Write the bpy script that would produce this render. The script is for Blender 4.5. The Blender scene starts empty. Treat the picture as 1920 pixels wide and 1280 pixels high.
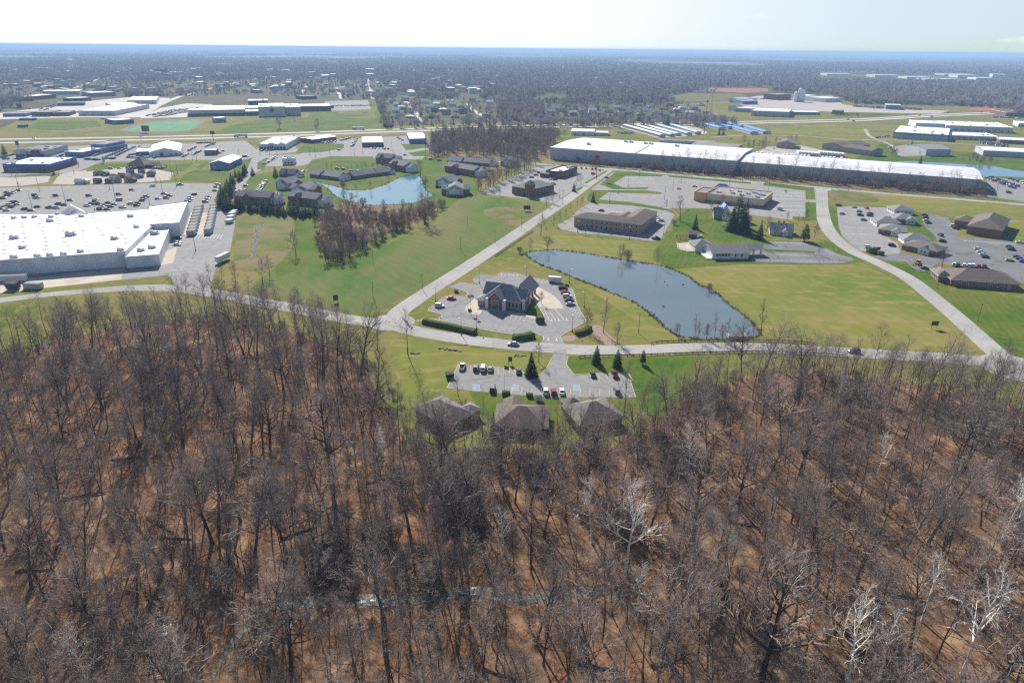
import bpy, math, random
from mathutils import Matrix, Vector
# ---------------------------------------------------------------- camera, world, sun, exposure
S = bpy.context.scene
COL = S.collection
CAM_H = 110.0
FPX = 1280.0
PITCH = math.atan(548.5 / 1280)
ROLL = math.radians(0.54)
cr, sr, cp, sp = math.cos(ROLL), math.sin(ROLL), math.cos(PITCH), math.sin(PITCH)
cd = bpy.data.cameras.new('camera')
cam = bpy.data.objects.new('camera', cd)
COL.objects.link(cam)
cd.sensor_width = 36.0
cd.lens = 24.0
cd.clip_start = 0.5
cd.clip_end = 120000
cam.matrix_world = Matrix(((cr, -sr, 0, 0), (sr * sp, cr * sp, -cp, 0), (sr * cp, cr * cp, sp, CAM_H), (0, 0, 0, 1)))
S.camera = cam
SUN_AZ, SUN_EL = math.radians(-17.5), math.radians(33)      # left of straight ahead, above the horizon
W = bpy.data.worlds.new('World')
S.world = W
W.use_nodes = True
wn = W.node_tree
wn.nodes.clear()
wo = wn.nodes.new('ShaderNodeOutputWorld')
wb = wn.nodes.new('ShaderNodeBackground')
ws = wn.nodes.new('ShaderNodeTexSky')
ws.sky_type = 'NISHITA'
ws.sun_disc = False
ws.sun_elevation = SUN_EL
ws.sun_rotation = SUN_AZ
ws.altitude = 300
ws.air_density = 0.75
ws.dust_density = 0.6
ws.ozone_density = 1.3
SKY = 0.07
wb.inputs[1].default_value = SKY
# cap set into the sky colour: evens the glare near the horizon, whiter towards the sun, bluer away from it
wc = wn.nodes.new('ShaderNodeTexCoord')
wx = wn.nodes.new('ShaderNodeSeparateXYZ')
wr = wn.nodes.new('ShaderNodeMapRange')
wr.inputs[1].default_value, wr.inputs[2].default_value = -.25, .62
wr.interpolation_type = 'SMOOTHSTEP'
wv = wn.nodes.new('ShaderNodeMix')
wv.data_type = 'RGBA'
wv.inputs[6].default_value = (.62 / SKY, .62 / SKY, .62 / SKY, 1)
wv.inputs[7].default_value = (.34 / SKY, .41 / SKY, .46 / SKY, 1)
wd = wn.nodes.new('ShaderNodeMix')
wd.data_type = 'RGBA'
wd.blend_type = 'DARKEN'
wd.inputs[0].default_value = 1
wn.links.new(wc.outputs['Generated'], wx.inputs[0])
wn.links.new(wx.outputs[0], wr.inputs[0])
wn.links.new(wr.outputs[0], wv.inputs[0])
wn.links.new(ws.outputs[0], wd.inputs[6])
wn.links.new(wv.outputs[2], wd.inputs[7])
# a few small fair-weather wisps
wm = wn.nodes.new('ShaderNodeMapping')
wm.inputs['Scale'].default_value = (9, 9, 55)
wz = wn.nodes.new('ShaderNodeTexNoise')
wz.inputs['Scale'].default_value = 1.0
wz.inputs['Detail'].default_value = 6
wf = wn.nodes.new('ShaderNodeMapRange')
wf.inputs[1].default_value, wf.inputs[2].default_value = .64, .84
wk = wn.nodes.new('ShaderNodeMix')
wk.data_type = 'RGBA'
wk.inputs[7].default_value = (.55 / SKY, .55 / SKY, .55 / SKY, 1)
wn.links.new(wc.outputs['Generated'], wm.inputs[0])
wn.links.new(wm.outputs[0], wz.inputs['Vector'])
wn.links.new(wz.outputs[0], wf.inputs[0])
wn.links.new(wf.outputs[0], wk.inputs[0])
wn.links.new(wd.outputs[2], wk.inputs[6])
wn.links.new(wk.outputs[2], wb.inputs[0])
wn.links.new(wb.outputs[0], wo.inputs[0])
sd = bpy.data.lights.new('sun', 'SUN')
sd.energy = 5.0
sd.angle = math.radians(0.55)
sd.color = (1.0, 0.95, 0.87)
sun = bpy.data.objects.new('sun', sd)
COL.objects.link(sun)
sdir = Vector((math.sin(SUN_AZ) * math.cos(SUN_EL), math.cos(SUN_AZ) * math.cos(SUN_EL), math.sin(SUN_EL)))
sun.rotation_euler = sdir.to_track_quat('Z', 'Y').to_euler()
sun.location = sdir * 500
S.view_settings.view_transform = 'Standard'
S.view_settings.look = 'None'
S.view_settings.exposure = 0.95
S.view_settings.gamma = 1.0
c = S.cycles
c.max_bounces = 4
c.diffuse_bounces = 2
c.glossy_bounces = 2
c.transmission_bounces = 2
c.volume_bounces = 0
c.caustics_reflective = False
c.caustics_refractive = False
c.use_adaptive_sampling = False
c.use_denoising = False
c.pixel_filter_type = 'BLACKMAN_HARRIS'
c.filter_width = 1.3

# ---------------------------------------------------------------- helpers
def g(px, py, z=0.0):
    """the place on the level z that was surveyed at photo point px, py"""
    u = (px - 960) / FPX
    v = (640 - py) / FPX
    u, v = u * cr - v * sr, u * sr + v * cr
    x, y, w = u, cp + v * sp, -sp + v * cp
    t = (z - CAM_H) / w
    return (x * t, y * t)
def G(pts, z=0.0, ox=0, oy=0, k=1):
    return [g(ox + p[0] / k, oy + p[1] / k, z) for p in pts]
def smooth(pts, n=6, closed=False):
    out, m = [], len(pts)
    for i in range(m if closed else m - 1):
        P = [pts[(i + j) % m] if closed else pts[min(max(i + j, 0), m - 1)] for j in (-1, 0, 1, 2)]
        for k in range(n):
            t = k / n
            out.append(tuple(0.5 * (2 * P[1][d] + (P[2][d] - P[0][d]) * t + (2 * P[0][d] - 5 * P[1][d] + 4 * P[2][d] - P[3][d]) * t * t
                       + (3 * P[1][d] - P[0][d] - 3 * P[2][d] + P[3][d]) * t ** 3) for d in (0, 1)))
    if not closed:
        out.append(tuple(pts[-1][:2]))
    return out
def inside(p, poly):
    x, y = p
    r = False
    j = len(poly) - 1
    for i in range(len(poly)):
        xi, yi = poly[i]
        xj, yj = poly[j]
        if (yi > y) != (yj > y) and x < (xj - xi) * (y - yi) / (yj - yi) + xi:
            r = not r
        j = i
    return r
def along(pts, step, off=0.0):
    """points every step metres along a line: (x, y, heading)"""
    out, acc = [], off
    for a, b in zip(pts, pts[1:]):
        d = math.dist(a, b)
        if d < 1e-6:
            continue
        h = math.atan2(b[1] - a[1], b[0] - a[0])
        while acc <= d:
            out.append((a[0] + (b[0] - a[0]) * acc / d, a[1] + (b[1] - a[1]) * acc / d, h))
            acc += step
        acc -= d
    return out
def mat(name, c1, c2=None, scale=0.5, rough=0.85, c3=None, scale3=0.05, rand=0.0, objcol=False, metal=0.0, spec=0.3, detail=5, stretch=None, lo=0.35, hi=0.65, bump=0.0, c4=None, scale4=.15, stripe=None, crack=0.0):
    m = bpy.data.materials.new(name)
    m.use_nodes = True
    t = m.node_tree
    N, L = t.nodes, t.links
    b = N['Principled BSDF']
    b.inputs['Roughness'].default_value = rough
    b.inputs['Metallic'].default_value = metal
    b.inputs['Specular IOR Level'].default_value = spec if rough < .8 else .03      # matt ground, bark and brick
    if objcol:
        oi = N.new('ShaderNodeObjectInfo')
        L.new(oi.outputs['Color'], b.inputs['Base Color'])
        return m
    geo = N.new('ShaderNodeNewGeometry')
    pos = geo.outputs['Position']
    if stretch:
        mp = N.new('ShaderNodeMapping')
        mp.inputs['Scale'].default_value = stretch[:3]
        mp.inputs['Rotation'].default_value[2] = math.radians(stretch[3]) if len(stretch) > 3 else 0
        L.new(pos, mp.inputs[0])
        pos = mp.outputs[0]
    def noise(sc, a, bb, l, h, det):
        n = N.new('ShaderNodeTexNoise')
        n.inputs['Scale'].default_value = sc
        n.inputs['Detail'].default_value = det
        L.new(pos, n.inputs['Vector'])
        r = N.new('ShaderNodeMapRange')
        r.inputs[1].default_value = l
        r.inputs[2].default_value = h
        L.new(n.outputs[0], r.inputs[0])
        mx = N.new('ShaderNodeMix')
        mx.data_type = 'RGBA'
        L.new(r.outputs[0], mx.inputs[0])
        for s, v in ((6, a), (7, bb)):
            if isinstance(v, tuple):
                mx.inputs[s].default_value = (*v, 1)
            else:
                L.new(v, mx.inputs[s])
        return mx.outputs[2], n.outputs[0]
    out, nz = noise(scale, c1, c2 or c1, lo, hi, detail)
    if c3:
        out, _ = noise(scale3, out, c3, 0.42, 0.62, 4)
    if c4:
        out, _ = noise(scale4, out, c4, 0.5, 0.68, 6)
    def darken(fac):
        mx = N.new('ShaderNodeMix')
        mx.data_type = 'RGBA'
        mx.blend_type = 'MULTIPLY'
        mx.inputs[0].default_value = 1
        L.new(out, mx.inputs[6])
        L.new(fac, mx.inputs[7])
        return mx.outputs[2]
    if stripe:                      # mower bands: angle, band width in metres, strength
        mp = N.new('ShaderNodeMapping')
        mp.inputs['Rotation'].default_value[2] = math.radians(stripe[0])
        L.new(geo.outputs['Position'], mp.inputs[0])
        wv = N.new('ShaderNodeTexWave')
        wv.inputs['Scale'].default_value = .314 / stripe[1] / 2
        wv.inputs['Distortion'].default_value = 7.0
        wv.inputs['Detail'].default_value = 3
        wv.inputs['Detail Scale'].default_value = .4
        L.new(mp.outputs[0], wv.inputs[0])
        r = N.new('ShaderNodeMapRange')
        r.inputs[3].default_value, r.inputs[4].default_value = 1 - stripe[2] * .6, 1 + stripe[2] * .3
        L.new(wv.outputs['Fac'], r.inputs[0])
        out = darken(r.outputs[0])
    if crack:                       # sealed cracks and patch seams
        n2 = N.new('ShaderNodeTexNoise')
        n2.inputs['Scale'].default_value = .12
        ad = N.new('ShaderNodeVectorMath')
        ad.operation = 'MULTIPLY_ADD'
        ad.inputs[1].default_value = (9, 9, 0)
        L.new(geo.outputs['Position'], n2.inputs['Vector'])
        L.new(n2.outputs['Color'], ad.inputs[0])
        L.new(geo.outputs['Position'], ad.inputs[2])
        vo = N.new('ShaderNodeTexVoronoi')
        vo.feature = 'DISTANCE_TO_EDGE'
        vo.inputs['Scale'].default_value = .07
        L.new(ad.outputs[0], vo.inputs['Vector'])
        r = N.new('ShaderNodeMapRange')
        r.inputs[1].default_value, r.inputs[2].default_value = .006, .022
        r.inputs[3].default_value = 1 - crack
        L.new(vo.outputs['Distance'], r.inputs[0])
        out = darken(r.outputs[0])
    if rand:
        oi = N.new('ShaderNodeObjectInfo')
        r = N.new('ShaderNodeMapRange')
        r.inputs[3].default_value = 1 - rand
        r.inputs[4].default_value = 1 + rand
        L.new(oi.outputs['Random'], r.inputs[0])
        h = N.new('ShaderNodeHueSaturation')
        L.new(r.outputs[0], h.inputs['Value'])
        L.new(out, h.inputs['Color'])
        out = h.outputs[0]
    L.new(out, b.inputs['Base Color'])
    if bump:
        bn = N.new('ShaderNodeBump')
        bn.inputs['Strength'].default_value = bump
        bn.inputs['Distance'].default_value = 0.3
        L.new(nz, bn.inputs['Height'])
        L.new(bn.outputs[0], b.inputs['Normal'])
    return m
class MB:
    def __init__(s):
        s.v, s.f, s.m = [], [], []
    def add(s, vs, fs, m=0):
        o = len(s.v)
        s.v += vs
        for f in fs:
            s.f.append([o + i for i in f])
            s.m.append(m)
        return s
    def box(s, x0, y0, z0, x1, y1, z1, m=0, bottom=False):
        vs = [(x0, y0, z0), (x1, y0, z0), (x1, y1, z0), (x0, y1, z0), (x0, y0, z1), (x1, y0, z1), (x1, y1, z1), (x0, y1, z1)]
        fs = [(0, 1, 5, 4), (1, 2, 6, 5), (2, 3, 7, 6), (3, 0, 4, 7), (4, 5, 6, 7)]
        if bottom:
            fs.append((3, 2, 1, 0))
        return s.add(vs, fs, m)
    def obox(s, cx, cy, z0, lx, ly, h, ang, m=0):
        o = len(s.v)
        s.box(-lx / 2, -ly / 2, z0, lx / 2, ly / 2, z0 + h, m, True)
        ca, sa = math.cos(ang), math.sin(ang)
        for i in range(o, len(s.v)):
            x, y, z = s.v[i]
            s.v[i] = (cx + x * ca - y * sa, cy + x * sa + y * ca, z)
        return s
    def prism(s, poly, z0, z1, m=0, mt=None, top=True):
        n = len(poly)
        if sum(poly[i][0] * poly[(i + 1) % n][1] - poly[(i + 1) % n][0] * poly[i][1] for i in range(n)) < 0:
            poly = poly[::-1]
        s.add([(x, y, z0) for x, y in poly] + [(x, y, z1) for x, y in poly], [(i, (i + 1) % n, n + (i + 1) % n, n + i) for i in range(n)], m)
        if top:
            s.add([(x, y, z1) for x, y in poly], [tuple(range(n))], m if mt is None else mt)
        return s
    def sheet(s, poly, z, m=0):
        n = len(poly)
        if sum(poly[i][0] * poly[(i + 1) % n][1] - poly[(i + 1) % n][0] * poly[i][1] for i in range(n)) < 0:
            poly = poly[::-1]
        return s.add([(x, y, z) for x, y in poly], [tuple(range(n))], m)
    def ribbon(s, pts, w, z, m=0, taper=False):
        n = len(pts)
        W_ = w
        vs = []
        for i in range(n):
            a, b = pts[max(i - 1, 0)], pts[min(i + 1, n - 1)]
            d = math.dist(a, b) or 1
            nx, ny = -(b[1] - a[1]) / d, (b[0] - a[0]) / d
            if taper:
                w = W_ * min(1, .12 + 3 * min(i, n - 1 - i) / n) * (1 + .25 * math.sin(i * 1.7))
            vs += [(pts[i][0] + nx * w / 2, pts[i][1] + ny * w / 2, z), (pts[i][0] - nx * w / 2, pts[i][1] - ny * w / 2, z)]
        return s.add(vs, [(2 * i + 1, 2 * i + 3, 2 * i + 2, 2 * i) for i in range(n - 1)], m)
    def kerb(s, pts, w, h, m=0, closed=False):
        if closed:
            pts = pts + [pts[0]]
        o = len(s.v)
        s.ribbon(pts, w, h, m)
        vs = s.v[o:]
        n = len(pts)
        s.add([(x, y, 0) for x, y, z in vs] + vs, [(2 * i, 2 * i + 2, 2 * n + 2 * i + 2, 2 * n + 2 * i) for i in range(n - 1)]
              + [(2 * i + 3, 2 * i + 1, 2 * n + 2 * i + 1, 2 * n + 2 * i + 3) for i in range(n - 1)], m)
        return s
    def tube(s, p, q, r0, r1, n=5, m=0, cap=False):
        d = [q[i] - p[i] for i in (0, 1, 2)]
        l = math.sqrt(d[0] ** 2 + d[1] ** 2 + d[2] ** 2) or 1
        d = [k / l for k in d]
        a = (1, 0, 0) if abs(d[0]) < 0.7 else (0, 1, 0)
        u = (d[1] * a[2] - d[2] * a[1], d[2] * a[0] - d[0] * a[2], d[0] * a[1] - d[1] * a[0])
        l = math.sqrt(u[0] ** 2 + u[1] ** 2 + u[2] ** 2)
        u = [k / l for k in u]
        w = (d[1] * u[2] - d[2] * u[1], d[2] * u[0] - d[0] * u[2], d[0] * u[1] - d[1] * u[0])
        vs = []
        for P, r in ((p, r0), (q, r1)):
            for k in range(n):
                c_, s_ = math.cos(2 * math.pi * k / n) * r, math.sin(2 * math.pi * k / n) * r
                vs.append((P[0] + u[0] * c_ + w[0] * s_, P[1] + u[1] * c_ + w[1] * s_, P[2] + u[2] * c_ + w[2] * s_))
            if r1 < 1e-4 and P is p:
                vs.append(tuple(q))
                return s.add(vs, [(k, (k + 1) % n, n) for k in range(n)], m)
        fs = [(k, (k + 1) % n, n + (k + 1) % n, n + k) for k in range(n)]
        if cap:
            fs += [tuple(range(n, 2 * n)), tuple(range(n))[::-1]]
        return s.add(vs, fs, m)
    def mesh(s, name, mats):
        me = bpy.data.meshes.new(name)
        me.from_pydata(s.v, [], s.f)
        for m in (mats if isinstance(mats, (list, tuple)) else [mats]):
            me.materials.append(m)
        if any(s.m):
            me.polygons.foreach_set('material_index', s.m)
        me.update()
        return me
    def build(s, name, mats, parent=None, flat=True):
        o = bpy.data.objects.new(name, s.mesh(name, mats))
        COL.objects.link(o)
        if parent:
            o.parent = parent
        return o
def tag(o, label, cat=None, group=None, kind=None):
    o['label'] = label
    if cat:
        o['category'] = cat
    if group:
        o['group'] = group
    if kind:
        o['kind'] = kind
    return o
def empty(name, label, cat, loc=(0, 0, 0), rz=0.0, group=None, scale=None):
    o = bpy.data.objects.new(name, None)
    COL.objects.link(o)
    o.location = loc
    o.rotation_euler = (0, 0, rz)
    if scale:
        o.scale = (scale,) * 3 if isinstance(scale, (int, float)) else scale
    o.empty_display_size = 0.5
    return tag(o, label, cat, group)
def ground(name, label, mb, mats):
    return tag(mb.build(name, mats), label, None, None, 'structure')
def place(name, parts, label, cat, loc, rz=0.0, sc=1.0, group=None, color=None):
    """a thing from ready meshes: parts = [(part name, mesh, [(sub-part name, mesh)])]; one nameless part = a single mesh thing"""
    if len(parts) == 1 and parts[0][0] is None:
        o = bpy.data.objects.new(name, parts[0][1])
        COL.objects.link(o)
        o.location = loc
        o.rotation_euler = (0, 0, rz)
        o.scale = (sc,) * 3 if isinstance(sc, (int, float)) else sc
        tag(o, label, cat, group)
        if color:
            o.color = (*color, 1)
        return o
    e = empty(name, label, cat, loc, rz, group, sc)
    for p in parts:
        o = bpy.data.objects.new(p[0], p[1])
        COL.objects.link(o)
        o.parent = e
        if color:
            o.color = (*color, 1)
        for q in (p[2] if len(p) > 2 else ()):
            k = bpy.data.objects.new(q[0], q[1])
            COL.objects.link(k)
            k.parent = o
    return e
ORD = ['', 'second ', 'third ', 'fourth ', 'fifth ', 'sixth ', 'seventh ', 'eighth ', 'ninth ', 'tenth ', '11th ', '12th ', '13th ', '14th ', '15th ', '16th ']
def nth(i):
    i = i + 1
    if i <= 16:
        return ORD[i - 1] if i > 1 else 'first '
    return f"{i}{'th' if 10 <= i % 100 <= 20 else {1: 'st', 2: 'nd', 3: 'rd'}.get(i % 10, 'th')} "
def scatter(name, label, pts, src):
    """one stuff object: copies of the source meshes on points (x, y, z, turn, scale, which)"""
    me = bpy.data.meshes.new(name)
    me.from_pydata([p[:3] for p in pts], [], [])
    for nm, tp, i in (('turn', 'FLOAT', 3), ('size', 'FLOAT', 4), ('which', 'INT', 5)):
        a = me.attributes.new(nm, tp, 'POINT')
        a.data.foreach_set('value', [p[i] for p in pts])
    o = bpy.data.objects.new(name, me)
    COL.objects.link(o)
    tag(o, label, None, None, 'stuff')
    cc = bpy.data.collections.new(name + '_models')
    for i, m in enumerate(src):
        cc.objects.link(bpy.data.objects.new(f'{name}_model_{i:02d}', m))
    t = bpy.data.node_groups.new(name, 'GeometryNodeTree')
    t.interface.new_socket('Geometry', in_out='INPUT', socket_type='NodeSocketGeometry')
    t.interface.new_socket('Geometry', in_out='OUTPUT', socket_type='NodeSocketGeometry')
    N, L = t.nodes, t.links
    gi, go = N.new('NodeGroupInput'), N.new('NodeGroupOutput')
    ci = N.new('GeometryNodeCollectionInfo')
    ci.inputs['Collection'].default_value = cc
    ci.inputs['Separate Children'].default_value = True
    ci.inputs['Reset Children'].default_value = True
    ip = N.new('GeometryNodeInstanceOnPoints')
    mp = N.new('GeometryNodeMeshToPoints')
    at = {}
    for nm, tp in (('turn', 'FLOAT'), ('size', 'FLOAT'), ('which', 'INT')):
        at[nm] = N.new('GeometryNodeInputNamedAttribute')
        at[nm].data_type = tp
        at[nm].inputs['Name'].default_value = nm
    cx = N.new('ShaderNodeCombineXYZ')
    L.new(at['turn'].outputs[0], cx.inputs[2])
    L.new(gi.outputs[0], mp.inputs[0])
    L.new(mp.outputs[0], ip.inputs['Points'])
    L.new(ci.outputs[0], ip.inputs['Instance'])
    ip.inputs['Pick Instance'].default_value = True
    L.new(at['which'].outputs[0], ip.inputs['Instance Index'])
    L.new(cx.outputs[0], ip.inputs['Rotation'])
    L.new(at['size'].outputs[0], ip.inputs['Scale'])
    L.new(ip.outputs[0], go.inputs[0])
    md = o.modifiers.new('scatter', 'NODES')
    md.node_group = t
    return o
# --- the wood at the photograph's foot
edge = G([(-420, 760), (-150, 710), (0, 676), (60, 656), (125, 634), (210, 616), (300, 604), (390, 598), (450, 604), (520, 615), (600, 636), (640, 655), (680, 690), (715, 735), (740, 780), (765, 830),
          (790, 850), (860, 864), (930, 858), (1000, 856), (1080, 844), (1180, 826), (1215, 800), (1262, 770), (1290, 742), (1330, 722), (1400, 706), (1470, 702), (1530, 702), (1600, 706), (1700, 718),
          (1800, 738), (1920, 768), (2100, 800), (2400, 850)])
wood = edge + [(210, 60), (-210, 60)]
creek_c = smooth(G([(395, 1275), (440, 1200), (500, 1143), (580, 1128), (700, 1126), (790, 1122), (880, 1110), (980, 1122), (1080, 1112), (1140, 1112), (1200, 1155), (1260, 1195)]), 5)
creek_b = smooth(G([(1260, 900), (1310, 940), (1345, 975), (1375, 1012), (1400, 1060)]), 5)
gravel_c = smooth(G([(706, 782), (712, 800), (716, 825), (710, 855), (706, 875)]), 4)
# ---------------------------------------------------------------- ground, roads, lots, water
m_ground = mat('winter_grass', (0.145, 0.145, 0.028), (0.085, 0.125, 0.012), 0.028, .95, c3=(.175, .15, .05), scale3=.011, bump=.15, detail=8, stripe=(70, 2.6, .07), c4=(.19, .165, .065), scale4=.2)
m_lawn = mat('lawn', (0.035, 0.095, 0.006), (0.07, 0.12, 0.011), 0.09, .95, c3=(.11, .125, .022), scale3=.03, detail=8, stripe=(20, 1.6, .12), c4=(.1, .12, .026), scale4=.25)
m_meadow = mat('meadow_grass', (0.05, 0.112, 0.016), (0.088, 0.135, 0.026), 0.05, .95, c3=(.145, .138, .05), scale3=.016, detail=8, stretch=(1, .35, 1, 35), stripe=(-38, 3.1, .07), c4=(.12, .13, .035), scale4=.13)
m_field = mat('field_grass', (0.155, 0.158, 0.03), (0.2, 0.176, 0.055), 0.045, .95, c3=(.11, .15, .022), scale3=.02, detail=8, stretch=(.5, 1, 1, 20), stripe=(-12, 3.3, .06), c4=(.225, .185, .07), scale4=.16)
m_dry = mat('dry_grass', (0.17, 0.145, 0.06), (0.105, 0.125, 0.03), 0.06, .95, c3=(.19, .15, .08), scale3=.02, detail=7, stripe=(75, 2, .08), c4=(.08, .12, .02), scale4=.05)
m_soil = mat('bare_soil', (0.19, 0.135, 0.075), (0.1, 0.12, 0.028), 0.07, .95, detail=8, lo=.42, hi=.58, c4=(.09, .125, .02), scale4=.2)
m_redsoil = mat('red_soil', (0.33, 0.14, 0.08), (0.26, 0.13, 0.08), 0.05, .95)
m_litter = mat('leaf_litter', (0.1, 0.05, 0.026), (0.26, 0.142, 0.075), 0.9, .95, c3=(.11, .066, .04), scale3=.05, bump=.4, detail=9, c4=(.29, .185, .11), scale4=.16)
m_asph = mat('asphalt', (0.225, 0.22, 0.218), (0.255, 0.249, 0.247), 0.05, .9, c3=(.212, .208, .208), scale3=.4, detail=8, crack=.2)
m_asph2 = mat('worn_asphalt', (0.25, 0.243, 0.24), (0.285, 0.276, 0.272), 0.04, .9, c3=(.232, .226, .225), scale3=.3, detail=8, crack=.18)
m_dark = mat('dark_asphalt', (0.15, 0.15, 0.158), (0.185, 0.183, 0.19), 0.07, .9, detail=8, crack=.3)
m_road = mat('road_concrete', (0.33, 0.318, 0.305), (0.375, 0.36, 0.345), 0.08, .9, c3=(.27, .262, .252), scale3=.03, detail=8, crack=.22)
m_conc = mat('concrete', (0.43, 0.385, 0.325), (0.5, 0.45, 0.385), 0.06, .9, c3=(.4, .34, .28), scale3=.12)
m_hwy = mat('highway', (0.42, 0.39, 0.37), (0.48, 0.45, 0.43), 0.02, .9)
m_gravel = mat('gravel', (0.33, 0.3, 0.27), (0.42, 0.38, 0.34), 0.5, .95)
m_rock = mat('riprap', (0.07, 0.062, 0.055), (0.27, 0.245, 0.225), 0.9, .95, lo=.45, hi=.6)
m_line = mat('white_paint', (0.62, 0.62, 0.6), (0.5, 0.5, 0.48), 0.8, .8)
m_yel = mat('yellow_paint', (0.55, 0.4, 0.14), (0.45, 0.36, 0.18), 0.5, .8)
m_blue = mat('blue_paint', (0.3, 0.42, 0.62), (0.42, 0.5, 0.62), 0.8, .8)
m_mulch = mat('mulch', (0.3, 0.215, 0.18), (0.24, 0.17, 0.14), 0.7, .95)
m_litter2 = mat('thicket_floor', (.19, .13, .08), (.12, .085, .06), .3, .95, c3=(.2, .15, .09), scale3=.05)
def water(name, col, rough, bump):
    m = mat(name, col, tuple(k * 1.25 for k in col), .015, rough, spec=.5)
    t = m.node_tree
    b = t.nodes['Principled BSDF']
    b.inputs['IOR'].default_value = 1.33
    geo = t.nodes.new('ShaderNodeNewGeometry')
    n = t.nodes.new('ShaderNodeTexNoise')
    n.inputs['Scale'].default_value = 1.2
    n.inputs['Detail'].default_value = 3
    u = t.nodes.new('ShaderNodeBump')
    u.inputs['Strength'].default_value = bump
    u.inputs['Distance'].default_value = .1
    t.links.new(geo.outputs['Position'], n.inputs['Vector'])
    t.links.new(n.outputs[0], u.inputs['Height'])
    t.links.new(u.outputs[0], b.inputs['Normal'])
    return m
m_pond = water('pond_water', (0.09, 0.12, 0.13), .08, .03)
m_pond2 = water('teal_water', (0.045, 0.125, 0.19), .1, .04)
m_creek = water('creek_water', (0.085, 0.09, 0.065), .5, .3)
m_creek.node_tree.nodes['Principled BSDF'].inputs['Specular IOR Level'].default_value = .2
NS = [0]
def sheet(name, label, m, pts, z, t=(0, 0, 1), sm=0):
    NS[0] += 1
    z += .0012 * (NS[0] % 16)            # no two sheets share a plane
    w = G(pts, 0, *t)
    if sm:
        w = smooth(w, sm, True)
    b = MB()
    b.sheet(w, z)
    ground(name, label, b, [m])
    return w
def road(name, label, m, pts, w, z, n=8):
    c_ = smooth(G(pts), n)
    b = MB()
    b.ribbon(c_, w, z)
    ground(name, label, b, [m])
    return c_
k_ = MB()  # white creek patches: riffles, with glints of light painted in
q_ = random.Random(6)
for i in range(26):
    j = q_.choice([q_.randint(16, 22), q_.randint(19, 21), q_.randint(25, 34)])
    x, y = creek_c[min(j, len(creek_c) - 1)]
    x, y = x + q_.gauss(0, .8), y + q_.gauss(0, .7)
    r_ = q_.uniform(.15, .55)
    k_.sheet([(x + r_ * 1.8 * math.cos(t * .9), y + r_ * math.sin(t * .9) * q_.uniform(.6, 1)) for t in range(7)], .062 + i * .0007)
ground('riffle', 'white water riffles and painted glints on the wood creek', k_, [mat('foam_and_glints', (.7, .72, .72), (.5, .53, .53), 2, .6)])
m_track = mat('tyre_darkened_lane', (.3, .29, .278), (.35, .338, .324), .12, .9)
lines = {'w': MB(), 'y': MB(), 'b': MB()}
# one sheet of land out to the horizon
gx = [-42000, -12000, -4000, -1500, -700, -350, -150, 0, 150, 350, 700, 1500, 4000, 12000, 42000]
gy = [-60, 40, 120, 200, 300, 420, 600, 900, 1400, 2200, 4000, 8000, 16000, 41000]
b = MB()
b.add([(x, y, 0) for y in gy for x in gx], [(j * len(gx) + i, j * len(gx) + i + 1, (j + 1) * len(gx) + i + 1, (j + 1) * len(gx) + i) for j in range(len(gy) - 1) for i in range(len(gx) - 1)])
ground('ground', 'flat land of yellow green winter grass out to the horizon', b, [m_ground])
far_c = mat('wooded_plain', (0.04, 0.036, 0.034), (0.06, 0.054, 0.048), 0.004, .95, c3=(.22, .25, .12), scale3=.0016, detail=7, stretch=(.35, 1, 1))
b = MB()
b.add([(x, y, 1.0) for y in (3600, 6000, 10000, 20000, 40000) for x in (-41000, -9000, 0, 9000, 41000)], [(j * 5 + i, j * 5 + i + 1, j * 5 + i + 6, j * 5 + i + 5) for j in range(4) for i in range(4)])
ground('plain', 'distant wooded plain with a few pale fields under haze', b, [far_c])
fl = mat('far_woodland_floor', (.085, .07, .05), (.065, .055, .042), .02, .95, c3=(.09, .1, .035), scale3=.012, detail=7)
b = MB()
FB = G([(-260, 250), (0, 240), (100, 205), (720, 200), (730, 238), (960, 228), (1380, 222), (1260, 196), (1500, 180), (1640, 196), (1940, 200), (2300, 198)]) + [(3300, 3700), (-3300, 3700)]
b.sheet(FB, .045)
ground('woodland_floor', 'brown ground under the far bare trees', b, [fl])
q_ = random.Random(77)
wj = []
for a, b_ in zip(edge, edge[1:]):
    n_ = max(1, int(math.dist(a, b_) / 2.5))
    for i in range(n_):
        wj.append((a[0] + (b_[0] - a[0]) * i / n_ + q_.gauss(0, .9), a[1] + (b_[1] - a[1]) * i / n_ + q_.gauss(0, 1.1)))
wood = wj + wood[len(edge) - 1:]
b = MB()
b.sheet(wood, .02)
ground('forest_floor', 'orange brown leaf litter under the wood', b, [m_litter])
b = MB()
b.ribbon(creek_c, 3.4, .05, 0, True)
ground('creek', 'murky green creek winding through the wood', b, [m_creek])
b = MB()
b.ribbon(creek_b, 2.4, .05, 0, True)
ground('creek', 'upper bend of the murky creek among the trees', b, [m_creek])
b = MB()
b.ribbon(gravel_c, 2.2, .05, 0, True)
ground('path', 'pale stony wash between the trees', b, [m_rock])
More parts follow.
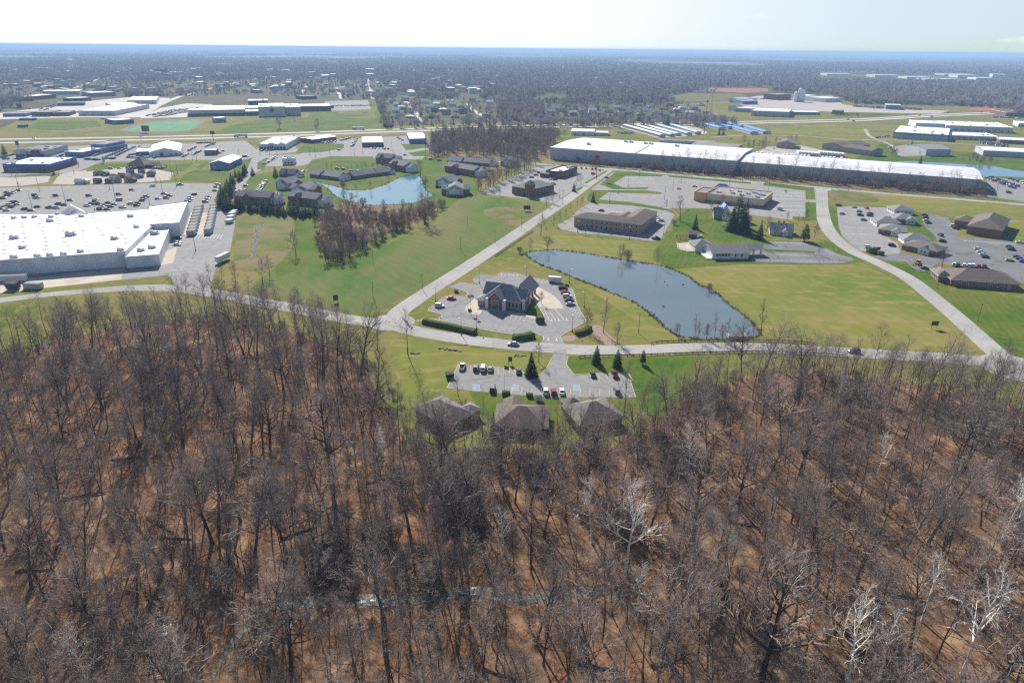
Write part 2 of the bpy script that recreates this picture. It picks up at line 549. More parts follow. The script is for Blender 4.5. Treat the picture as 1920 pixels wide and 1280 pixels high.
# lawns and fields
sheet('meadow', 'mown green meadow beside the diagonal road', m_meadow, [(470, 560), (478, 528), (520, 500), (548, 440), (552, 412), (597, 412), (600, 490), (640, 497), (700, 470), (790, 430), (830, 396), (860, 372), (893, 366), (1000, 380), (1022, 395), (990, 415), (900, 478), (830, 528), (760, 572), (722, 592), (690, 592), (640, 588), (560, 572)], .02)
sheet('soil', 'worn brown patch in the green meadow', m_soil, [(905, 395), (940, 388), (985, 392), (1005, 400), (985, 418), (960, 428), (940, 412), (915, 405)], .035, sm=4)
sheet('soil', 'worn brown verge patch at the road bend', m_soil, [(690, 590), (720, 575), (755, 560), (790, 545), (760, 572), (722, 592)], .035)
sheet('field', 'broad yellow green field right of the pond', m_field, [(1265, 505), (1300, 498), (1400, 492), (1590, 494), (1640, 505), (1700, 535), (1760, 580), (1810, 622), (1850, 660), (1700, 660), (1560, 650), (1480, 642), (1425, 628), (1395, 590), (1345, 548)], .02)
sheet('lawn', 'green lawn inside the right hand road bend', m_lawn, [(1668, 492), (1720, 495), (1760, 510), (1782, 545), (1920, 560), (2000, 580), (2000, 700), (1920, 675), (1860, 640), (1800, 590), (1740, 540), (1690, 510)], .02)
sheet('lawn', 'green lawn around the canopied building', m_lawn, [(1225, 470), (1245, 448), (1265, 430), (1310, 425), (1400, 430), (1440, 450), (1560, 455), (1620, 490), (1590, 496), (1400, 495), (1300, 502), (1262, 505), (1225, 488)], .02)
sheet('lawn', 'green park lawn with a forked footpath', m_lawn, [(1262, 415), (1290, 392), (1340, 392), (1345, 412), (1375, 428), (1350, 436), (1320, 440), (1262, 440)], .03)
sheet('lawn', 'green lawns around the lakeside flats', m_lawn, [(560, 332), (600, 300), (760, 292), (860, 300), (900, 340), (895, 366), (860, 374), (830, 398), (800, 388), (720, 385), (640, 380), (600, 400), (585, 395), (480, 380), (440, 372), (470, 330), (520, 320)], .02)
sheet('lawn', 'green lawn beside the lower car park', m_lawn, [(1068, 668), (1180, 672), (1300, 668), (1300, 735), (1262, 770), (1215, 780), (1190, 745), (1183, 715), (1100, 698), (1076, 700), (1062, 685)], .02)
sheet('lawn', 'yellow green lawn left of the lower car park', m_field, [(730, 640), (800, 642), (960, 662), (1020, 672), (1020, 690), (985, 700), (860, 684), (836, 728), (800, 745), (775, 775), (760, 760), (742, 700)], .02)
sheet('lawn', 'small green lawns between the three offices', m_lawn, [(880, 735), (940, 735), (1040, 745), (1065, 750), (1060, 790), (1035, 800), (930, 800), (900, 775)], .02)
sheet('lawn', 'green slope beside the evergreen screen', m_lawn, [(553, 412), (598, 412), (600, 470), (570, 500), (520, 520), (515, 505), (547, 460)], .03)
sheet('basin', 'tan grassed drainage basin', m_dry, [(447, 402), (545, 407), (551, 416), (545, 468), (520, 498), (470, 508), (436, 502)], .04)
b = MB()
b.ribbon(smooth(G([(517, 425), (485, 422), (481, 440), (476, 465), (470, 490)]), 4), 3.4, .06, 0, True)
ground('ditch', 'rocky ditch through the tan basin', b, [m_rock])
road('path', 'worn track round the drainage basin', m_soil, [(440, 400), (500, 398), (545, 404), (551, 414), (547, 450), (540, 475), (520, 494), (480, 507), (440, 505)], 1.3, .07)
sheet('soil', 'brushy tan ground by the lake thicket', m_litter2, [(600, 395), (660, 380), (700, 384), (790, 386), (825, 390), (800, 410), (700, 440), (620, 470), (598, 450)], .04)
sheet('field', 'yellow grass bank along the pond', m_field, [(984, 478), (1010, 496), (1050, 511), (1100, 531), (1150, 551), (1190, 568), (1215, 586), (1245, 613), (1268, 630), (1300, 636), (1270, 640), (1200, 634), (1160, 625), (1190, 600), (1130, 560), (1060, 520), (1000, 502)], .02)
sheet('field', 'yellow grass field past the pond far bank', m_field, [(985, 470), (1000, 455), (1045, 440), (1130, 448), (1215, 458), (1250, 470), (1300, 500), (1262, 506), (1240, 498), (1150, 485), (1090, 475), (1040, 470)], .02)
sheet('soil', 'brown leaf floor under the highway wood', m_litter2, [(806, 268), (828, 252), (930, 247), (1030, 246), (1052, 256), (1030, 275), (1028, 296), (985, 302), (940, 297), (890, 296), (858, 290), (835, 295), (806, 293)], .03)
sheet('soil', 'brown leaf floor under the warehouse tree belt', m_litter2, [(1040, 302), (1120, 306), (1300, 322), (1560, 343), (1845, 364), (1846, 371), (1560, 350), (1300, 328), (1120, 312), (1050, 309)], .03)
# water
POND = smooth(G([(985, 476), (1002, 471), (1040, 469), (1090, 474), (1150, 484), (1200, 492), (1240, 498), (1262, 506), (1290, 518), (1310, 534), (1340, 547), (1362, 567), (1396, 592), (1418, 614), (1423, 628), (1400, 634), (1350, 636), (1300, 634), (1268, 628), (1245, 612), (1215, 585), (1190, 567), (1150, 550), (1100, 530), (1050, 510), (1010, 495)]), 5, True)
b = MB()
b.sheet(POND, .06)
ground('water', 'long grey blue pond across from the bank', b, [m_pond])
b = MB()
b.kerb(POND, .7, .1, 0, True)
m_mud = mat('muddy_bank', (.09, .065, .045), (.16, .12, .085), .5, .95)
ground('shore', 'dark muddy edge of the grey blue pond', b, [m_mud])
LAKE = smooth(G([(585, 341), (612, 352), (625, 365), (640, 373), (662, 379), (690, 385), (725, 384), (775, 381), (800, 372), (813, 366), (800, 358), (795, 345), (787, 331), (757, 330), (735, 340), (712, 350), (682, 357), (655, 356), (632, 350), (600, 343)]), 5, True)
b = MB()
b.sheet(LAKE, .06)
ground('water', 'teal lake between the grey-roofed flats', b, [m_pond2])
b = MB()
b.kerb(LAKE, .8, .1, 0, True)
ground('shore', 'dark edging of the teal lake', b, [m_mud])
sheet('water', 'blue pond behind the long warehouse', m_pond2, [(1640, 306), (1680, 303), (1730, 303), (1800, 308), (1860, 312), (1920, 322), (2000, 330), (1990, 345), (1920, 333), (1840, 330), (1740, 322)], .08, sm=4)
sheet('water', 'small puddle in the right hand grass', m_pond2, [(1880, 414), (1890, 413), (1900, 416), (1890, 419)], .05, sm=4)
# roads
R1 = road('road', 'pale two-lane road across the middle of the view', m_road, [(-200, 583), (0, 562), (80, 552), (165, 545), (250, 540), (330, 541), (400, 550), (470, 563), (560, 580), (640, 596), (700, 605), (740, 611), (800, 625), (900, 640), (1000, 650), (1100, 656), (1200, 656), (1300, 652), (1400, 651), (1500, 655), (1600, 661), (1700, 667), (1800, 673), (1920, 690), (2100, 722)], 9.6, .06)
R2 = road('road', 'pale road running diagonally up to the warehouse', m_road, [(735, 606), (750, 584), (780, 562), (830, 529), (900, 484), (1000, 417), (1060, 377), (1110, 341), (1146, 316)], 9.6, .064)
R3 = road('road', 'narrow grey street along the warehouse trees', m_road, [(880, 302), (985, 306), (1060, 312), (1150, 318), (1290, 330), (1420, 342), (1540, 352), (1660, 363), (1800, 374), (1920, 384), (2100, 400)], 8.5, .068)
R4 = road('road', 'pale road curving down the right side', m_road, [(1541, 353), (1541, 385), (1545, 410), (1553, 430), (1570, 450), (1600, 472), (1640, 490), (1700, 520), (1750, 558), (1800, 600), (1850, 645), (1905, 694)], 9.2, .072)
b = MB()
for x_, y_, rr in ((735, 604, 10), (1905, 690, 13), (1145, 318, 8), (1541, 355, 8)):
    X, Y = g(x_, y_)
    b.sheet([(X + rr * math.cos(i * .3142), Y + rr * math.sin(i * .3142)) for i in range(20)], .077)
ground('road', 'rounded aprons at the road junctions', b, [m_road])
HN = road('highway', 'near carriageway of the divided highway', m_hwy, [(-500, 273), (0, 268), (240, 263), (480, 257), (720, 248), (960, 240), (1200, 236), (1440, 231), (1600, 227), (1690, 222), (1780, 217), (1920, 212), (2100, 206)], 13, .12)
HF = road('highway', 'far carriageway of the divided highway', m_hwy, [(-500, 266), (0, 261.5), (240, 257.5), (480, 251.5), (720, 243.5), (960, 236), (1200, 232), (1440, 227.5), (1600, 223.5), (1690, 219), (1780, 214), (1920, 209), (2100, 203)], 13, .12)
sheet('field', 'tan grass strip beyond the highway', m_dry, [(-100, 240), (0, 243), (120, 248), (300, 253), (420, 252), (720, 243), (714, 238), (600, 247), (430, 250), (300, 250), (200, 246), (100, 240)], .05)
sheet('field', 'tan grass median and verge of the highway', m_dry, [(-300, 262), (0, 258), (480, 249), (960, 234), (1440, 225), (1690, 217), (1920, 208), (1920, 215), (1690, 226), (1440, 237), (960, 246), (480, 263), (0, 276), (-300, 280)], .06)
# lots
A = (700, 480, 4)
sheet('car_park', 'grey car park wrapped round the bank', m_asph, [(650, 196), (790, 215), (750, 185), (800, 140), (920, 150), (960, 122), (1075, 130), (1170, 160), (1310, 180), (1400, 210), (1490, 250), (1530, 370), (1590, 480), (1560, 510), (1440, 580), (1405, 610), (1430, 655), (1520, 700), (1200, 680), (1275, 635), (1275, 605), (1240, 590), (1190, 570), (1060, 590), (760, 540), (500, 485), (515, 440), (410, 410), (470, 360), (550, 300), (690, 300), (705, 275), (620, 245), (570, 235)], .05, A)
sheet('pavement', 'cream concrete drive-through apron beside the bank', m_conc, [(1190, 225), (1240, 235), (1330, 280), (1390, 330), (1432, 395), (1262, 397), (1190, 300)], .07, A)
sheet('pavement', 'cream pavement before the bank entrance', m_conc, [(690, 380), (760, 318), (800, 330), (800, 385), (1120, 432), (1280, 470), (1275, 480), (1000, 430), (820, 405), (790, 440), (740, 435), (700, 410)], .07, A)
sheet('lawn', 'small green island by the bank corner', m_lawn, [(1130, 435), (1200, 330), (1240, 380), (1280, 450), (1275, 468)], .085, A)
b = MB()
for L_ in ([(1275, 635), (1275, 605), (1240, 590), (1190, 570), (1060, 590), (760, 540), (500, 485), (515, 440), (410, 410), (470, 360), (550, 300), (690, 300), (705, 275), (620, 245)], [(640, 200), (790, 215), (750, 185), (800, 140), (920, 150), (960, 122), (1075, 130), (1170, 160), (1310, 180), (1400, 210), (1490, 250), (1530, 370), (1590, 480), (1560, 510), (1440, 580), (1405, 610), (1430, 655)], [(1280, 480), (1280, 450), (1240, 380), (1210, 340)], [(690, 380), (700, 415), (740, 437), (790, 442), (820, 405)]):
    b.kerb(smooth(G(L_, 0, *A), 3), .35, .14)
ground('kerb', 'pale concrete kerbs round the bank car park', b, [m_conc])
sheet('car_park', 'grey car park in front of the three offices', m_asph, [(860, 683), (900, 686), (975, 692), (985, 702), (1008, 706), (1024, 692), (1036, 666), (1040, 655), (1062, 655), (1062, 684), (1076, 702), (1101, 703), (1105, 699), (1180, 701), (1184, 720), (1192, 745), (1040, 745), (950, 739), (838, 728)], .05)
b = MB()
b.kerb(G([(838, 728), (860, 683), (900, 686), (975, 692), (985, 702), (1008, 706), (1024, 692), (1034, 672)]), .3, .13)
b.kerb(G([(1064, 668), (1062, 684), (1076, 702), (1101, 703), (1105, 699), (1180, 701), (1184, 720), (1192, 745)]), .3, .13)
ground('kerb', 'pale kerbs round the lower car park', b, [m_conc])
sheet('car_park', 'grey car park round the long motel', m_asph2, [(1045, 422), (1074, 407), (1080, 397), (1099, 384), (1114, 380), (1178, 384), (1231, 391), (1254, 395), (1265, 403), (1258, 416), (1240, 448), (1226, 453), (1198, 449), (1135, 441), (1083, 437), (1051, 430)], .05)
sheet('car_park', 'empty grey car parks below the warehouse street', m_asph2, [(1112, 352), (1148, 324), (1290, 331), (1420, 343), (1536, 353), (1536, 413), (1480, 412), (1420, 405), (1345, 392), (1290, 390), (1240, 392), (1160, 381), (1118, 378), (1095, 376)], .05)
for n_, P_ in (('angled grass verge at the corner of the street', [(1156, 322), (1240, 327), (1242, 331), (1172, 330), (1150, 344), (1168, 352), (1216, 351), (1214, 355), (1150, 355), (1124, 346)]), ('grass strip between two empty car parks', [(1108, 357), (1150, 357), (1212, 357), (1240, 361), (1240, 364), (1140, 361), (1122, 374), (1180, 379), (1240, 389), (1262, 397), (1180, 385), (1112, 381), (1098, 374)]),
               ('long grass verge under the street', [(1250, 328), (1408, 342), (1408, 345), (1397, 344.5), (1255, 332)]), ('grass corner right of the empty car park', [(1431, 344), (1435, 342), (1526, 352), (1529, 374), (1511, 374), (1510, 358), (1432, 347.5)]), ('grass block left of the curved road', [(1510, 379), (1530, 380), (1531, 413), (1505, 414), (1486, 411), (1487, 406), (1510, 407)]),
               ('round grass island in the empty car park', [(1471, 356), (1476, 356), (1476, 362), (1471, 362)])):
    sheet('lawn', n_, m_lawn, P_, .09)
sheet('field', 'green field behind the medical offices', m_field, [(1546, 376), (1547, 360), (1556, 355), (1640, 363), (1800, 377), (1960, 392), (1990, 480), (1900, 462), (1880, 430), (1870, 415), (1790, 400), (1720, 390), (1660, 386), (1590, 381)], .03)
sheet('soil', 'brown bare patch at the street corner', m_soil, [(1550, 372), (1554, 358), (1600, 360), (1645, 370), (1640, 380), (1590, 378)], .05, sm=4)
B = (1520, 290, 4.74)
sheet('car_park', 'pale worn car park left of the medical offices', m_asph2, [(232, 465), (370, 460), (480, 465), (700, 470), (700, 490), (760, 560), (600, 600), (600, 700), (770, 780), (800, 860), (760, 912), (620, 905), (540, 870), (450, 860), (360, 800), (280, 720), (250, 640)], .05, B)
sheet('car_park', 'dark car park round the big brick building', m_dark, [(980, 530), (1050, 528), (1220, 560), (1250, 610), (1310, 690), (1310, 735), (1760, 765), (2100, 850), (2100, 1180), (1896, 1150), (1640, 1045), (1250, 990), (1150, 960), (1010, 1040), (900, 1005), (850, 950), (700, 945), (560, 915), (620, 895), (800, 880), (1120, 920), (1160, 900), (1110, 730), (1080, 690), (1010, 640)], .055, B)
sheet('lawn', 'green strips between the medical offices', m_lawn, [(890, 500), (980, 520), (1010, 640), (1110, 730), (1120, 780), (900, 700), (830, 640), (940, 620)], .045, B)
sheet('lawn', 'green verge along the curved road', m_lawn, [(150, 455), (228, 465), (245, 640), (275, 725), (355, 805), (445, 865), (540, 905), (470, 880), (300, 780), (190, 680), (160, 580)], .045, B)
sheet('car_park', 'car park packed with cars at the right edge', m_asph, [(1843, 350), (1850, 333), (1920, 338), (2000, 346), (2000, 392), (1920, 378), (1850, 369)], .05)
C_ = (1200, 290, 4.8)
sheet('car_park', 'striped car park of the canopied building', m_dark, [(1130, 800), (1180, 780), (1480, 788), (1600, 830), (1700, 850), (1780, 895), (1900, 925), (1930, 945), (1830, 978), (1640, 982), (1020, 966), (970, 880), (1080, 855)], .05, C_)
sheet('lawn', 'thin grass island in the striped car park', m_lawn, [(1120, 850), (1570, 870), (1575, 888), (1120, 868)], .08, C_)
sheet('patio', 'sandy fenced patio beside the canopied building', m_conc, [(330, 800), (430, 790), (560, 800), (560, 865), (430, 870), (340, 850)], .05, C_)
sheet('car_park', 'car park of the towered office and restaurant', m_asph2, [(270, 440), (380, 390), (560, 300), (680, 250), (800, 200), (940, 192), (1100, 195), (1330, 220), (1390, 240), (1240, 330), (1190, 385), (1130, 400), (1000, 490), (940, 535), (870, 518), (780, 500), (500, 465)], .05, (840, 270, 4.74))
for P_ in ([(1215, 345), (1395, 240), (1420, 235), (1400, 255), (1225, 355)], [(770, 200), (950, 185), (950, 195), (790, 205)], [(1135, 400), (1190, 380), (1200, 390), (1145, 425)]):
    sheet('lawn', 'thin grass verge by the restaurant car park', m_lawn, P_, .09, (840, 270, 4.74))
sheet('car_park', 'vast grey car park before the white-roofed store', m_asph2, [(-200, 355), (0, 352), (110, 349), (330, 343), (412, 345), (402, 385), (440, 396), (441, 420), (430, 478), (404, 505), (392, 545), (330, 542), (322, 522), (312, 516), (200, 528), (-100, 560), (-300, 520)], .05)
sheet('pavement', 'patchy cream concrete yard behind the white store', m_conc, [(-60, 530), (30, 524), (235, 501), (227, 524), (0, 550), (-80, 556)], .07)
sheet('pavement', 'cream dock apron beside the white annex', m_conc, [(313, 470), (333, 462), (325, 493), (300, 498)], .07)
sheet('pavement', 'tan dock lanes between the trailer rows', m_conc, [(354, 400), (367, 397), (357, 440), (345, 440)], .07)
sheet('pavement', 'tan strip under the trailers', m_conc, [(378, 398), (391, 400), (380, 440), (366, 440)], .07)
sheet('lawn', 'grass verge between the store yard and the road', m_ground, [(-80, 562), (80, 540), (225, 526), (305, 517), (316, 522), (305, 531), (200, 538), (80, 549), (0, 558)], .09)
sheet('yard', 'tan gravel yard of display sheds', m_gravel, [(98, 345), (112, 327), (140, 322), (215, 313), (290, 312), (325, 325), (318, 338), (270, 342), (130, 346)], .06)
sheet('yard', 'tan dirt lot beside the blue-walled shop', m_gravel, [(-60, 352), (0, 333), (60, 328), (95, 331), (90, 342), (40, 349)], .06)
sheet('car_park', 'pale concrete sales lots of the car dealers', m_asph2, [(-100, 318), (0, 290), (60, 283), (100, 276), (230, 270), (330, 270), (460, 264), (480, 280), (545, 265), (562, 285), (480, 292), (460, 300), (300, 300), (190, 304), (140, 324), (100, 326), (0, 334)], .05)
for n_, P_ in (('green triangle by the shed yard', [(160, 322), (178, 309), (240, 305), (240, 313), (200, 318)]), ('green block left of the blue barn', [(295, 318), (312, 309), (362, 306), (345, 320), (320, 323)]), ('green block below the blue barn', [(337, 339), (350, 325), (365, 319), (430, 318), (420, 340), (400, 342)]), ('green strip beside the blue barn', [(368, 315), (378, 306), (391, 305), (376, 317)]), ('green slope right of the blue barn', [(420, 330), (440, 318), (448, 302), (473, 296), (462, 320), (440, 345), (410, 372), (400, 380)]), ('grass strip by the blue-walled shop', [(0, 332), (60, 327), (110, 324), (95, 330), (40, 332)])):
    sheet('lawn', n_, m_lawn, P_, .09)
sheet('car_park', 'car parks and lanes of the shops below the highway', m_asph2, [(440, 300), (480, 291), (560, 290), (620, 262), (700, 258), (760, 255), (800, 255), (812, 275), (790, 300), (740, 298), (700, 296), (640, 294), (560, 312), (500, 312), (470, 330), (440, 372), (405, 372), (455, 322)], .05)
for n_, P_ in (('green lawn before the low dark shop', [(553, 287), (570, 270), (585, 268), (645, 270), (645, 278), (600, 286), (565, 287)]), ('green plot behind the lakeside flats', [(572, 316), (585, 300), (620, 293), (700, 294), (700, 312), (640, 318)]), ('green plot below the blue office', [(752, 270), (802, 270), (805, 276), (762, 282)]), ('green plot beside the highway wood', [(765, 287), (803, 281), (806, 293), (775, 293)]), ('green corner beside the fast food hut', [(482, 318), (483, 305), (500, 296), (505, 298), (495, 318)])):
    sheet('lawn', n_, m_lawn, P_, .09)
sheet('yard', 'tan yard of the storage units', m_gravel, [(1160, 238), (1185, 236), (1260, 232), (1310, 240), (1330, 250), (1270, 258), (1230, 258)], .07)
sheet('yard', 'gravel yard of white trailers', m_gravel, [(1410, 290), (1440, 275), (1500, 272), (1540, 282), (1600, 300), (1560, 302), (1480, 296)], .07)
sheet('field', 'olive field beside the green-walled plant', m_field, [(1440, 240), (1560, 232), (1620, 236), (1640, 255), (1560, 258), (1450, 250)], .06)
sheet('lawn', 'green banks of the pond behind the warehouse', m_lawn, [(1600, 300), (1650, 270), (1720, 270), (1800, 285), (1920, 290), (2000, 300), (2000, 350), (1920, 340), (1850, 333), (1650, 318)], .03)
sheet('car_park', 'small car park of the grey workshop', m_asph2, [(1676, 275), (1700, 271), (1725, 278), (1735, 292), (1690, 294)], .07)
road('path', 'thin lane past the storage yard', m_road, [(1330, 258), (1400, 254), (1500, 255), (1600, 263), (1640, 262), (1670, 272), (1690, 292)], 5, .08)
road('path', 'lane beside the green-walled plant', m_road, [(1622, 242), (1632, 256), (1660, 262), (1800, 270), (1920, 275)], 5, .08)
# beyond the highway
sheet('lawn', 'green school playing fields', m_lawn, [(400, 251), (430, 236), (500, 222), (560, 220), (705, 222), (716, 240), (560, 247), (450, 251)], .07)
sheet('lawn', 'green ball field by the school', m_lawn, [(40, 243), (75, 228), (180, 226), (190, 236), (120, 245)], .07)
sheet('lawn', 'green outfield of the school diamond', m_lawn, [(576, 221), (583, 211), (690, 208), (692, 217), (640, 221)], .09)
sheet('soil', 'tan infield of the school diamond', m_dry, [(632, 212), (645, 208.5), (680, 209), (676, 213), (650, 214)], .11)
sheet('soil', 'tan infield by the dark stands', m_dry, [(22, 231), (35, 227), (62, 227), (62, 232)], .11)
trk = smooth(G([(228, 246), (250, 235), (300, 226.5), (345, 224), (380, 225), (382, 230), (365, 241), (345, 246.5), (290, 248.5)]), 5, True)
b = MB()
b.sheet(trk, .1)
ground('track', 'dark running track round the green turf', b, [m_dark])
sheet('pitch', 'bright green artificial turf football pitch', mat('turf', (.07, .2, .09), (.1, .24, .12), .05), [(240, 246), (262, 234.5), (300, 229), (350, 227), (374, 228), (362, 238), (345, 244.5), (290, 246.5)], .14, sm=4)
sheet('car_park', 'white glaring lots of the shopping strip', m_hwy, [(0, 212), (100, 200), (160, 190), (250, 182), (320, 184), (300, 200), (270, 220), (150, 220), (0, 224)], .07)
sheet('car_park', 'school car park with parked rows', m_hwy, [(262, 222), (300, 203), (350, 194), (400, 196), (352, 212), (350, 220)], .08)
sheet('car_park', 'grey car park right of the school', m_asph2, [(600, 205), (610, 190), (690, 188), (695, 205), (640, 208)], .08)
road('road', 'tan avenue between the shops and the school', m_hwy, [(225, 225), (280, 205), (320, 188), (340, 180)], 12, .1)
road('road', 'residential street among the far houses', m_hwy, [(795, 230), (780, 212), (768, 198), (760, 190)], 9, .1)
road('road', 'curving residential street far right', m_hwy, [(925, 228), (900, 215), (885, 205), (878, 195)], 9, .1)
road('road', 'pale street into the far town', m_hwy, [(565, 175), (572, 165), (580, 158)], 9, .3)
road('path', 'mown green strip left of the far houses', m_lawn, [(720, 240), (712, 220), (706, 200), (703, 185)], 14, .06)
sheet('field', 'brown ploughed field behind the far houses', m_soil, [(1245, 183), (1290, 175), (1390, 176), (1400, 182), (1330, 192), (1290, 190)], .2)
sheet('soil', 'red dirt strip by the far plant', m_redsoil, [(1320, 165), (1440, 166), (1440, 172), (1400, 175), (1330, 171)], .25)
sheet('soil', 'red dirt mound area far right', m_redsoil, [(1808, 206), (1850, 199), (1885, 205), (1850, 209)], .25)
sheet('yard', 'pale industrial yard far right', m_gravel, [(1370, 190), (1420, 180), (1560, 180), (1580, 196), (1640, 204), (1780, 208), (1760, 214), (1560, 210), (1480, 206), (1400, 200)], .15)
sheet('lawn', 'green field by the far yard', m_lawn, [(1560, 218), (1590, 206), (1670, 214), (1640, 219)], .1)
sheet('lawn', 'green lawn before the far brick house', m_lawn, [(1000, 186), (1030, 178), (1075, 182), (1060, 190), (1020, 192)], .2)
for i_, (x0, x1, y_) in enumerate([(1000, 1130, 222), (960, 1020, 233), (1060, 1100, 230)]):
    sheet('lawn', ('green gardens before the hedge of the far houses', 'green verge by the far evergreens', 'green plot under the far hedge')[i_], m_lawn, [(x0, y_), (x1, y_ - 2), (x1, y_ + 6), (x0, y_ + 6)], .1)
sheet('lawn', 'green plots below the highway wood', m_lawn, [(985, 250), (1065, 242), (1070, 252), (1000, 255)], .08)
# markings
def stripes(k, p0, p1, n, ln, ang, t=(0, 0, 1), w=.16, z=.1):
    a, b_ = G([p0, p1], 0, *t)
    h = math.atan2(b_[1] - a[1], b_[0] - a[0]) + math.radians(ang)
    for i in range(n):
        f = i / max(n - 1, 1)
        x, y = a[0] + (b_[0] - a[0]) * f, a[1] + (b_[1] - a[1]) * f
        lines[k].obox(x + math.cos(h) * ln / 2, y + math.sin(h) * ln / 2, z, ln, w, .006, h)
stripes('w', (530, 480), (1040, 575), 19, 5.4, 75, A)
stripes('w', (880, 415), (1250, 480), 12, 5.2, -80, A)
stripes('w', (1445, 385), (1575, 480), 9, 5, 140, A)
stripes('w', (560, 300), (420, 395), 7, 5, 110, A)
stripes('w', (960, 130), (1080, 135), 5, 5, -85, A)
stripes('w', (1180, 165), (1310, 185), 5, 5, -85, A)
for a_, b_ in (((1310, 395), (1370, 490)), ((1360, 395), (1430, 480)), ((1280, 400), (1320, 480))):
    lines['w'].ribbon(G([a_, b_], 0, *A), .18, .1)
lines['w'].ribbon(G([(1250, 663), (1350, 664)], 0, *A), .45, .1)
for a_ in ((1335, 482), (1390, 480), (1450, 478), (1312, 625), (1375, 628), (1310, 345), (1370, 343)):
    x, y = g(700 + a_[0] / 4, 480 + a_[1] / 4)
    lines['w'].obox(x, y, .1, .35, 2.2, .006, 0)
    lines['w'].obox(x, y - 1.1, .1, 1.1, .5, .006, 0)
stripes('y', (862, 684), (975, 692), 12, 5, -78, w=.2)
stripes('y', (958, 739), (1180, 744), 13, 5, 84, w=.2)
stripes('y', (1105, 700), (1180, 702), 6, 5, -82, w=.2)
for x_ in (887, 960, 1075):
    for i in range(6):
        p_ = G([(x_ + i * 2.4, 721 + i * .1), (x_ + i * 2.4, 733 + i * .1)])
        lines['b'].ribbon(p_, .16, .1)
    for i in range(4):
        lines['b'].ribbon(G([(x_, 721 + i * 4), (x_ + 13, 721.5 + i * 4)]), .16, .1)
stripes('w', (1180, 785), (1480, 795), 11, 5, -50, C_, .3, .12)
stripes('w', (1240, 905), (1560, 915), 10, 5, 135, C_, .3, .12)
stripes('w', (1160, 960), (1820, 975), 16, 5, 130, C_, .3, .12)
stripes('w', (1690, 860), (1790, 905), 5, 5, -60, C_, .3, .12)
stripes('w', (1330, 755), (1760, 785), 15, 5.2, -65, B, .3, .12)
stripes('w', (1400, 785), (1540, 950), 9, 5.2, 75, B, .3, .12)
stripes('y', (1690, 800), (1830, 950), 9, 5.2, -105, B, .3, .12)
stripes('w', (270, 560), (520, 560), 10, 5, -70, B, .3, .12)
stripes('w', (280, 640), (560, 650), 11, 5, -70, B, .3, .12)
stripes('w', (330, 700), (590, 705), 10, 5, -70, B, .3, .12)
for r_ in range(3):
    stripes('w', (1445, 359 + r_ * 6), (1505, 362 + r_ * 6), 18, 4.6, -85, w=.3, z=.12)
for r_ in range(2):
    stripes('w', (1440, 383 + r_ * 8), (1505, 386 + r_ * 8), 18, 4.6, -85, w=.3, z=.12)
    stripes('w', (1172, 333 + r_ * 8), (1225, 335 + r_ * 8), 16, 4.6, -85, w=.3, z=.12)
    stripes('w', (1290, 338 + r_ * 4), (1380, 345 + r_ * 4), 22, 4.6, -85, w=.3, z=.12)
stripes('w', (372, 440), (418, 440), 9, 11, -80, w=.35, z=.12)
for x_, y_ in ((1068, 391), (1080, 393)):
    stripes('w', (1110 + x_ - 1068, y_), (1165, y_ + 5), 8, 4.6, -85, w=.3, z=.12)
for L_ in (R1[12:], R2, R4):
    for i, (x, y, h) in enumerate(along(L_, 9)):
        lines['y'].obox(x, y, .085, 3.2, .16, .004, h)
for L_ in (HN, HF):
    for x, y, h in along(L_, 24):
        lines['w'].obox(x, y, .13, 6, .3, .006, h)
t_ = MB()
for L_ in (R1, R2, R4, R3):
    for o_ in (-3.1, -1.5, 1.5, 3.1):
        p_ = []
        for i in range(len(L_)):
            a, b_ = L_[max(i - 1, 0)], L_[min(i + 1, len(L_) - 1)]
            d = math.dist(a, b_) or 1
            p_.append((L_[i][0] - (b_[1] - a[1]) / d * o_, L_[i][1] + (b_[0] - a[0]) / d * o_))
        t_.ribbon(p_, .65, .0805)
ground('wheel_tracks', 'faint tyre-darkened wheel tracks along the roads', t_, [m_track])
ground('road_markings', 'white parking lines arrows and lane dashes', lines['w'], [m_line])
ground('road_markings', 'faded yellow parking lines and road centre dashes', lines['y'], [m_yel])
ground('road_markings', 'pale blue hatched bays for disabled drivers', lines['b'], [m_blue])
for P_, l_ in (([(440, 1), (500, 470), (520, 485), (470, 500), (350, 490), (300, 500), (360, 470)], 'pale mulch bed beside the long hedge'), ([(1640, 530), (1700, 520), (1760, 580), (1830, 650), (1780, 670), (1720, 650), (1660, 600)], 'mulch bed under the leafless tree by the bank'), ([(1500, 595), (1520, 620), (1470, 640), (1420, 630), (1420, 605)], 'mulch bed at the car park mouth')):
    sheet('bed', l_, m_mulch, [p_ for p_ in P_ if p_[1] > 1], .03, A, sm=3)
# haze over the whole country
bpy_m = bpy.data.materials.new('haze')
bpy_m.use_nodes = True
t_ = bpy_m.node_tree
t_.nodes.clear()
o_ = t_.nodes.new('ShaderNodeOutputMaterial')
v_ = t_.nodes.new('ShaderNodeVolumePrincipled')
v_.inputs['Color'].default_value = (.44, .67, 1.0, 1)
v_.inputs['Density'].default_value = 0.000115
v_.inputs['Anisotropy'].default_value = 0.0
t_.links.new(v_.outputs[0], o_.inputs['Volume'])
b = MB()
b.box(-43000, -120, -1.5, 43000, 42000, 118, 0, True)
tag(b.build('haze', [bpy_m]), 'thin blue haze over the far country', None, None, 'stuff')
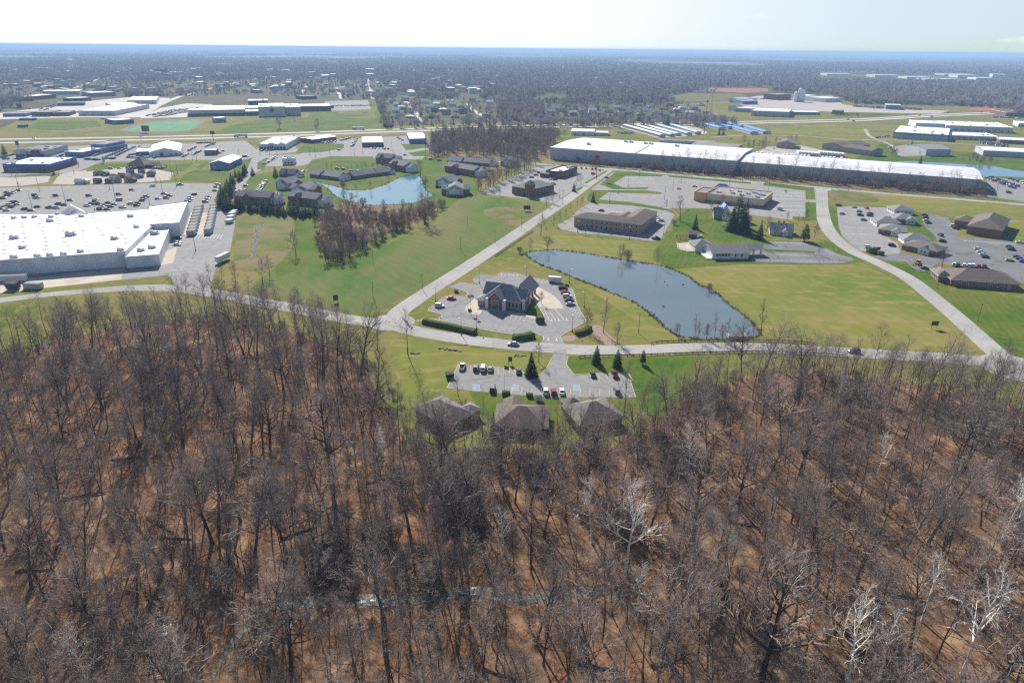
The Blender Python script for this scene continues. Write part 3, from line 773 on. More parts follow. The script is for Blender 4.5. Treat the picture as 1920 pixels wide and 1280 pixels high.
# ---------------------------------------------------------------- buildings
def wallm(n, a, b=None, s=.8, **k):
    return mat(n, a, b or tuple(x * .86 for x in a), s, .85, **k)
def seam(n, a, b, scale, rough=.5, metal=0.0):
    """sheet-metal roof with broad faint ribs"""
    return mat(n, a, b, scale, rough, c3=tuple(x * .9 for x in a), scale3=.03, metal=metal, spec=.4)
k_brick = wallm('brick', (.29, .13, .085), (.22, .105, .075), 1.5)
k_tanbrick = wallm('tan_brick', (.4, .29, .21), (.33, .24, .18), 1.2)
k_dbrick = wallm('dark_brick', (.22, .125, .095), (.17, .1, .08), 1.2)
k_cream = wallm('cream_stucco', (.64, .55, .36), (.58, .5, .33), .3)
k_orange = wallm('orange_stucco', (.66, .38, .12), (.58, .33, .11), .3)
k_white = wallm('white_siding', (.72, .72, .72), (.66, .66, .67), .3)
k_lgrey = wallm('light_grey_siding', (.55, .55, .56), (.52, .52, .53), .2)
k_grey = wallm('grey_metal_wall', (.44, .46, .49), (.4, .42, .45), .12)
k_blue = wallm('blue_wall', (.06, .24, .66), (.05, .2, .58), .3)
k_navy = wallm('slate_blue_wall', (.16, .25, .44), (.13, .21, .38), .3)
k_teal = wallm('green_wall', (.1, .36, .32), (.09, .3, .27), .3)
k_tanw = wallm('tan_metal_wall', (.36, .31, .26), (.31, .27, .23), .2)
k_dark = wallm('dark_wall', (.07, .07, .08), (.1, .1, .11), .3)
k_glass = mat('window_glass', (.03, .04, .05), (.05, .065, .08), .3, .08, spec=.6)
k_wglass = mat('pale_window_glass', (.1, .12, .13), (.16, .18, .19), .3, .12, spec=.6)
k_frame = wallm('white_trim', (.7, .7, .69), (.62, .62, .61), .5)
k_door = wallm('grey_door', (.3, .3, .32))
r_white = mat('white_membrane_roof', (.74, .75, .77), (.66, .67, .69), .02, .7, c3=(.6, .6, .61), scale3=.12, stripe=(14, 4.5, .12))
r_metal = mat('pale_metal_roof', (.55, .56, .57), (.62, .63, .64), .03, .6, c3=(.48, .49, .5), scale3=.05, stripe=(-25, 5, .16))
r_shing = mat('grey_shingle', (.21, .21, .215), (.25, .25, .255), .4, .9, c3=(.19, .19, .195), scale3=2.5)
r_slate = mat('blue_grey_shingle', (.225, .232, .255), (.27, .278, .3), .4, .9, c3=(.2, .205, .22), scale3=2.5)
r_brown = mat('brown_shingle', (.13, .11, .1), (.165, .142, .13), .4, .9, c3=(.165, .135, .12), scale3=2.5)
r_tan = mat('weathered_shingle', (.165, .15, .14), (.2, .185, .175), .4, .9, c3=(.19, .17, .155), scale3=2.5)
r_blue = seam('blue_metal_roof', (.1, .22, .5), (.12, .26, .55), .05)
r_lblue = seam('pale_blue_metal_roof', (.36, .47, .62), (.42, .53, .67), .05)
r_grey = mat('grey_gravel_roof', (.27, .255, .24), (.33, .31, .29), .15, .95, c3=(.22, .21, .2), scale3=.05)
k_rtu = wallm('rooftop_unit_metal', (.66, .66, .66), (.56, .56, .57), 1)
k_skyl = wallm('skylight_dome', (.64, .65, .66), (.58, .59, .6))
RB = random.Random(5)
CLEAR = []      # open yards of the far buildings
def box_frame(A, B):
    return A, math.atan2(B[1] - A[1], B[0] - A[0]), math.dist(A, B)
def P_(mb, name, mats, root, label=None):
    o = mb.build(name, mats, root)
    if label:
        o['label'] = label
    return o
def rtu(root, x, y, z, s=1.0):
    m = MB()
    m.box(x, y, z, x + 2.4 * s, y + 1.8 * s, z + 1.2 * s, 0, True)
    m.box(x + .2 * s, y + .3 * s, z + 1.2 * s, x + 1.0 * s, y + 1.3 * s, z + 1.45 * s)
    m.box(x + 2.4 * s, y + .4 * s, z, x + 3.1 * s, y + 1.4 * s, z + .7 * s, 0, True)
    P_(m, 'rooftop_unit', [k_rtu], root)
def window(root, face, u, w, z0, z1, d, glass=None, name='window'):
    """one window or door set 4 cm proud of a face: d = that face's own x or y"""
    m = MB()
    e = .05
    f = min(.12, w * .12)
    def bx(a0, a1, b0, b1, o, mm):
        if face == 'S':
            m.box(a0, d - o, b0, a1, d + .02, b1, mm, True)
        elif face == 'N':
            m.box(a0, d - .02, b0, a1, d + o, b1, mm, True)
        elif face == 'E':
            m.box(d - .02, a0, b0, d + o, a1, b1, mm, True)
        else:
            m.box(d - o, a0, b0, d + .02, a1, b1, mm, True)
    bx(u, u + w, z0, z0 + f, e + .03, 0)
    bx(u, u + w, z1 - f, z1, e, 0)
    bx(u, u + f, z0 + f, z1 - f, e, 0)
    bx(u + w - f, u + w, z0 + f, z1 - f, e, 0)
    bx(u + f, u + w - f, z0 + f, z1 - f, .03, 1)
    P_(m, name, [k_frame, glass or k_glass], root)
def hiproof(x0, y0, x1, y1, z, rise, o, m, flat=0.0):
    x0, y0, x1, y1 = x0 - o, y0 - o, x1 + o, y1 + o
    w, d = x1 - x0, y1 - y0
    h = min(w, d) / 2
    if w >= d:
        a, b = (x0 + h, (y0 + y1) / 2), (x1 - h, (y0 + y1) / 2)
    else:
        a, b = ((x0 + x1) / 2, y0 + h), ((x0 + x1) / 2, y1 - h)
    if math.dist(a, b) < .05:
        b = (a[0] + .05, a[1])
    c = [(x0, y0), (x1, y0), (x1, y1), (x0, y1)]
    m.add([(*p, z) for p in c] + [(*p, z + .22) for p in c], [(0, 1, 5, 4), (1, 2, 6, 5), (2, 3, 7, 6), (3, 0, 4, 7), (3, 2, 1, 0)], 1)
    v = [(*p, z + .22) for p in c] + [(*a, z + rise), (*b, z + rise)]
    m.add(v, [(0, 1, 5, 4), (1, 2, 5), (2, 3, 4, 5), (3, 0, 4)] if w >= d else [(0, 1, 4), (1, 2, 5, 4), (2, 3, 5), (3, 0, 4, 5)], 0)
def gabroof(x0, y0, x1, y1, z, rise, o, m, ax, oe=None):
    """gable roof, ridge along ax, as a 0.2 m slab"""
    oe = o if oe is None else oe
    if ax == 'x':
        yc = (y0 + y1) / 2
        k = rise / ((y1 - y0) / 2)
        pr = [(y0 - o, z - o * k), (yc, z + rise), (y1 + o, z - o * k)]
        mk = lambda t, q: (x0 - oe if t == 0 else x1 + oe, q[0], q[1])
    else:
        xc = (x0 + x1) / 2
        k = rise / ((x1 - x0) / 2)
        pr = [(x0 - o, z - o * k), (xc, z + rise), (x1 + o, z - o * k)]
        mk = lambda t, q: (q[0], y0 - oe if t == 0 else y1 + oe, q[1])
    T = .22
    v = [mk(t, (q[0], q[1] + T + .02)) for t in (0, 1) for q in pr] + [mk(t, (q[0], q[1] + .02)) for t in (0, 1) for q in pr]
    m.add(v, [(0, 1, 4, 3), (1, 2, 5, 4)] if ax == 'y' else [(0, 3, 4, 1), (1, 4, 5, 2)], 0)
    m.add(v, [(6, 9, 10, 7), (7, 10, 11, 8), (0, 6, 7, 1), (1, 7, 8, 2), (3, 4, 10, 9), (4, 5, 11, 10), (0, 3, 9, 6), (2, 8, 11, 5)], 1)
def wing(root, x0, y0, x1, y1, h, roof='flat', rise=2.0, wm=None, rm=None, win=(), door=(), rtus=0, over=.5, par=.5, base=None, trim=None, gm=None):
    """one block of a building: wall part, roof part, and its windows and doors"""
    m = MB()
    m.prism([(x0, y0), (x1, y0), (x1, y1), (x0, y1)], 0, h, 0, top=False)
    if roof == 'gx':
        yc = (y0 + y1) / 2
        m.add([(x0, y0, h), (x0, y1, h), (x0, yc, h + rise), (x1, y0, h), (x1, y1, h), (x1, yc, h + rise)], [(0, 2, 1), (3, 4, 5)], 1 if gm else 0)
    if roof == 'gy':
        xc = (x0 + x1) / 2
        m.add([(x0, y0, h), (x1, y0, h), (xc, y0, h + rise), (x0, y1, h), (x1, y1, h), (xc, y1, h + rise)], [(0, 1, 2), (3, 5, 4)], 1 if gm else 0)
    P_(m, 'wall', [wm, gm or wm], root)
    r = MB()
    if roof == 'hip':
        hiproof(x0, y0, x1, y1, h, rise, over, r)
    elif roof == 'gx':
        gabroof(x0, y0, x1, y1, h, rise, over, r, 'x')
    elif roof == 'gy':
        gabroof(x0, y0, x1, y1, h, rise, over, r, 'y')
    elif roof == 'low':
        gabroof(x0, y0, x1, y1, h, rise, .3, r, 'x')
    else:
        t = .35
        r.add([(x0 + t, y0 + t, h - par), (x1 - t, y0 + t, h - par), (x1 - t, y1 - t, h - par), (x0 + t, y1 - t, h - par)], [(0, 1, 2, 3)], 0)
        for a in ((x0 - .06, y0 - .06, x1 + .06, y0 + t), (x0 - .06, y1 - t, x1 + .06, y1 + .06), (x0 - .06, y0 + t, x0 + t, y1 - t), (x1 - t, y0 + t, x1 + .06, y1 - t)):
            r.box(a[0], a[1], h - par, a[2], a[3], h + .12, 1, True)
    P_(r, 'roof', [rm, trim or k_frame], root)
    if base:
        b = MB()
        bm, bz0, bz1 = base
        b.box(x0 - .05, y0 - .05, bz0, x1 + .05, y0, bz1, 0, True)
        b.box(x1, y0 - .05, bz0, x1 + .05, y1, bz1, 0, True)
        b.box(x0 - .05, y0, bz0, x0, y1, bz1, 0, True)
        P_(b, 'wall_band', [bm], root)
    for q in win:
        f, n, w, z0, z1 = q[:5]
        a, b_ = (x0, x1) if f in 'SN' else (y0, y1)
        u0, u1 = (q[5], q[6]) if len(q) > 6 else (a + 1, b_ - 1)
        d = {'S': y0, 'N': y1, 'E': x1, 'W': x0}[f]
        if base:
            d += {'S': -.05, 'N': 0, 'E': .05, 'W': -.05}[f]
        for i in range(n):
            c_ = u0 + (u1 - u0) * (i + .5) / n
            window(root, f, c_ - w / 2, w, z0, z1, d, q[7] if len(q) > 7 else None)
    for f, u, w, hh in door:
        d = {'S': y0, 'N': y1, 'E': x1, 'W': x0}[f]
        if base:
            d += {'S': -.05, 'N': 0, 'E': .05, 'W': -.05}[f]
        window(root, f, u, w, .02, hh, d, k_door, 'door')
    for i in range(rtus):
        s = RB.uniform(.8, 1.5)
        rtu(root, RB.uniform(x0 + 2, x1 - 5), RB.uniform(y0 + 2, y1 - 4), h - par, s)
def house(name, label, A, B, depth, cat='building', group=None, world=False):
    if not world:
        A, B = g(*A), g(*B)
    A, rz, L = box_frame(A, B)
    return empty(name, label, cat, (A[0], A[1], 0), rz, group), L
def simple(name, label, A, B, depth, h, roof='flat', rise=2, wm=None, rm=None, cat='building', group=None, world=False, **k):
    r, L = house(name, label, A, B, depth, cat, group, world)
    wing(r, 0, 0, L, depth, h, roof, rise, wm, rm, **k)
    return r, L
# the bank
bk, _ = house('bank_building', 'brick bank with steep grey hipped roof and arched gable windows', (-15, 297), (4, 290.5), 15, 'bank', None, True)
wing(bk, 2, 1.6, 19, 14, 4.2, 'hip', 5.7, k_tanbrick, r_slate, win=[('S', 3, 1.3, 1, 3.4, 12.8, 18.4), ('E', 2, 1.2, 1, 3.3, 1.9, 4.2)], over=.7)
wing(bk, 4.4, -.8, 11.2, 7.5, 5.1, 'gy', 3.2, k_brick, r_slate, win=[('S', 1, 3.6, .1, 4.3, 6, 9.6, k_wglass)], over=.75)
m = MB()
for i in range(11):
    a0, a1 = math.pi * i / 11, math.pi * (i + 1) / 11
    m.add([(7.8 + 1.8 * math.cos(t), -.86 + dy, 4.35 + 1.8 * math.sin(t)) for dy in (0, .1) for t in (a0, a1)] + [(7.8, -.86 + dy, 4.35) for dy in (0, .1)], [(0, 4, 1), (0, 1, 3, 2)], 0)
for i in range(1, 5):
    a = math.pi * i / 5
    m.tube((7.8, -.88, 4.35), (7.8 + 1.8 * math.cos(a), -.88, 4.35 + 1.8 * math.sin(a)), .06, .06, 4, 1)
for i in range(12):
    a0, a1 = math.pi * i / 12, math.pi * (i + 1) / 12
    m.tube((7.8 + 1.85 * math.cos(a0), -.88, 4.35 + 1.85 * math.sin(a0)), (7.8 + 1.85 * math.cos(a1), -.88, 4.35 + 1.85 * math.sin(a1)), .09, .09, 4, 1)
P_(m, 'arched_window', [k_glass, k_frame], bk)
for x in (3.0, 11.2):
    m = MB()
    m.box(x, -.95, 0, x + 1.4, 0.6, 4.9, 0, True)
    P_(m, 'pilaster', [k_white], bk)
wing(bk, 12.2, 4.2, 20.4, 11, 5.1, 'gx', 3.2, k_brick, r_slate, win=[('E', 1, 2.8, .1, 4.6, 6.2, 9, k_wglass)], over=.75)
for y in (2.9, 11):
    m = MB()
    m.box(19.6, y, 0, 20.6, y + 1.3, 4.9, 0, True)
    P_(m, 'pilaster', [k_white], bk)
wing(bk, -1.6, 1.2, 2, 8, 3.1, 'hip', 1.3, k_tanbrick, r_slate, win=[('S', 3, .9, .3, 2.7, -1.4, 1.9, k_wglass), ('W', 3, 1.2, .3, 2.7)], over=.9)
wing(bk, -1, 8.2, 7, 17, 4.0, 'gx', 4.2, k_tanbrick, r_slate, over=.7)
m = MB()
gabroof(11, 12, 19.4, 27.5, 4.5, 4.2, .7, m, 'y')
P_(m, 'drive_through_roof', [r_slate, k_frame], bk)
for x in (11.6, 18.0):
    for y in (17, 22, 26):
        m = MB()
        m.box(x, y, 0, x + .8, y + .8, 4.6)
        P_(m, 'column', [k_brick], bk)
# three offices at the edge of the wood
hA, L_ = house('office_house', 'grey hip-roofed brick office, leftmost of the three by the wood', (-31, 194.5), (-19.8, 183), 15, 'office', None, True)
wing(hA, 0, 0, L_, 11.5, 3, 'hip', 3.6, k_dbrick, r_tan, win=[('S', 5, 1.3, .9, 2.3), ('E', 3, 1.2, .9, 2.3)], over=.8)
wing(hA, L_ - 5.5, 10.5, L_ - .5, 15.5, 3, 'hip', 1.8, k_dbrick, r_shing, win=[('E', 2, 1.2, .9, 2.3)], over=.6)
hB, L_ = house('office_house', 'brown hip-roofed office, the middle one of the three by the wood', (-5, 183.8), (11.6, 182.6), 15, 'office', None, True)
wing(hB, 0, 0, L_, 14, 3, 'hip', 3.8, k_dbrick, r_brown, win=[('S', 6, 1.3, .9, 2.3), ('E', 3, 1.2, .9, 2.3)], over=.8)
wing(hB, 1.5, 12.5, 8, 18, 3, 'gy', 1.6, k_dbrick, r_brown, over=.5)
hA.scale = hB.scale = (.95, .95, .97)
hC, L_ = house('office_house', 'light grey hip-roofed office, rightmost of the three by the wood', (21.5, 184.6), (36, 190), 14, 'office', None, True)
wing(hC, 0, 0, L_, 13.5, 3, 'hip', 3.9, k_tanbrick, r_tan, win=[('S', 5, 1.3, .9, 2.3), ('E', 3, 1.2, .9, 2.3)], over=.8)
wing(hC, 1, 12, 7, 17.5, 3, 'hip', 2, k_tanbrick, r_tan, over=.5)
hC.scale = (.95, .95, .97)
# motel
mo, L_ = house('motel', 'long L-shaped two-storey tan brick motel under brown roofs', (1076, 425), (1200, 440), 14, 'motel')
wing(mo, 0, 0, L_, 14, 6.6, 'hip', 2.6, k_tanbrick, r_brown, win=[('S', 13, 1.5, .7, 2.6), ('S', 13, 1.5, 3.9, 5.7), ('W', 2, 1.5, 3.9, 5.7)], over=.7)
mw, L_ = house('motel_wing', 'right wing of the tan brick motel running away from the view', (1201, 440.3), (1231, 415.5), 14, 'motel')
wing(mw, 0.4, .3, L_, 14.5, 6.6, 'hip', 3.2, k_tanbrick, r_brown, win=[('S', 12, 1.4, .7, 2.6), ('S', 12, 1.4, 3.9, 5.7)], over=.7)
wing(mw, 26, 14.5, 36, 24, 4, 'gx', 2, k_tanbrick, r_brown, over=.6)
m = MB()
m.box(29, 24, 3, 39, 33, 3.5, 0, True)
P_(m, 'entrance_canopy', [r_brown], mw)
# office with tower, restaurant
o_, L_ = house('towered_office', 'dark-roofed brick office with a square arched entrance tower', (960, 363), (997, 369.5), 30, 'office')
wing(o_, 0, 0, L_ - .5, 30, 6, 'hip', 4, k_dbrick, r_shing, win=[('E', 7, 1.8, 1, 4), ('S', 3, 1.8, 1, 4, 1, 13)], over=.6)
wing(o_, L_ - 6.2, -1.6, L_ - .2, 4.2, 10, 'hip', 3.2, k_brick, r_shing, win=[('S', 1, 2.2, .1, 4.5), ('S', 1, 1.4, 7, 8.6)], over=.3)
rs, L_ = house('restaurant', 'flat white-roofed brick restaurant across the lane from the towered office', (1023, 331.5), (1053, 334.5), 30, 'restaurant')
wing(rs, 0, 0, L_, 36, 6, 'flat', 0, k_dbrick, r_white, win=[('S', 4, 1.6, 1, 3), ('E', 8, 1.8, 1, 3.2)], rtus=4, par=.9, trim=k_dbrick)
wing(rs, -4, -4, 5, .5, 3.6, 'hip', 1, k_dbrick, r_shing)
# cream restaurant block
cr_, L_ = house('restaurant_hall', 'cream and orange flat-roofed restaurant hall with rooftop units', (1301, 375.5), (1429, 390), 34, 'restaurant')
wing(cr_, 9.6, 0, L_, 36, 6.6, 'flat', 0, k_cream, r_grey, rtus=0, base=(k_brick, 0, 1.7), door=[('S', 30, 1.4, 2.2), ('S', 44, 1.4, 2.2)], par=.5, trim=k_cream)
wing(cr_, 0, -1.2, 9.4, 22, 7.1, 'flat', 0, k_orange, r_grey, par=.5, trim=k_orange, win=[('W', 4, 2, 1, 3)])
wing(cr_, 21.2, -.5, 23.8, 1.5, 6.9, 'flat', 0, k_orange, r_grey, trim=k_orange, par=.3)
wing(cr_, 6, 36.2, 17, 42, 5, 'hip', 3.4, k_brick, r_blue)
for x, y in ((15, 9), (22, 20), (25, 12), (28, 22), (33, 8), (36, 16), (39, 24), (43, 20), (45, 7), (47, 17), (52, 12)):
    if x < L_ - 4:
        rtu(cr_, x, y, 6.1, 1.15)
# white building with canopy
cb, L_ = house('clubhouse', 'white clubhouse with grey roof and drive-under canopy by the striped car park', (1335, 486), (1403, 485), 14, 'building')
wing(cb, 0, 0, L_, 15, 3.7, 'gx', 2.8, k_white, r_shing, win=[('S', 5, 1.7, 1.6, 3.2, 2, 10.5), ('S', 2, 1.3, 1.2, 2.8, 12, 19)], over=.9)
wing(cb, -5, 15.2, 6, 27, 3.5, 'hip', 3, k_white, r_shing)
m = MB()
gabroof(L_ + .9, 5.5, L_ + 10.5, 13, 4.1, 1.6, .6, m, 'x')
P_(m, 'canopy_roof', [r_shing, k_frame], cb)
for x in (L_ + 5.2, L_ + 9.6):
    m = MB()
    m.box(x, 6, 0, x + .8, 7, 4.0)
    P_(m, 'column', [k_white], cb)
m = MB()
m.box(-3.2, -.4, .25, -.05, 11, .6, 0, True)
for i in range(8):
    m.box(-3.2, -.4 + i * 1.6, .6, -3.1, -.3 + i * 1.6, 1.5)
m.box(-3.2, -.4, 1.45, -3.1, 11, 1.55, 0, True)
P_(m, 'deck', [k_white], cb)
fe = tag(MB().build('patio_fence', [k_white]), 'white post and rail fence round the sandy patio', 'fence')
m = MB()
fp = G([(330, 800), (340, 850), (430, 870), (560, 866)], 0, 1200, 290, 4.8)
for x, y, h_ in along(fp, 2):
    m.obox(x, y, 0, .12, .12, 1.3, h_)
for a, b in zip(fp, fp[1:]):
    for z in (.6, 1.2):
        m.tube((*a, z), (*b, z), .06, .06, 4)
fe.data = m.mesh('patio_fence', [k_white])
h6, L_ = house('old_house', 'old house with a blue gabled roof in front of the cream restaurant', (1338, 411), (1368, 412), 9, 'house')
wing(h6, 0, 0, L_ * .55, 9, 4.2, 'gx', 3.4, k_tanbrick, r_slate, win=[('S', 2, 1, 1, 2.6)])
wing(h6, L_ * .45, 3, L_, 12, 5.2, 'gy', 4.6, k_white, r_blue, win=[('S', 2, 1, 1, 2.6), ('S', 1, 1, 5.4, 6.6)])
wing(h6, L_ * .5, -4, L_ + 1, 2.8, 2.8, 'gx', 1.5, k_white, r_tan)
m = MB()
m.box(L_ * .2, 4, 6, L_ * .2 + .9, 4.9, 9)
P_(m, 'chimney', [k_brick], h6)
h6b, L_ = house('cottage', 'small grey-roofed cottage right of the tall spruces', (1388, 420), (1408, 421), 7, 'house')
wing(h6b, 0, 0, L_, 7, 3, 'gx', 2, k_lgrey, r_tan, win=[('S', 2, 1, 1, 2.2)])
h7, L_ = house('chimney_house', 'dark grey house with two brick chimneys and a small front gable', (1443, 440), (1485, 443), 11, 'house')
wing(h7, 0, 0, L_, 12, 2.9, 'gx', 3.8, k_lgrey, r_shing, win=[('S', 3, 1.1, .9, 2.3)], over=.6)
wing(h7, L_ * .55, -1.6, L_ * .55 + 3.4, 1, 2.9, 'gy', 1.8, k_white, r_shing, win=[('S', 1, 1, .9, 2.3)], over=.4)
for x in (4.6, 7.6):
    m = MB()
    m.box(x, 7, 4, x + 1.2, 8, 8)
    P_(m, 'chimney', [k_brick], h7)
sh, L_ = simple('garden_shed', 'dark timber shed in the park lawn above the clubhouse', (1291, 446), (1306, 447), 5, 2.8, 'gx', 1.4, k_dark, r_shing, cat='shed')
sh, L_ = simple('utility_box', 'small white bin shed by the empty car park', (1457, 394), (1466, 395), 3, 2.4, 'flat', 0, k_lgrey, r_metal, cat='shed', par=.2)
# medical offices and brick buildings on the right
for n_, A, B, D, rm, extra in (('far pair rear', (1676, 402), (1712, 403), 13, r_shing, 0), ('far pair front', (1677, 418.5), (1716, 420.5), 14, r_shing, 1), ('left pair rear', (1643, 425), (1686, 427), 14, r_shing, 0), ('left pair front', (1646, 438), (1694, 444), 15, r_shing, 1), ('near pair rear', (1694, 458), (1742, 461), 12, r_slate, 0), ('near pair front', (1690, 467.5), (1754, 481), 13, r_tan, 1)):
    mm, L_ = house('medical_office', 'low hip-roofed medical office, ' + n_ + ' of three pairs', A, B, D, 'office', 'low hip-roofed medical offices')
    wing(mm, 0, 0, L_, D, 3, 'hip', 3.2, k_brick if extra else k_white, rm, win=[('S', 4, 1.4, .9, 2.4), ('W', 3, 1.3, .9, 2.4)], over=.8)
    if extra:
        wing(mm, L_ * .5, -1.4, L_ * .5 + 6, 2, 3, 'gy', 1.8, k_white, rm, win=[('S', 2, 1.2, .9, 2.4)], over=.5)
bb, L_ = house('brick_hall', 'big brown brick hall with a wide dark roof and columned porch', (1811, 438), (1874.5, 447), 40, 'building')
wing(bb, 0, 0, L_, 42, 5.2, 'hip', 5.0, k_brick, r_brown, over=.7, door=[('W', 14, 1.4, 2.3)])
wing(bb, -10, 18, -.3, 30, 4.4, 'hip', 2.8, k_brick, r_brown, win=[('S', 3, 1.6, .8, 3.2), ('W', 3, 1.6, .8, 3.2)], over=.9)
lb, L_ = house('brick_office', 'long single-storey brick office with brown roof at the right edge', (1782, 535), (1909, 544), 19, 'office')
wing(lb, 0, 0, L_, 19, 3.1, 'hip', 4.2, k_brick, r_brown, win=[('S', 11, 1.3, .9, 2.3, 1, L_ - 6), ('W', 3, 1.6, .5, 2.5)], door=[('S', L_ - 5, 1.3, 2.2)], over=.8)
wing(lb, -4.5, 5, 1, 17, 3.1, 'hip', 2.6, k_brick, r_tan, win=[('S', 1, 1.6, .5, 2.5), ('W', 3, 1.6, .5, 2.5)], over=.7)
# the warehouse
A, B = g(1032, 276.5, 12.3), g(1382, 302, 12.3)
w1, L_ = simple('warehouse', 'very long grey warehouse with a white roof, its taller left half', A, B, 100, 12.3, 'gx', 2.2, k_grey, r_metal, world=True, win=[('W', 4, 5, .1, 4.5)], door=[('S', 14, 5, 4.5), ('S', 30, 5, 4.5), ('S', 62, 4, 4.2)], cat='warehouse', over=.3)
for x, y in ((60, 70), (66, 70), (84, 66), (90, 66), (120, 60), (30, 30)):
    rtu(w1, x, y, 12.3 + (1 - abs(y - 50) / 50) * 2.2 + .2, 1.6)
m = MB()
m.tube((95, 0, 12.75), (95, 50, 14.95), .4, .4, 4)
P_(m, 'roof_seam', [r_white], w1)
A, B = g(1385, 303.5, 10.6), g(1843, 337.5, 10.6)
w2, L_ = simple('warehouse', 'very long grey warehouse with a white roof, its lower right half', A, B, 74, 10.6, 'gx', 2.0, k_grey, r_metal, world=True, cat='warehouse', over=.3, win=[('E', 6, 4, .1, 4)])
# big store, left
SH = 8.6
st, _ = house('store', 'huge white-roofed flat store dotted with skylights at the left edge', (0, 0), (1, 0), 1, 'store', None, True)
def store_block(px, h, par, label=None):
    pl = G(px, h)
    m = MB()
    m.prism(pl, 0, h, 0, top=False)
    P_(m, 'wall', [k_lgrey], st, label)
    r = MB()
    r.sheet(pl, h - par)
    o_ = len(pl)
    a = sum(pl[i][0] * pl[(i + 1) % o_][1] - pl[(i + 1) % o_][0] * pl[i][1] for i in range(o_))
    q = pl if a > 0 else pl[::-1]
    r.kerb(q, .4, h + .06, 0, True)
    for i in range(0):
        pass
    P_(r, 'roof', [r_white], st)
store_block([(-330, 505), (0, 487.5), (234, 471), (283, 424), (281, 391), (165, 399), (165, 401), (0, 401), (-330, 408)], SH, .3)
store_block([(233, 481.5), (297, 476.5), (317.5, 426.5), (283.5, 424.5)], 6.4, .3, 'lower annex on the corner')
store_block([(281.5, 420), (335, 417), (351.5, 377.5), (281, 386.5)], 9.3, .3, 'taller block at the far corner')
def at_z(px, py, z):
    return g(px, py, z)
q = random.Random(3)
inv = None
for (z, region, nx, ny) in ((SH - .3, [(-120, 488), (236, 466), (276, 428), (276, 396), (-120, 404)], 14, 14), (9.0, [(288, 416), (332, 413), (346, 382), (288, 390)], 5, 5)):
    w_ = [g(px, py, z) for px, py in region]
    x0, x1 = min(p[0] for p in w_), max(p[0] for p in w_)
    y0, y1 = min(p[1] for p in w_), max(p[1] for p in w_)
    for i in range(nx):
        for j in range(ny):
            x, y = x0 + (x1 - x0) * (i + .5 + (j % 2) * .5 + q.uniform(-.08, .08)) / nx, y0 + (y1 - y0) * (j + .5) / ny
            if inside((x, y), w_) and math.hypot(x, y) < 660 and x > -.78 * (y + 45):
                m = MB()
                m.obox(x, y, z, 2.0, 1.0, .28, -.15 + q.uniform(-.05, .05))
                P_(m, 'skylight', [k_skyl], st)
for px, py, s in ((122, 442, 2.6), (86, 416, 2), (17, 448, 2.2), (34, 466, 1.7), (207, 449, 1.9), (219, 470, 1.6), (18, 484, 1.7), (63, 482, 1.6), (86, 480, 1.6), (112, 478, 1.6), (144, 473, 1.6), (238, 407, 1.8), (250, 427, 1.5), (147, 407, 1.6), (133, 401, 1.6), (103, 402, 1.3), (90, 408, 1.5), (20, 410, 1.5), (40, 409, 1.5), (59, 408, 1.5)):
    x, y = g(px, py, SH - .3)
    rtu(st, x, y, SH - .3, s * .68)
for px, py, s in ((281, 440, 1.6), (277, 466, 1.3), (257, 471, 1.2)):
    x, y = g(px, py, 6.1)
    rtu(st, x, y, 6.1, s)
m = MB()
a, b = g(110, 400, SH), g(158, 397, SH)
ax, ay = (b[0] - a[0]), (b[1] - a[1])
d = math.hypot(ax, ay)
n_ = (-ay / d, ax / d)
for k in (0, 1):
    o = (n_[0] * 3 * k, n_[1] * 3 * k)
    m.add([(a[0] + o[0], a[1] + o[1], SH - .2), (b[0] + o[0], b[1] + o[1], SH - .2), ((a[0] + b[0]) / 2 + o[0], (a[1] + b[1]) / 2 + o[1], SH + 5)], [(0, 1, 2)])
v = m.v
m.add(list(v), [(0, 2, 5, 3), (2, 1, 4, 5)])
P_(m, 'entrance_gable', [k_white], st)
for px0, px1 in (((8, 491), (16, 490.4)), ((20, 490), (29, 489.5)), ((80, 485.5), (88, 485)), ((91, 484.8), (99, 484)), ((137, 481), (145, 480.4)), ((147, 480.2), (155, 479.6)), ((190, 476.5), (197, 476)), ((200, 475.8), (208, 475))):
    m = MB()
    a, b = g(*px0, SH - .9), g(*px1, SH - .9)
    m.obox((a[0] + b[0]) / 2, (a[1] + b[1]) / 2, SH - 1.6, math.dist(a, b), 1.0, .5, math.atan2(b[1] - a[1], b[0] - a[0]))
    P_(m, 'wall_light', [k_frame], st)
for i in range(4):
    a, b = g(299 + i * 4.2, 492 - i * 10), g(303 + i * 4.2, 482 - i * 10)
    m = MB()
    m.obox((a[0] + b[0]) / 2 , (a[1] + b[1]) / 2, .9, 3.4, .3, 3, math.atan2(b[1] - a[1], b[0] - a[0]))
    P_(m, 'dock_door', [k_door], st)
# shops and dealers below the highway
bs, L_ = house('shop', 'long shop with blue parapet and brown brick front, white roof', (8, 322), (97, 322), 34, 'shop')
wing(bs, 0, 0, L_, 46, 7, 'flat', 0, k_blue, r_white, base=(k_dbrick, 0, 4.6), win=[('S', 4, 5, .5, 3.2)], rtus=5, par=.4, trim=k_blue)
d1, L_ = house('car_showroom', 'grey two-tone car showroom with dark glass front at far left', (31, 295.5), (86, 295), 34, 'showroom')
wing(d1, 0, 0, L_, 52, 6.6, 'flat', 0, k_grey, r_grey, win=[('S', 6, 4.6, .3, 3.6)], rtus=4, trim=k_lgrey)
wing(d1, 0, -1.2, L_ * .36, 6, 8.6, 'flat', 0, k_lgrey, r_grey, win=[('S', 3, 3.5, .3, 3.6)], trim=k_frame)
wing(d1, L_ * .55, -1, L_ * .82, 5, 8, 'flat', 0, k_dark, r_grey, win=[('S', 3, 2.6, .3, 3.6)], trim=k_grey)
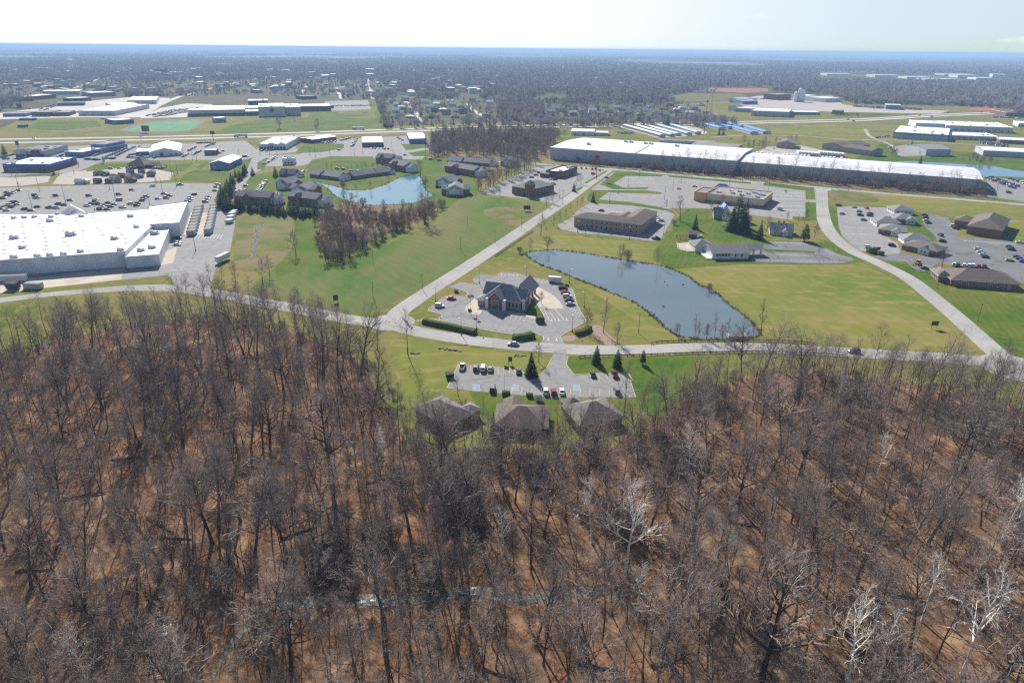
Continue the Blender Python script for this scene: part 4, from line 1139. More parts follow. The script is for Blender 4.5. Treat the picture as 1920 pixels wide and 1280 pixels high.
d2, L_ = house('car_showroom', 'grey-blue car showroom with white roof and raised rear box', (122.5, 294), (156, 295), 60, 'showroom')
wing(d2, 0, 0, L_, 74, 5.4, 'flat', 0, k_navy, r_white, win=[('S', 6, 2.4, .3, 3.2), ('E', 10, 2.4, .3, 3.2)], rtus=2, trim=k_frame)
wing(d2, 1, 40, L_ - 2, 74.5, 8.6, 'flat', 0, k_navy, r_grey, trim=k_frame)
d3, L_ = house('car_showroom', 'white barn-like car showroom with a big white gabled roof', (281, 294), (339.5, 291.5), 60, 'showroom')
wing(d3, 0, 0, L_, 66, 4.6, 'gy', 3.8, k_white, r_white, win=[('S', 1, 4, .2, 3.8, 9, 14, k_glass), ('S', 3, 2.2, .3, 2.6, 18, 34), ('E', 4, 3, .3, 3)], over=.4)
wing(d3, -14, 14, -.2, 46, 4, 'flat', 0, k_navy, r_white)
simple('office_block', 'small dark green glazed office with flat roof by the dealers', (384, 291), (407, 290.5), 13, 5.4, 'flat', 0, k_dark, r_white, win=[('S', 5, 1.8, .5, 4)])
simple('barn', 'bright blue gabled metal barn with pale roof', (395, 317.5), (431, 317.5), 40, 5.8, 'gy', 2.6, k_navy, r_lblue, cat='barn', door=[('S', 9.5, 4, 3.6), ('S', 3, 1.6, 5)])
py_, L_ = house('branch_bank', 'brown pyramid-roofed branch bank with drive-through', (241, 315), (271, 316), 16, 'bank')
wing(py_, 0, 0, L_, 17, 3, 'hip', 6.6, k_brick, r_tan, win=[('S', 4, 1.6, .8, 2.4)], over=1.2)
m = MB()
hiproof(L_ + 1.5, 2, L_ + 17, 11, 3, 2.6, .6, m)
for x in (L_ + 6, L_ + 16):
    for y in (2.5, 10):
        m.box(x, y, 0, x + .6, y + .6, 3)
P_(m, 'drive_through_roof', [r_tan, k_brick], py_)
simple('fast_food_hut', 'white boxy fast food hut between parked cars', (530, 309), (553, 308.5), 17, 6.2, 'flat', 0, k_white, r_white, rtus=3, cat='restaurant', win=[('S', 3, 1.8, .8, 2.8), ('E', 4, 1.8, .8, 2.8)], par=1.0)
d4, L_ = house('car_showroom', 'white glass-fronted car showroom with grey roof near the highway', (486, 280.5), (538, 280.5), 60, 'showroom')
wing(d4, 0, 0, L_, 70, 6.6, 'flat', 0, k_white, r_metal, win=[('S', 8, 3, .2, 3.4), ('E', 3, 3, .3, 3)], rtus=3)
wing(d4, L_ * .38, -1.2, L_ * .55, 1, 7.6, 'flat', 0, k_lgrey, r_metal, win=[('S', 3, 1.5, .2, 5)])
simple('shop', 'low dark shop with grey roof behind a lawn', (586, 269), (631, 263), 22, 4.6, 'low', .8, k_dbrick, r_metal, cat='shop', win=[('S', 8, 2, .5, 2.6)])
simple('shop', 'white-roofed dark-fronted diner beside its full car park', (679.5, 276), (719, 275.3), 62, 5.4, 'flat', 0, k_dark, r_white, cat='shop', win=[('S', 6, 2.2, .5, 2.8)], trim=k_frame)
simple('office_block', 'pale blue boxy office with blue-grey roof by the highway', (768, 269.5), (799.5, 269), 60, 6, 'low', 1.0, k_navy, r_lblue, win=[('W', 5, 2, .6, 2.6)])
shc = [(k_dark, r_tan), (k_tanw, r_brown), (k_dbrick, r_brown), (k_white, r_metal), (k_navy, r_slate), (k_lgrey, r_shing)]
shn = ['dark', 'tan', 'red-brown', 'white', 'blue-grey', 'light grey']
SHP = [(140, 345), (156, 344.5), (175, 343.5), (197, 343.5), (207, 343), (217, 342.5), (233, 342), (242, 341.5), (175, 329), (184, 329), (192, 330), (205, 335.5), (221, 333.5), (235, 333.5), (246, 333.5), (257, 334), (275, 331.5), (259, 326), (278, 327), (237, 326)]
SHN = ['front' if y > 340 else 'middle' if y > 331 else 'back' for x, y in SHP]
SHR = [sum(1 for j in range(len(SHP)) if SHN[j] == SHN[i] and SHP[j][0] < SHP[i][0]) for i in range(len(SHP))]
for i, (px, py, w_) in enumerate([(140, 345, 9), (156, 344.5, 6), (175, 343.5, 9), (197, 343.5, 5), (207, 343, 5), (217, 342.5, 5), (233, 342, 5), (242, 341.5, 8), (175, 329, 6), (184, 329, 6), (192, 330, 7), (205, 335.5, 8), (221, 333.5, 8), (235, 333.5, 6), (246, 333.5, 6), (257, 334, 6), (275, 331.5, 9), (259, 326, 7), (278, 327, 8), (237, 326, 8)]):
    k_ = RB.randrange(6)
    simple('display_shed', f'{shn[k_]} display shed, {nth(SHR[i])}from the left in the {SHN[i]} row of the tan yard', (px, py), (px + w_ * 1.35, py + .2), 4.2, 2.6, RB.choice(['gx', 'gx', 'gy']), 1.3, shc[k_][0], shc[k_][1], cat='shed', group='display sheds in the tan yard', door=[('S', 1, 1.2, 2)], over=.2)
# lakeside flats
FG = 'grey-roofed flats round the teal lake'
def flats(kind, label, A, B, D=12):
    f, L = house('apartment_building', label, A, B, D, 'flats', FG)
    if kind == 'step':
        n = 3
        for i in range(n):
            o = .9 * (i % 2) + .5 * i
            wing(f, L * i / n + .04, o, L * (i + 1) / n - .04, D + o, 3.1, 'gx', 3.3 - .25 * (i % 2), k_brick, r_slate, win=[('S', 3, 1.3, .8, 2.3)], over=.5)
        wing(f, L, 1.5, L + 6, D - 2, 2.9, 'hip', 2.6, k_white, r_slate, win=[('E', 2, 1.2, .8, 2.3)], over=.5)
    elif kind == 'end':
        wing(f, L * .12, 0, L * .88, D, 5.4, 'gy', 3.2, k_lgrey, r_shing, win=[('S', 2, 1.1, 3.4, 4.6)], over=.5)
        wing(f, L * .26, -2.2, L * .74, .5, 4.6, 'gy', 2.0, k_white, r_shing, over=.4)
        wing(f, -2, 2.5, L * .11, D - 2, 4.8, 'gx', 2.6, k_brick, r_slate, win=[('S', 1, 1.1, .8, 2.2), ('S', 1, 1.1, 3.2, 4.4)], over=.4)
        wing(f, L * .89, 2.5, L + 2, D - 2, 4.8, 'gx', 2.6, k_brick, r_slate, win=[('S', 1, 1.1, .8, 2.2), ('S', 1, 1.1, 3.2, 4.4)], over=.4)
    else:
        wing(f, 0, 0, L, D, 5.6, 'gx', 3.2, k_brick, r_shing, win=[('S', 6, 1.1, .8, 2.2), ('S', 6, 1.1, 3.5, 4.8), ('E', 2, 1.1, 3.5, 4.8)], over=.5, gm=k_white)
        wing(f, L * .3, -1.8, L * .48, 3, 6, 'gy', 2.4, k_brick, r_shing, win=[('S', 1, 1.6, .2, 2.6), ('S', 1, 1.4, 3.6, 5)], over=.4)
        wing(f, L + .05, 1.5, L + 6.5, D - 1.5, 5, 'gx', 2.4, k_white, r_slate, over=.4)
flats('step', 'low stepped-roof flats on the lake north shore, left block', (581, 332), (633, 339), 13)
flats('step', 'low stepped-roof flats on the lake north shore, right block', (664, 336.5), (733, 327.5), 13)
flats('bay', 'two-storey flats with brick bay nearest the evergreen screen', (541, 380.5), (593, 387.5), 13)
flats('bay', 'two-storey flats hidden behind the evergreen screen', (442, 380.5), (506, 384), 13)
flats('end', 'cross-gabled flats left of the lake, upper block', (517, 352.5), (544, 356), 15)
flats('end', 'cross-gabled flats left of the lake, lower block', (545, 365), (583, 368), 15)
flats('step', 'small hip-ended flats behind the cross-gabled pair', (524, 331), (552, 332.5), 10)
flats('bay', 'two-storey flats at the far end of the lake lane', (705, 305), (734, 307), 13)
flats('bay', 'two-storey flats with white end wall behind the lake', (730, 316.5), (758, 322.5), 13)
flats('end', 'cross-gabled flats right of the lake, farther block', (818, 349), (848, 352.5), 15)
flats('end', 'cross-gabled flats right of the lake, nearest to the meadow', (832, 366.5), (874, 367), 16)
flats('bay', 'two-storey flats with a porch bay right of the lake', (834, 321.5), (888, 331), 13)
flats('step', 'dark stepped-roof row under the highway wood', (838, 306.5), (916, 312.5), 13)
flats('end', 'pale blue flats half hidden by the hedgerow trees', (941, 312), (963, 313), 14)
# works and storage beyond the warehouse
SG = 'parallel storage unit rows'
for i, (a, b, mm) in enumerate([((1167, 238), (1236, 257.5), r_metal), ((1184, 237), (1254, 256.5), r_metal), ((1200, 236), (1266, 255), r_metal), ((1221, 235), (1286, 254), r_lblue), ((1245, 234), (1303, 252), r_lblue)]):
    simple('storage_unit_row', f'long low grey storage row, {nth(i)}from the left of the pale set', a, b, 9, 3.2, 'low', .7, k_grey, mm, cat='storage', group=SG, door=[('S', 3 + j * 4.5, 2.6, 2.4) for j in range(18)])
for i, (a, b) in enumerate([((1306, 233), (1346, 244)), ((1327, 232), (1365, 242)), ((1346, 231.5), (1385, 240.5)), ((1366, 240.5), (1406, 252.5)), ((1389, 239.5), (1430, 251.5))]):
    simple('storage_unit_row', f'long low storage row with blue roof, {nth(i)}of the blue set', a, b, 12, 3.4, 'low', .8, k_lgrey, r_blue, cat='storage', group=SG, door=[('E', 2, 2.6, 2.4)])
simple('storage_unit_row', 'wide grey storage block just behind the warehouse roof', (1296, 277), (1382, 283), 34, 3.6, 'low', .9, k_grey, r_grey, cat='storage', group=SG, door=[('S', 2 + j * 4.3, 2.8, 2.5) for j in range(13)])
simple('storage_unit_row', 'flat grey storage block farther behind the warehouse', (1236, 268), (1340, 272), 14, 3.2, 'low', .7, k_lgrey, r_grey, cat='storage', group=SG)
simple('works_shed', 'small white metal shed below the highway', (1071, 253.5), (1114, 254.5), 34, 5.2, 'low', 1, k_white, r_metal, door=[('S', 4, 3, 3), ('S', 16, 3, 3)])
simple('works_shed', 'little grey shed right of the small white one', (1118, 254.5), (1140, 255), 22, 4, 'low', .8, k_lgrey, r_metal)
gp, L_ = house('factory', 'white-roofed factory with a green-walled end near the highway', (1673, 258.5), (1776, 265), 60, 'factory')
wing(gp, 0, 0, L_, 110, 8, 'flat', 0, k_grey, r_white, base=(k_teal, 5.4, 7.9), rtus=6, par=.3, trim=k_teal, win=[('W', 4, 4, .3, 4)])
simple('factory', 'long low white-roofed factory wing right of the green walls', (1779, 261), (1871, 264.5), 55, 5.4, 'flat', 0, k_grey, r_white, cat='factory', rtus=2, win=[('S', 8, 3, 1, 3)])
simple('factory', 'low brick-ended factory office at the right edge', (1874, 268.5), (1935, 271.5), 40, 4.8, 'flat', 0, k_dbrick, r_white, cat='factory', win=[('S', 8, 2, 1, 2.8)])
gg, L_ = house('factory', 'grey block factory with pale roof behind the green-walled one', (1772, 245), (1898, 250), 60, 'factory')
wing(gg, 0, 0, L_, 90, 8, 'flat', 0, k_lgrey, r_white, rtus=6, win=[('S', 10, 3, 1, 3)])
wing(gg, -40, 10, -.2, 70, 9, 'flat', 0, k_white, r_white, rtus=1)
ws_, L_ = simple('workshop', 'dark-roofed grey workshop beyond the far pond', (1735, 292), (1781, 292.5), 45, 7.2, 'gx', 2.2, k_grey, r_slate, door=[('S', 24, 4, 4), ('W', 10, 4, 4)])
tb, L_ = house('barn', 'brown-roofed tan barn with a long low wing', (1541, 279), (1580, 285), 32, 'barn')
wing(tb, 0, 0, L_, 46, 6, 'gy', 3.4, k_tanw, r_brown)
wing(tb, L_ + .05, 0, L_ + 38, 20, 6, 'gx', 2.6, k_tanw, r_brown)
simple('works_shed', 'grey shed among the leafless thicket behind the warehouse', (1455, 277), (1490, 279), 30, 6, 'gy', 3, k_tanw, r_tan)
simple('factory', 'long grey shed with white roof at the right edge beyond the pond', (1842, 292), (1960, 298), 40, 6, 'low', 1, k_grey, r_white, cat='factory')
# beyond the highway
sc_, L_ = house('school', 'sprawling white school with a tall gymnasium beyond the highway', (353, 218.5), (460, 216.5), 40, 'school')
wing(sc_, 0, 0, L_, 40, 10, 'flat', 0, k_lgrey, r_white, par=.3, base=(k_dark, .3, 4))
for i, (x0, y0, x1, y1, h_) in enumerate([(20, 42, 118, 110, 9), (L_ + 1, -6, L_ + 22, 34, 7), (L_ + 23, -30, L_ + 66, 52, 16), (L_ + 67, -22, L_ + 92, 60, 14), (L_ + 36, 62, L_ + 150, 120, 9), (95, 110, 130, 150, 17)]):
    wing(sc_, x0, y0, x1, y1, h_, 'flat', 0, (k_white, k_dark, k_lgrey, k_grey, k_dbrick, k_dark)[i], r_white, par=.3, rtus=1, win=[('S', 3, 4, 1, 4)] if i != 2 else [('S', 1, 6, 7, 13)])
for nm, lb_, A, B, D, h_, wm, rm in (('shopping_strip', 'large white-roofed shopping strip beyond the ball field', (148, 217), (217, 217), 150, 8, k_lgrey, r_white), ('shopping_strip', 'second white-roofed shopping strip farther back', (240, 196), (294, 195), 120, 8, k_lgrey, r_white), ('shopping_strip', 'third white roof beside the avenue to the school', (212, 203), (262, 201), 60, 6, k_lgrey, r_white),
    ('shop', 'dark low shop left of the white shopping strip', (60, 218.5), (94, 218.5), 40, 7, k_dark, r_grey), ('shop', 'brown low shop between dark shop and white strip', (100, 218), (131, 217.5), 40, 6, k_dbrick, r_grey), ('shop', 'red-trimmed low shop across the glaring lot', (109, 199), (158, 198), 30, 6, k_dbrick, r_grey), ('shop', 'dark roofed shop behind the red-trimmed one', (131, 191), (172, 189), 30, 7, k_dark, r_white),
    ('shop', 'long brown shop row at the far left', (40, 190), (106, 184), 40, 8, k_dbrick, r_white), ('shop', 'pale shop row behind the long brown one', (80, 178), (150, 177), 60, 8, k_lgrey, r_white), ('shop', 'brown and white block near the tree line', (172, 182), (218, 180), 50, 9, k_tanw, r_white), ('shop', 'grey shop left of the tall sign', (6, 219), (50, 218.5), 40, 5, k_navy, r_grey),
    ('field_house', 'grey-roofed field house by the running track', (217, 233.5), (252, 231), 36, 6, k_navy, r_metal), ('grandstand', 'dark grandstand at the right end of the running track', (403, 230), (425, 229), 18, 7, k_grey, r_metal), ('dugout', 'long dark dugout of the left ball field', (36, 226), (63, 226), 10, 3, k_dark, r_slate), ('dugout', 'small dark dugout beside the left ball field', (33, 239), (46, 239), 10, 3.5, k_dark, r_slate),
    ('works_shed', 'white plant shed with many roof vents far right', (1408, 217), (1478, 220), 90, 9, k_grey, r_metal), ('works_shed', 'white plant shed left of the vented one', (1376, 209), (1408, 211), 60, 7, k_grey, r_metal), ('works_shed', 'low white extension of the far plant', (1480, 215), (1537, 216), 40, 5, k_teal, r_white), ('works_shed', 'brown office by the far plant road', (1559, 214), (1575, 215), 20, 7, k_dbrick, r_grey), ('works_shed', 'pale hangar left of the white silos', (1367, 192), (1388, 194), 50, 10, k_lgrey, r_lblue),
    ('works_shed', 'low blue-grey hangar by the plough field', (1392, 196), (1420, 196), 60, 8, k_navy, r_metal), ('works_shed', 'dark red mill behind the white silos', (1455, 188), (1482, 187), 40, 13, k_dbrick, r_grey), ('works_shed', 'white loading shed right of the silos', (1512, 187), (1536, 186), 50, 9, k_white, r_white), ('works_shed', 'long white depot among parked lorries', (1546, 192), (1578, 191), 60, 9, k_white, r_white), ('works_shed', 'blue-grey works office in the far yard', (1660, 205), (1688, 206), 40, 9, k_navy, r_metal), ('works_shed', 'wide brown shop by the highway curve', (1885, 218), (1925, 219), 70, 7, k_dbrick, r_brown),
    ('works_shed', 'dark shop behind the school diamond', (568, 187), (595, 186), 40, 7, k_dark, r_grey), ('works_shed', 'low dark team hut behind the diamond', (606, 204), (626, 203), 14, 5, k_dark, r_slate), ('works_shed', 'white plant office in the far right green', (1908, 238), (1930, 239), 50, 6, k_white, r_white)):
    simple(nm, lb_, A, B, D, h_, 'flat', 0, wm, rm, cat='building', par=.4, win=[('S', 4, 3, .8, 3)])
for i, (px, py, w_, h_) in enumerate([(1550, 142, 46, 9), (1640, 145, 50, 10), (1700, 148, 44, 9), (1740, 152, 60, 9), (1795, 146, 40, 12), (1830, 150, 34, 9), (1860, 145, 24, 14), (1770, 142, 50, 9)]):
    CLEAR.append((*g(px + w_ / 2, py), (g(px + w_, py)[0] - g(px, py)[0]) / 2 + 20, 160))
    simple('far_warehouse', f'bright white warehouse, {nth(i)}of the far right industrial row', (px, py), (px + w_, py + .5), 90, h_, 'flat', 0, k_white, r_white, cat='warehouse', group='white far industrial row', par=.4)
tw = random.Random(9)
for i, (px, py, w_) in enumerate([(22, 136, 10), (65, 133, 24), (88, 133, 14), (190, 128, 12), (216, 139, 9), (240, 134, 10), (290, 143, 12), (316, 140, 24), (356, 134, 12), (370, 133, 8), (408, 123, 30), (446, 124, 12), (390, 112, 8), (470, 118, 22), (500, 136, 12), (530, 135, 14), (545, 125, 6), (600, 119, 5), (630, 124, 6), (718, 113, 7), (730, 121, 5), (778, 97, 8), (795, 97, 6), (830, 120, 5), (872, 118, 10), (906, 128, 5), (165, 103, 10), (10, 106, 6), (1125, 119, 12), (1300, 132, 8), (1340, 134, 10), (1360, 138, 12), (620, 144, 10), (535, 164, 11), (735, 161, 10), (880, 176, 14)]):
    dk = i % 4 == 1
    CLEAR.append((*g(px + w_ / 2, py), (g(px + w_, py)[0] - g(px, py)[0]) / 2 + 14, 300))
    simple('town_building', 'small pale-roofed building scattered among the town trees', (px, py), (px + w_, py), 40, tw.uniform(9, 15), 'flat', 0, k_lgrey if not dk else k_dbrick, r_white, cat='building', group='pale roofs among the town trees', par=.3)
for i in range(90):
    px, py = (tw.uniform(0, 725), 124 + 52 * tw.random() ** .7) if i < 70 else (tw.uniform(725, 930), tw.uniform(150, 184))
    if 290 < px < 420 and py > 168:
        py -= 12
    w_ = tw.uniform(5, 16)
    CLEAR.append((*g(px + w_ / 2, py), (g(px + w_, py)[0] - g(px, py)[0]) / 2 + 10, 160))
    simple('town_building', 'small pale-roofed building scattered among the town trees', (px, py), (px + w_, py + tw.uniform(-.4, .4)), tw.uniform(14, 40), tw.uniform(5, 10), tw.choice(['flat', 'flat', 'low']), 1, tw.choice([k_lgrey, k_dbrick, k_tanw, k_white]), tw.choice([r_white, r_white, r_metal, r_tan]), cat='building', group='pale roofs among the town trees', par=.3)
for i, P in enumerate([[(345, 180), (400, 165), (470, 150), (520, 143)], [(120, 172), (160, 158), (190, 146)], [(700, 186), (694, 165), (690, 148)], [(640, 186), (632, 168), (625, 152)], [(60, 168), (300, 160), (560, 158), (720, 160)]]):
    road('road', 'pale town street between far roofs and trees', m_hwy, P, 8, .35 + i * .03)
simple('town_block', 'tall dark block rising from the hazy town', (287, 142), (309, 142), 60, 26, 'flat', 0, k_dark, r_grey, par=.4)
simple('town_block', 'pale block beside the tall dark town block', (280, 144), (287, 144), 50, 22, 'flat', 0, k_lgrey, r_white, par=.4)
# far houses among the trees
HG = 'houses among bare trees beyond the highway'
hp = [(738, 200), (747, 206), (735, 212), (752, 190), (744, 218), (760, 222), (790, 194), (800, 203), (808, 210), (812, 197), (822, 208), (830, 216), (842, 200), (850, 210), (858, 203), (862, 214), (872, 221), (846, 222), (838, 192), (820, 188), (895, 226), (905, 222), (880, 190), (912, 196), (730, 194), (756, 186), (1028, 212), (1045, 210), (1085, 214), (1092, 222), (1104, 212), (1128, 203), (1134, 212), (1150, 204), (1160, 211), (1172, 218), (1180, 206), (1190, 199), (1196, 220), (1204, 210), (1216, 203), (1224, 214), (1236, 206), (1240, 222), (1250, 199), (1262, 211), (1274, 205), (1285, 214), (1296, 206), (1310, 199), (1318, 219), (1330, 222), (1345, 223), (1365, 207), (1250, 221), (1120, 222), (1068, 217),
      (455, 172), (470, 168), (520, 170), (545, 166), (620, 170), (640, 174), (660, 168), (700, 172), (680, 163), (610, 160), (425, 166), (350, 165), (300, 168), (260, 165), (120, 165), (60, 160), (330, 158), (90, 172), (30, 170), (200, 172)]
hs = random.Random(8)
for i in range(110):
    hp.append((hs.uniform(0, 930), 134 + 40 * hs.random() ** .8) if i < 85 else (hs.uniform(960, 1500), hs.uniform(130, 160)))
for i, (px, py) in enumerate(sorted(hp)):
    X, Y = g(px, py)
    CLEAR.append((X + 7, Y, 15, min(Y * .055, 120)))
    h_, L_ = house('far_house', '', (X, Y), (X + 14, Y + hs.uniform(-5, 5)), 10, 'house', HG, True)
    k_ = hs.randrange(4)
    wing(h_, 0, 0, L_, 10, hs.choice([3, 3, 5.4]), hs.choice(['gx', 'hip', 'gx']), 3, (k_white, k_tanbrick, k_lgrey, k_tanw)[k_], (r_tan, r_white, r_metal, r_shing, r_brown)[hs.randrange(5)], over=.5)
    h_['label'] = f"{('white', 'tan brick', 'pale grey', 'beige')[k_]} house among far trees, {nth(i)}from the left beyond the highway"
mb_, L_ = house('mansion', 'long brick mansion on a green lawn among far trees', (1038, 169), (1078, 168), 20, 'house')
wing(mb_, 0, 0, L_, 22, 8, 'hip', 5, k_brick, r_brown, win=[('S', 8, 2, 1, 3)])
# ---------------------------------------------------------------- trees
R = random.Random(11)
bark = mat('bark', (0.07, 0.055, 0.046), (0.135, 0.11, 0.095), 0.9, 0.95, rand=0.45)
twig = mat('twig', (0.245, 0.19, 0.16), (0.37, 0.3, 0.265), 0.15, 0.95, rand=0.28)
pale = mat('pale_bark', (0.86, 0.84, 0.79), (0.66, 0.62, 0.56), 0.8, 0.9)
pale_twig = mat('pale_twig', (0.7, 0.65, 0.59), (0.52, 0.46, 0.41), 0.3, 0.9)
tan_twig = mat('budding_twig', (0.3, 0.26, 0.15), (0.24, 0.2, 0.12), 0.4, 0.9, rand=0.2)
red_twig = mat('reddish_twig', (0.35, 0.245, 0.18), (0.28, 0.205, 0.165), 0.3, 0.95, rand=0.2)
needle = mat('needles', (0.018, 0.04, 0.02), (0.045, 0.075, 0.03), 0.8, 0.8, rand=0.25)
needle2 = mat('blue_needles', (0.02, 0.038, 0.03), (0.05, 0.075, 0.055), 0.8, 0.8, rand=0.25)
def bare(seed, H=22.0, r0=0.22, nl=16, base=0.36, reach=5.4, ang=52, k2=6, k3=5, k4=3, tw=0.0115, multi=1, lean=0.03, rise=0.25, lr=.55):
    """trunk-and-limb mesh and twig mesh of a leafless tree"""
    q = random.Random(seed)
    T, C = MB(), MB()
    def off(d, a, az):
        d = Vector(d)
        u = d.orthogonal().normalized()
        u.rotate(Matrix.Rotation(az, 3, d))
        return (d * math.cos(a) + u * math.sin(a)).normalized()
    def limb(p, d, l, r, lv):
        ns = 3 if lv < 2 else 2
        pts = [Vector(p)]
        for i in range(ns):
            d = (d + Vector((q.gauss(0, .16), q.gauss(0, .16), q.gauss(0.05, .1) + rise * 0.3))).normalized()
            pts.append(pts[-1] + d * (l / ns))
        mb = T if lv == 1 else C
        for i in range(ns):
            mb.tube(pts[i], pts[i + 1], r * (1 - i / ns * 0.75), r * (1 - (i + 1) / ns * 0.75) if lv < 3 else r * (1 - (i + 1) / ns * .9), 4 if lv == 1 else 3)
        n = {1: k2, 2: k3, 3: k4}.get(lv, 0)
        for j in range(n):
            t = 0.25 + 0.75 * (j + q.random()) / n
            i = min(int(t * ns), ns - 1)
            P = pts[i].lerp(pts[i + 1], t * ns - i)
            D = off(d, math.radians(q.uniform(25, 60)), q.uniform(0, 6.28))
            if lv < 3:
                limb(P, D, l * q.uniform(0.35, 0.6), max(r * 0.5, tw * 1.5), lv + 1)
            else:
                C.tube(P, P + D * l * q.uniform(0.4, 0.75), tw, 0, 3)
    for s in range(multi):
        d = Vector((q.gauss(0, lean), q.gauss(0, lean), 1)).normalized() if multi == 1 else off((0, 0, 1), math.radians(q.uniform(4, 16)), s * 6.28 / multi + q.random())
        p = Vector((q.uniform(-.3, .3), q.uniform(-.3, .3), -0.15)) if multi > 1 else Vector((0, 0, -0.15))
        h = H * (q.uniform(0.75, 1) if multi > 1 else 1) * 0.93
        pts = [p]
        for i in range(6):
            d = (d + Vector((q.gauss(0, .045), q.gauss(0, .045), 0.04))).normalized()
            pts.append(pts[-1] + d * h / 6)
        rr = lambda t: r0 * (1.25 if t == 0 else 1) * (1 - t * 0.88)
        for i in range(6):
            T.tube(pts[i], pts[i + 1], rr(i / 6), rr((i + 1) / 6), 6)
        az = q.random() * 6
        for j in range(nl):
            t = base + (1 - base) * ((j + q.random() * .8) / nl)
            az += 2.4 + q.gauss(0, .3)
            i = min(int(t * 6), 5)
            P = pts[i].lerp(pts[i + 1], t * 6 - i)
            a = math.radians(ang * (1.15 - 0.75 * (t - base) / (1 - base)) * q.uniform(.8, 1.2))
            l = reach * (1 - 0.55 * ((t - base) / (1 - base)) ** 1.5) * q.uniform(.7, 1.15)
            limb(P, off(d, a, az), l, max(rr(t) * lr, 0.035), 1)
    return T, C
def tree_meshes(name, mats, **k):
    T, C = bare(**k)
    return T.mesh(name + '_trunk', mats[0]), C.mesh(name + '_crown', mats[1]), (T, C)
def joined(T, C, name, mats):
    m = MB()
    m.add(list(T.v), T.f, 0)
    m.add(list(C.v), C.f, 1)
    return m.mesh(name, mats)
FT, FJ = [], []
specs = [dict(seed=1), dict(seed=2, H=22, nl=18, base=.42, reach=5.0, ang=48, r0=.2), dict(seed=3, H=18, base=.25, reach=6.2, ang=60), dict(seed=4, H=23, nl=15, base=.48, reach=5.4, r0=.2, ang=58),
         dict(seed=5, H=25, r0=.38, nl=22, base=.3, reach=8.2, ang=62, lr=.7), dict(seed=6, H=19, r0=.17, nl=14, base=.42, reach=4.8, ang=48, multi=1, lean=.12), dict(seed=7, H=18, r0=.17, nl=12, base=.3, reach=5.2, multi=2, k2=5, k3=5, ang=55),
         dict(seed=8, H=14, r0=.1, nl=13, base=.35, reach=3.6, ang=48)]
for i, s in enumerate(specs):
    a, b, tc = tree_meshes('forest_tree', (bark, twig), **s)
    FT.append((a, b))
    FJ.append(joined(*tc, 'woodland_tree', (bark, twig)))
OAK = tree_meshes('oak', (bark, twig), seed=21, H=26, r0=.62, nl=20, base=.3, reach=9.0, ang=62, k2=6, k3=5, k4=3, lr=.7)[:2]
SYC = [tree_meshes('sycamore', (pale, pale_twig), seed=30 + i, H=24, r0=.4, nl=14, base=.34, reach=8.0, ang=50, k2=6, k3=5, k4=1, tw=.026, lean=.14, lr=.85)[:2] for i in range(3)]
SAP = [joined(*bare(seed=40 + i, H=9, r0=.07, nl=9, base=.3, reach=2.2, ang=42, k2=4, k3=4, k4=2, tw=.012), 'sapling', (bark, red_twig if i else twig)) for i in range(2)]
BUSH = [joined(*bare(seed=50 + i, H=4.6, r0=.05, nl=6, base=.2, reach=1.9, ang=50, k2=5, k3=4, k4=2, tw=.011, multi=6), 'bush', (bark, (red_twig, twig)[i])) for i in range(2)]
def far_tree(seed, mats, H=13, r=5):
    q = random.Random(seed)
    m = MB()
    m.tube((0, 0, 0), (0, 0, H * .5), .3, .2, 4)
    for i in range(30):
        a, z = q.random() * 6.28, q.uniform(.3, .7)
        rr = r * math.sqrt(q.random()) 
        p = (0, 0, H * z * .6)
        e = (math.cos(a) * rr, math.sin(a) * rr, H * (z * .4 + .62 * math.sqrt(max(0, 1 - (rr / r) ** 2 * .75))) * q.uniform(.85, 1.02))
        m.tube(p, e, .16, .1, 3, 1)
        for j in range(4):
            d = Vector((q.gauss(0, 1), q.gauss(0, 1), abs(q.gauss(.7, .8)))).normalized() * q.uniform(1, 2.4)
            f = q.uniform(.55, 1)
            s = tuple(p[k] + (e[k] - p[k]) * f for k in (0, 1, 2))
            m.tube(s, (s[0] + d.x, s[1] + d.y, s[2] + d.z), .12, 0, 3, 1)
    return m.mesh('far_tree', mats)
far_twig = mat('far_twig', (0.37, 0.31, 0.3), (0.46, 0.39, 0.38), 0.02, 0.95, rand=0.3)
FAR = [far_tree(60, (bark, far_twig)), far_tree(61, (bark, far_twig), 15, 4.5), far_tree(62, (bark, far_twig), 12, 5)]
def conifer(seed, H=10.0, r=2.2, n=1100, skirt=.05, taper=1.0, leaf=.5):
    q = random.Random(seed)
    T, C = MB(), MB()
    T.tube((0, 0, -.1), (0, 0, H * .97), .02 * H + .04, .02, 6)
    for i in range(n):
        t = skirt + (1 - skirt) * (1 - math.sqrt(q.random())) if q.random() < .75 else q.uniform(skirt, 1)
        lobe = 1 + .22 * math.sin(t * H * 5.2 + seed) * q.random()
        R0 = r * (1 - t) ** taper * lobe + .08
        a = q.random() * 6.2832
        rr = R0 * (1 - .55 * q.random() ** 2)
        z = H * t - rr * .16 + q.gauss(0, .12)
        s = leaf * q.uniform(.6, 1.3) * (1 - .45 * t)
        ca, sa = math.cos(a), math.sin(a)
        dz = -s * q.uniform(.05, .55)
        x, y = ca * rr, sa * rr
        w = s * q.uniform(.25, .5)
        C.add([(x - ca * s * .5 - sa * w, y - sa * s * .5 + ca * w, z + q.gauss(0, .08)), (x - ca * s * .5 + sa * w, y - sa * s * .5 - ca * w, z + q.gauss(0, .08)),
               (x + ca * s + sa * w * .2, y + sa * s - ca * w * .2, z + dz), (x + ca * s - sa * w * .2, y + sa * s + ca * w * .2, z + dz)], [(0, 1, 2, 3)])
        if i % 4 == 0:
            C.tube((0, 0, z + .1 * rr), (x, y, z), .04, .02, 3)
    return T, C
